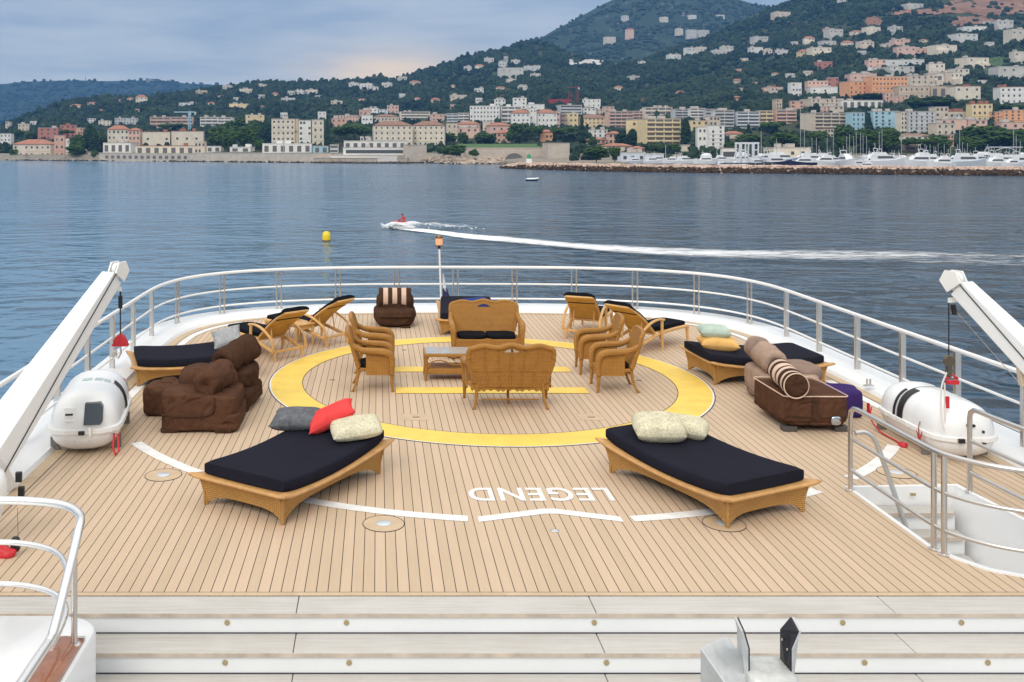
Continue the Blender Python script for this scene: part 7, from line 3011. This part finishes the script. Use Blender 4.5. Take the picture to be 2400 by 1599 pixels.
def build_harbour():
    navy = mat('navy_hull', (.012, .016, .05), .3)
    white = mat('yacht_white', (.72, .73, .75), .3)
    pale = mat('pale_hull', (.50, .55, .60), .3)
    Ws = sorted([(1696, 418, 8, 'p', 10), (1722, 421, 8, 'w', 200), (1752, 430, 8, 'w', 30), (1778, 424, 10, 'n', 8), (1822, 420, 13, 'n', 3), (1880, 419, 12, 'n', 176), (1928, 436, 13, 'w', 186), (1985, 426, 15, 'w', 265), (2012, 432, 9, 'w', 20),
          (2028, 402, 8, 'w', 160), (2075, 415, 17, 'w', 4), (2150, 422, 15, 'w', 182), (2172, 448, 14, 'w', 170), (2205, 405, 12, 'w', 184), (2268, 408, 16, 'p', 3), (2330, 412, 12, 'w', 190), (2368, 404, 10, 'w', 200), (2400, 420, 14, 'w', 10),
          (2100, 455, 12, 'w', 30), (2240, 458, 13, 'w', 150), (2300, 460, 14, 'w', 20), (2355, 462, 13, 'w', 160), (2040, 462, 11, 'w', 185), (1955, 465, 12, 'w', 10), (1490, 448, 8, 'p', 5), (1530, 445, 9, 'w', 12), (1570, 446, 9, 'w', 172), (1610, 440, 10, 'w', 6), (1650, 436, 10, 'w', 182), (1545, 470, 10, 'w', 20), (1600, 468, 9, 'p', 30), (1660, 462, 11, 'w', 15)])
    rb = random.Random(8)
    Ws = sorted(Ws + [(1690 + 725 * (i + rb.random()) / 30, rb.uniform(470, 496), rb.uniform(11, 17), rb.choice('wwwpw'), rb.choice((0, 180)) + rb.uniform(-30, 30)) for i in range(30)])
    proto = {c: yacht_proto(mm) for c, mm in (('n', navy), ('w', white), ('p', pale))}
    used = set()
    nm = {'n': 'navy hulled', 'w': 'white', 'p': 'pale grey'}
    tot = {c: sum(1 for w in Ws if w[3] == c) for c in 'nwp'}
    cnt = {'n': 0, 'w': 0, 'p': 0}
    for (u, Y, L_, c, a) in Ws:
        if u < 1690:
            z = SEA + 2.2
        else:
            z = SEA + (1.4 if L_ > 9 else .8)
        k = cnt[c]
        cnt[c] += 1
        lab = f'{ORD[k]} from left of the {nm[c]} motor yachts behind the breakwater' if k < tot[c] - 1 else f'rightmost of the {nm[c]} motor yachts behind the breakwater'
        if c not in used:
            used.add(c)
            o = proto[c]
            o.location = (px_x(u, Y), Y, z)
            o.rotation_euler = (0, 0, rad(a))
            o['label'], o['group'] = lab, 'motor yachts in the marina'
        else:
            o = dup(proto[c], (px_x(u, Y), Y, z), rad(a), lab)
        s_ = L_ / 11
        o.scale = (s_, s_, s_ * 1.3)
    SB = [(80, 570), (300, 258), (336, 470), (406, 560), (447, 560), (545, 560), (602, 482), (725, 545), (752, 528), (790, 545), (813, 516), (853, 512), (876, 535), (908, 548), (1024, 510), (1050, 480), (1230, 540), (1445, 620), (1492, 620), (1527, 640), (1566, 620), (1622, 620), (1682, 640), (1764, 470), (1790, 600), (1836, 610), (2260, 476), (2284, 540), (2322, 590)]
    p = sail_proto()
    for i, (x, y) in enumerate(SB):
        u, v = 1800 + x / 3.923, 180 + y / 3.923
        Y = 446 + (i * 37) % 26
        k = (px_z(v, Y) - SEA) / 15.0
        lab = f'{ORD[i]} mast from left among the sailing boats in the marina' if i < len(SB) - 1 else 'rightmost mast among the sailing boats in the marina'
        if i == 1:
            lab = 'sailing boat with by far the tallest mast in the marina'
        if i == 0:
            o = p
            o.location = (px_x(u, Y) - .6, Y, SEA)
            o['label'], o['group'] = lab, 'sailing boats in the marina'
        else:
            o = dup(p, (px_x(u, Y) - .6, Y, SEA), 0, lab)
        o.scale = (.85, .85, k)
    # shrink-wrapped boat on the hard
    u, Y = 1655, 452
    t = thing('covered_boat', 'boat under a bulging white tarpaulin in the boatyard', 'boat', (px_x(u, Y), Y, SEA + 2.2))
    MB().soft((0, 0, 2.4), (2.6, 2.4, 2.6), 2.6, 10, .15, .8, 3).build('tarpaulin', mat('tarpaulin', (.72, .72, .74), .6), t)
    MB().box((0, 0, .2), (3.6, 2.6, .8)).build('cradle', mat('cradle_dark', (.1, .1, .1), .8), t, smooth=False)
    # travel lift
    Y = 436
    x0, x1 = px_x(1732, Y), px_x(1779, Y)
    zt = px_z(334, Y)
    zb = SEA + 1.8
    t = thing('travel_lift', 'white travel lift gantry standing over the boatyard dock', 'boat lift', ((x0 + x1) / 2, Y, zb))
    w = (x1 - x0) / 2
    H_ = zt - zb
    wt = mat('lift_white', (.68, .70, .74), .5)
    for s_ in (-1, 1):
        for q in (.0, 2.6):
            for y in (0, 5):
                MB().box((s_ * (w - q - .35), y, H_ / 2), (.55, .55, H_)).build('leg', wt, t, smooth=False)
        for z in (.05, .34, .62):
            MB().box((s_ * (w - 1.6), 0, H_ * z + .5), (2.6, .5, .5)).build('side_brace', wt, t, smooth=False)
    for y in (0, 5):
        MB().box((0, y - .004, H_ - .35), (2 * w + .01, .6, .9)).build('top_beam', wt, t, smooth=False)
    # dark dock in front of the lift
    t = thing('boat_dock', 'dark low landing stage in front of the travel lift', 'dock', (px_x(1757, 412), 412, SEA))
    MB().box((0, 0, 3.0), (px_x(1815, 412) - px_x(1700, 412), 3.5, .5)).build('dock_deck', mat('dock_dark', (.05, .05, .06), .8), t, smooth=False)
    for k in range(6):
        MB().box((-9 + 3.6 * k, -1.6, 1.5), (.4, .4, 3)).build('pile', mat('pile_pale', (.4, .4, .4), .8), t, smooth=False)
    # canopy on the right pier
    Y = 440
    t = thing('pier_canopy', 'white arched canopy over the pier at the far right of the marina', 'canopy', (px_x(2350, Y), Y, px_z(345, Y)))
    m = MB()
    a, b = px_x(2315, Y) - px_x(2350, Y), px_x(2392, Y) - px_x(2350, Y)
    m.box(((a + b) / 2, 0, .0), (b - a, 3, .35))
    m.build('canopy_roof', wt, t, smooth=False)
    MB().tube([(a + 3 + 9 * k / 10, -1.4, -1.6 + 1.3 * math.sin(k / 10 * math.pi)) for k in range(11)], .18, 5).build('canopy_arch', wt, t)
    for k in range(4):
        MB().tube([(a + .5 + (b - a - 1) * k / 3, 0, -6), (a + .5 + (b - a - 1) * k / 3, 0, 0)], .14, 5).build('post', wt, t)
    # tower cranes
    for (cr, xm, yt, yb, xj0, xj1, yj, colr, lab) in (('A', 1742, 318, 520, 1600, 1795, 325, (.36, .55, .68), 'light blue tower crane behind the blank cream hall'), ('C', 606, 88, 250, 510, 612, 98, (.22, .035, .035), 'dark red tower crane over the unfinished grey tower')):
        u, v0, u2, v1 = conv(cr, xm, yt, xm, yb)
        Y = land_hit(u, v1 + 8)
        k = Y / FOC
        t = thing('tower_crane', lab, 'crane', (px_x(u, Y), Y, px_z(v1, Y)))
        Hc = (v1 - v0) * k
        mt = mat('crane_' + cr.lower(), colr, .6)
        m = MB()
        wd = .9
        for sx in (-1, 1):
            for sy in (-1, 1):
                m.box((sx * wd, sy * wd, Hc / 2 - 2), (.42, .42, Hc + 4))
        for z in np.arange(0, Hc, 2.4):
            m.box((0, -wd, z), (2 * wd, .2, .25))
            m.tube([(-wd, -wd, z), (wd, -wd, z + 2.4)], .12, 4)
        m.build('mast', mt, t, smooth=False)
        ox, _, kk = CROPS[cr]
        j0, j1 = (ox + xj0 / kk - u) * k, (ox + xj1 / kk - u) * k
        m = MB()
        m.box(((j0 + j1) / 2, 0, Hc - (yj - yt) / kk * k), (j1 - j0, .7, .9))
        m.build('jib', mt, t, smooth=False)
        jc = j1 if abs(j1) < abs(j0) else j0
        MB().box((jc, 0, Hc - (yj - yt) / kk * k - 1.2), (1.6, 1.2, 2.4)).build('counterweight', mat('counterweight', (.5, .52, .54), .8), t, smooth=False)
        MB().box((.8, -.9, Hc - 2.4), (1.6, 1.6, 2)).build('operator_cab', mat('cab_pale', (.6, .66, .7), .4), t, smooth=False)
    u, v0, u2, v1 = conv('C', 535, 135, 535, 215)
    Y = land_hit(u, v1 + 14)
    k = Y / FOC
    t = thing('tower_crane', 'short dark red crane mast beside the tall red crane', 'crane', (px_x(u, Y), Y, px_z(v1, Y)))
    mt = mat('crane_c', (.22, .035, .035), .6)
    m = MB()
    for sx in (-1, 1):
        m.box((sx * 1.6, 0, (v1 - v0) * k / 2 - 3), (.9, .9, (v1 - v0) * k + 6))
    m.box((0, 0, (v1 - v0) * k * .5), (3.2, .5, .5))
    m.build('mast', mt, t, smooth=False)
    MB().box((-12, 0, -1.5), (26, 1.6, 5)).build('jib', mat('crane_jib_red', (.30, .03, .035), .6), t, smooth=False)
    # antenna on the far hills
    u, Y = 200, 4290
    t = thing('antenna_mast', 'thin antenna mast on the crest of the far hills', 'antenna', (px_x(u, Y), Y, px_z(192, Y)))
    MB().tube([(0, 0, -6), (0, 0, 26)], [1.4, .6], 5).build('mast', mat('antenna_dark', (.05, .05, .06), .7), t)
    u, Y = 357, 4270
    t = thing('fort', 'low ruined fort on the crest of the far hills', 'fort', (px_x(u, Y), Y, px_z(192, Y)))
    MB().box((0, 0, 2), (50, 20, 14)).build('wall', mat('fort_stone', (.30, .28, .25), .9), t, smooth=False)
    MB().box((-8, -11, 8), (22, 4, 10)).build('tower', mat('fort_stone', (.30, .28, .25), .9), t, smooth=False)
    # flag and lamp poles on the quay
    for i, (u, vt, lab) in enumerate(((665, 314, 'thin leaning pole in front of the cream hotel'), (1784, 307, 'tall grey pole right of the travel lift'), (1560, 340, 'grey quay pole under the yellow balcony block'))):
        Y = interp(SHORE, u) + 3
        t = thing('pole', lab, 'pole', (px_x(u, Y), Y, SEA + 2))
        Hp = px_z(vt, Y) - SEA - 2
        MB().tube([(0, 0, 0), (.0, 0, Hp)], [.25, .14], 6).build('pole_shaft', mat('pole_grey', (.4, .4, .4), .6), t)
        MB().lathe([(0, 0), (.5, 0), (.4, .4), (0, .5)], n=8).build('pole_foot', mat('pole_grey', (.4, .4, .4), .6), t)


PATCH += [conv('F', 1360, 60, 2400, 130), conv('F', 1820, 130, 2200, 205), conv('F', 1700, 0, 2400, 60), conv('F', 2050, 430, 2300, 560), conv('F', 1180, 125, 1310, 200), conv('E', 1265, 415, 1520, 470), conv('A', 870, 300, 965, 355), conv('E', 1080, 180, 1300, 305)]


def build_clearings():
    """bare ground: sheets that hug the slope where the photo shows earth, rock or grass"""
    soil = mat('bare_soil', (.22, .115, .075), .95, var=.35, vscale=.03, bump=.5, bscale=.2)
    rock = mat('pale_cliff', (.50, .48, .46), .95, var=.4, vscale=.08, bump=.8, bscale=.3)
    grass = mat('hill_grass', (.05, .095, .03), .95, var=.25, vscale=.05)
    ochre = mat('ochre_rock', (.38, .22, .14), .95, var=.35, vscale=.05)
    for nm, cr, poly, mt in (('bare_slope', 'F', [(1360, 118), (1500, 75), (1760, 90), (1830, 10), (2000, -30), (2420, -40), (2420, 105), (2100, 130), (1900, 105), (1640, 112)], soil),
                            ('bare_slope', 'F', [(1820, 135), (2050, 130), (2200, 165), (2080, 180), (1840, 205)], soil),
                            ('bare_slope', 'F', [(1180, 190), (1200, 140), (1270, 128), (1310, 165), (1300, 198)], soil),
                            ('grass_slope', 'F', [(2050, 560), (2110, 430), (2290, 420), (2260, 470), (2160, 560)], grass),
                            ('rock_slope', 'E', [(1258, 445), (1285, 415), (1330, 440), (1400, 415), (1510, 418), (1522, 470), (1440, 440), (1370, 460), (1320, 470)], rock),
                            ('rock_slope', 'E', [(1075, 285), (1200, 245), (1300, 175), (1310, 190), (1215, 262), (1160, 300), (1085, 308)], ochre),
                            ('rock_slope', 'A', [(875, 345), (900, 310), (962, 302), (940, 335), (890, 355)], soil)):
        P = [conv(cr, x, y, x, y)[:2] for x, y in poly]
        us_, vs_ = [p[0] for p in P], [p[1] for p in P]
        n = 26
        V, Fc, ok = [], [], []

        def inside(u, v):
            c = False
            for i in range(len(P)):
                (a, b), (c_, d) = P[i], P[i - 1]
                if (b > v) != (d > v) and u < (c_ - a) * (v - b) / (d - b) + a:
                    c = not c
            return c
        for j in range(n + 1):
            for i in range(n + 1):
                u = min(us_) + (max(us_) - min(us_)) * i / n
                v = min(vs_) + (max(vs_) - min(vs_)) * j / n
                Y = land_hit(u, v)
                V.append((px_x(u, Y), Y, SEA + land_h(u, Y) + 1.2 + 1.5 * noise.noise(Vector((u * .2, v * .3, 3)))))
                ok.append(inside(u + 3 * noise.noise(Vector((u * .1, v * .1, 1))), v + 2 * noise.noise(Vector((u * .1, v * .1, 9)))))
        for j in range(n):
            for i in range(n):
                a = j * (n + 1) + i
                q = (a, a + n + 1, a + n + 2, a + 1)
                if sum(ok[k] for k in q) >= 2 and max(V[k][1] for k in q) - min(V[k][1] for k in q) < 260:
                    Fc.append(q)
        if Fc:
            mesh_np(nm, V, Fc, mt, 'structure', True)


build_town()
build_shore()
build_trees()
build_harbour()
build_clearings()
build_forest()
print('windows', N_WIN, 'objects', len(bpy.data.objects))


# ---------------------------------------------------------------- the air over the bay
def build_haze():
    m = bpy.data.materials.new('sea_air')
    m.use_nodes = True
    t = NT(m.node_tree)
    v = t.n('ShaderNodeVolumePrincipled', ins={'Color': (.16, .44, 1.0, 1), 'Density': HAZE, 'Anisotropy': 0.0})
    o = t.n('ShaderNodeOutputMaterial')
    t.link(v.outputs[0], o.inputs['Volume'])
    mb = MB()
    mb.box((0, 2600, 395), (9000, 5400, 805))
    b = mb.build('haze', m, smooth=False)
    b['kind'] = 'stuff'


HAZE = 0.000115
if HAZE:
    build_haze()
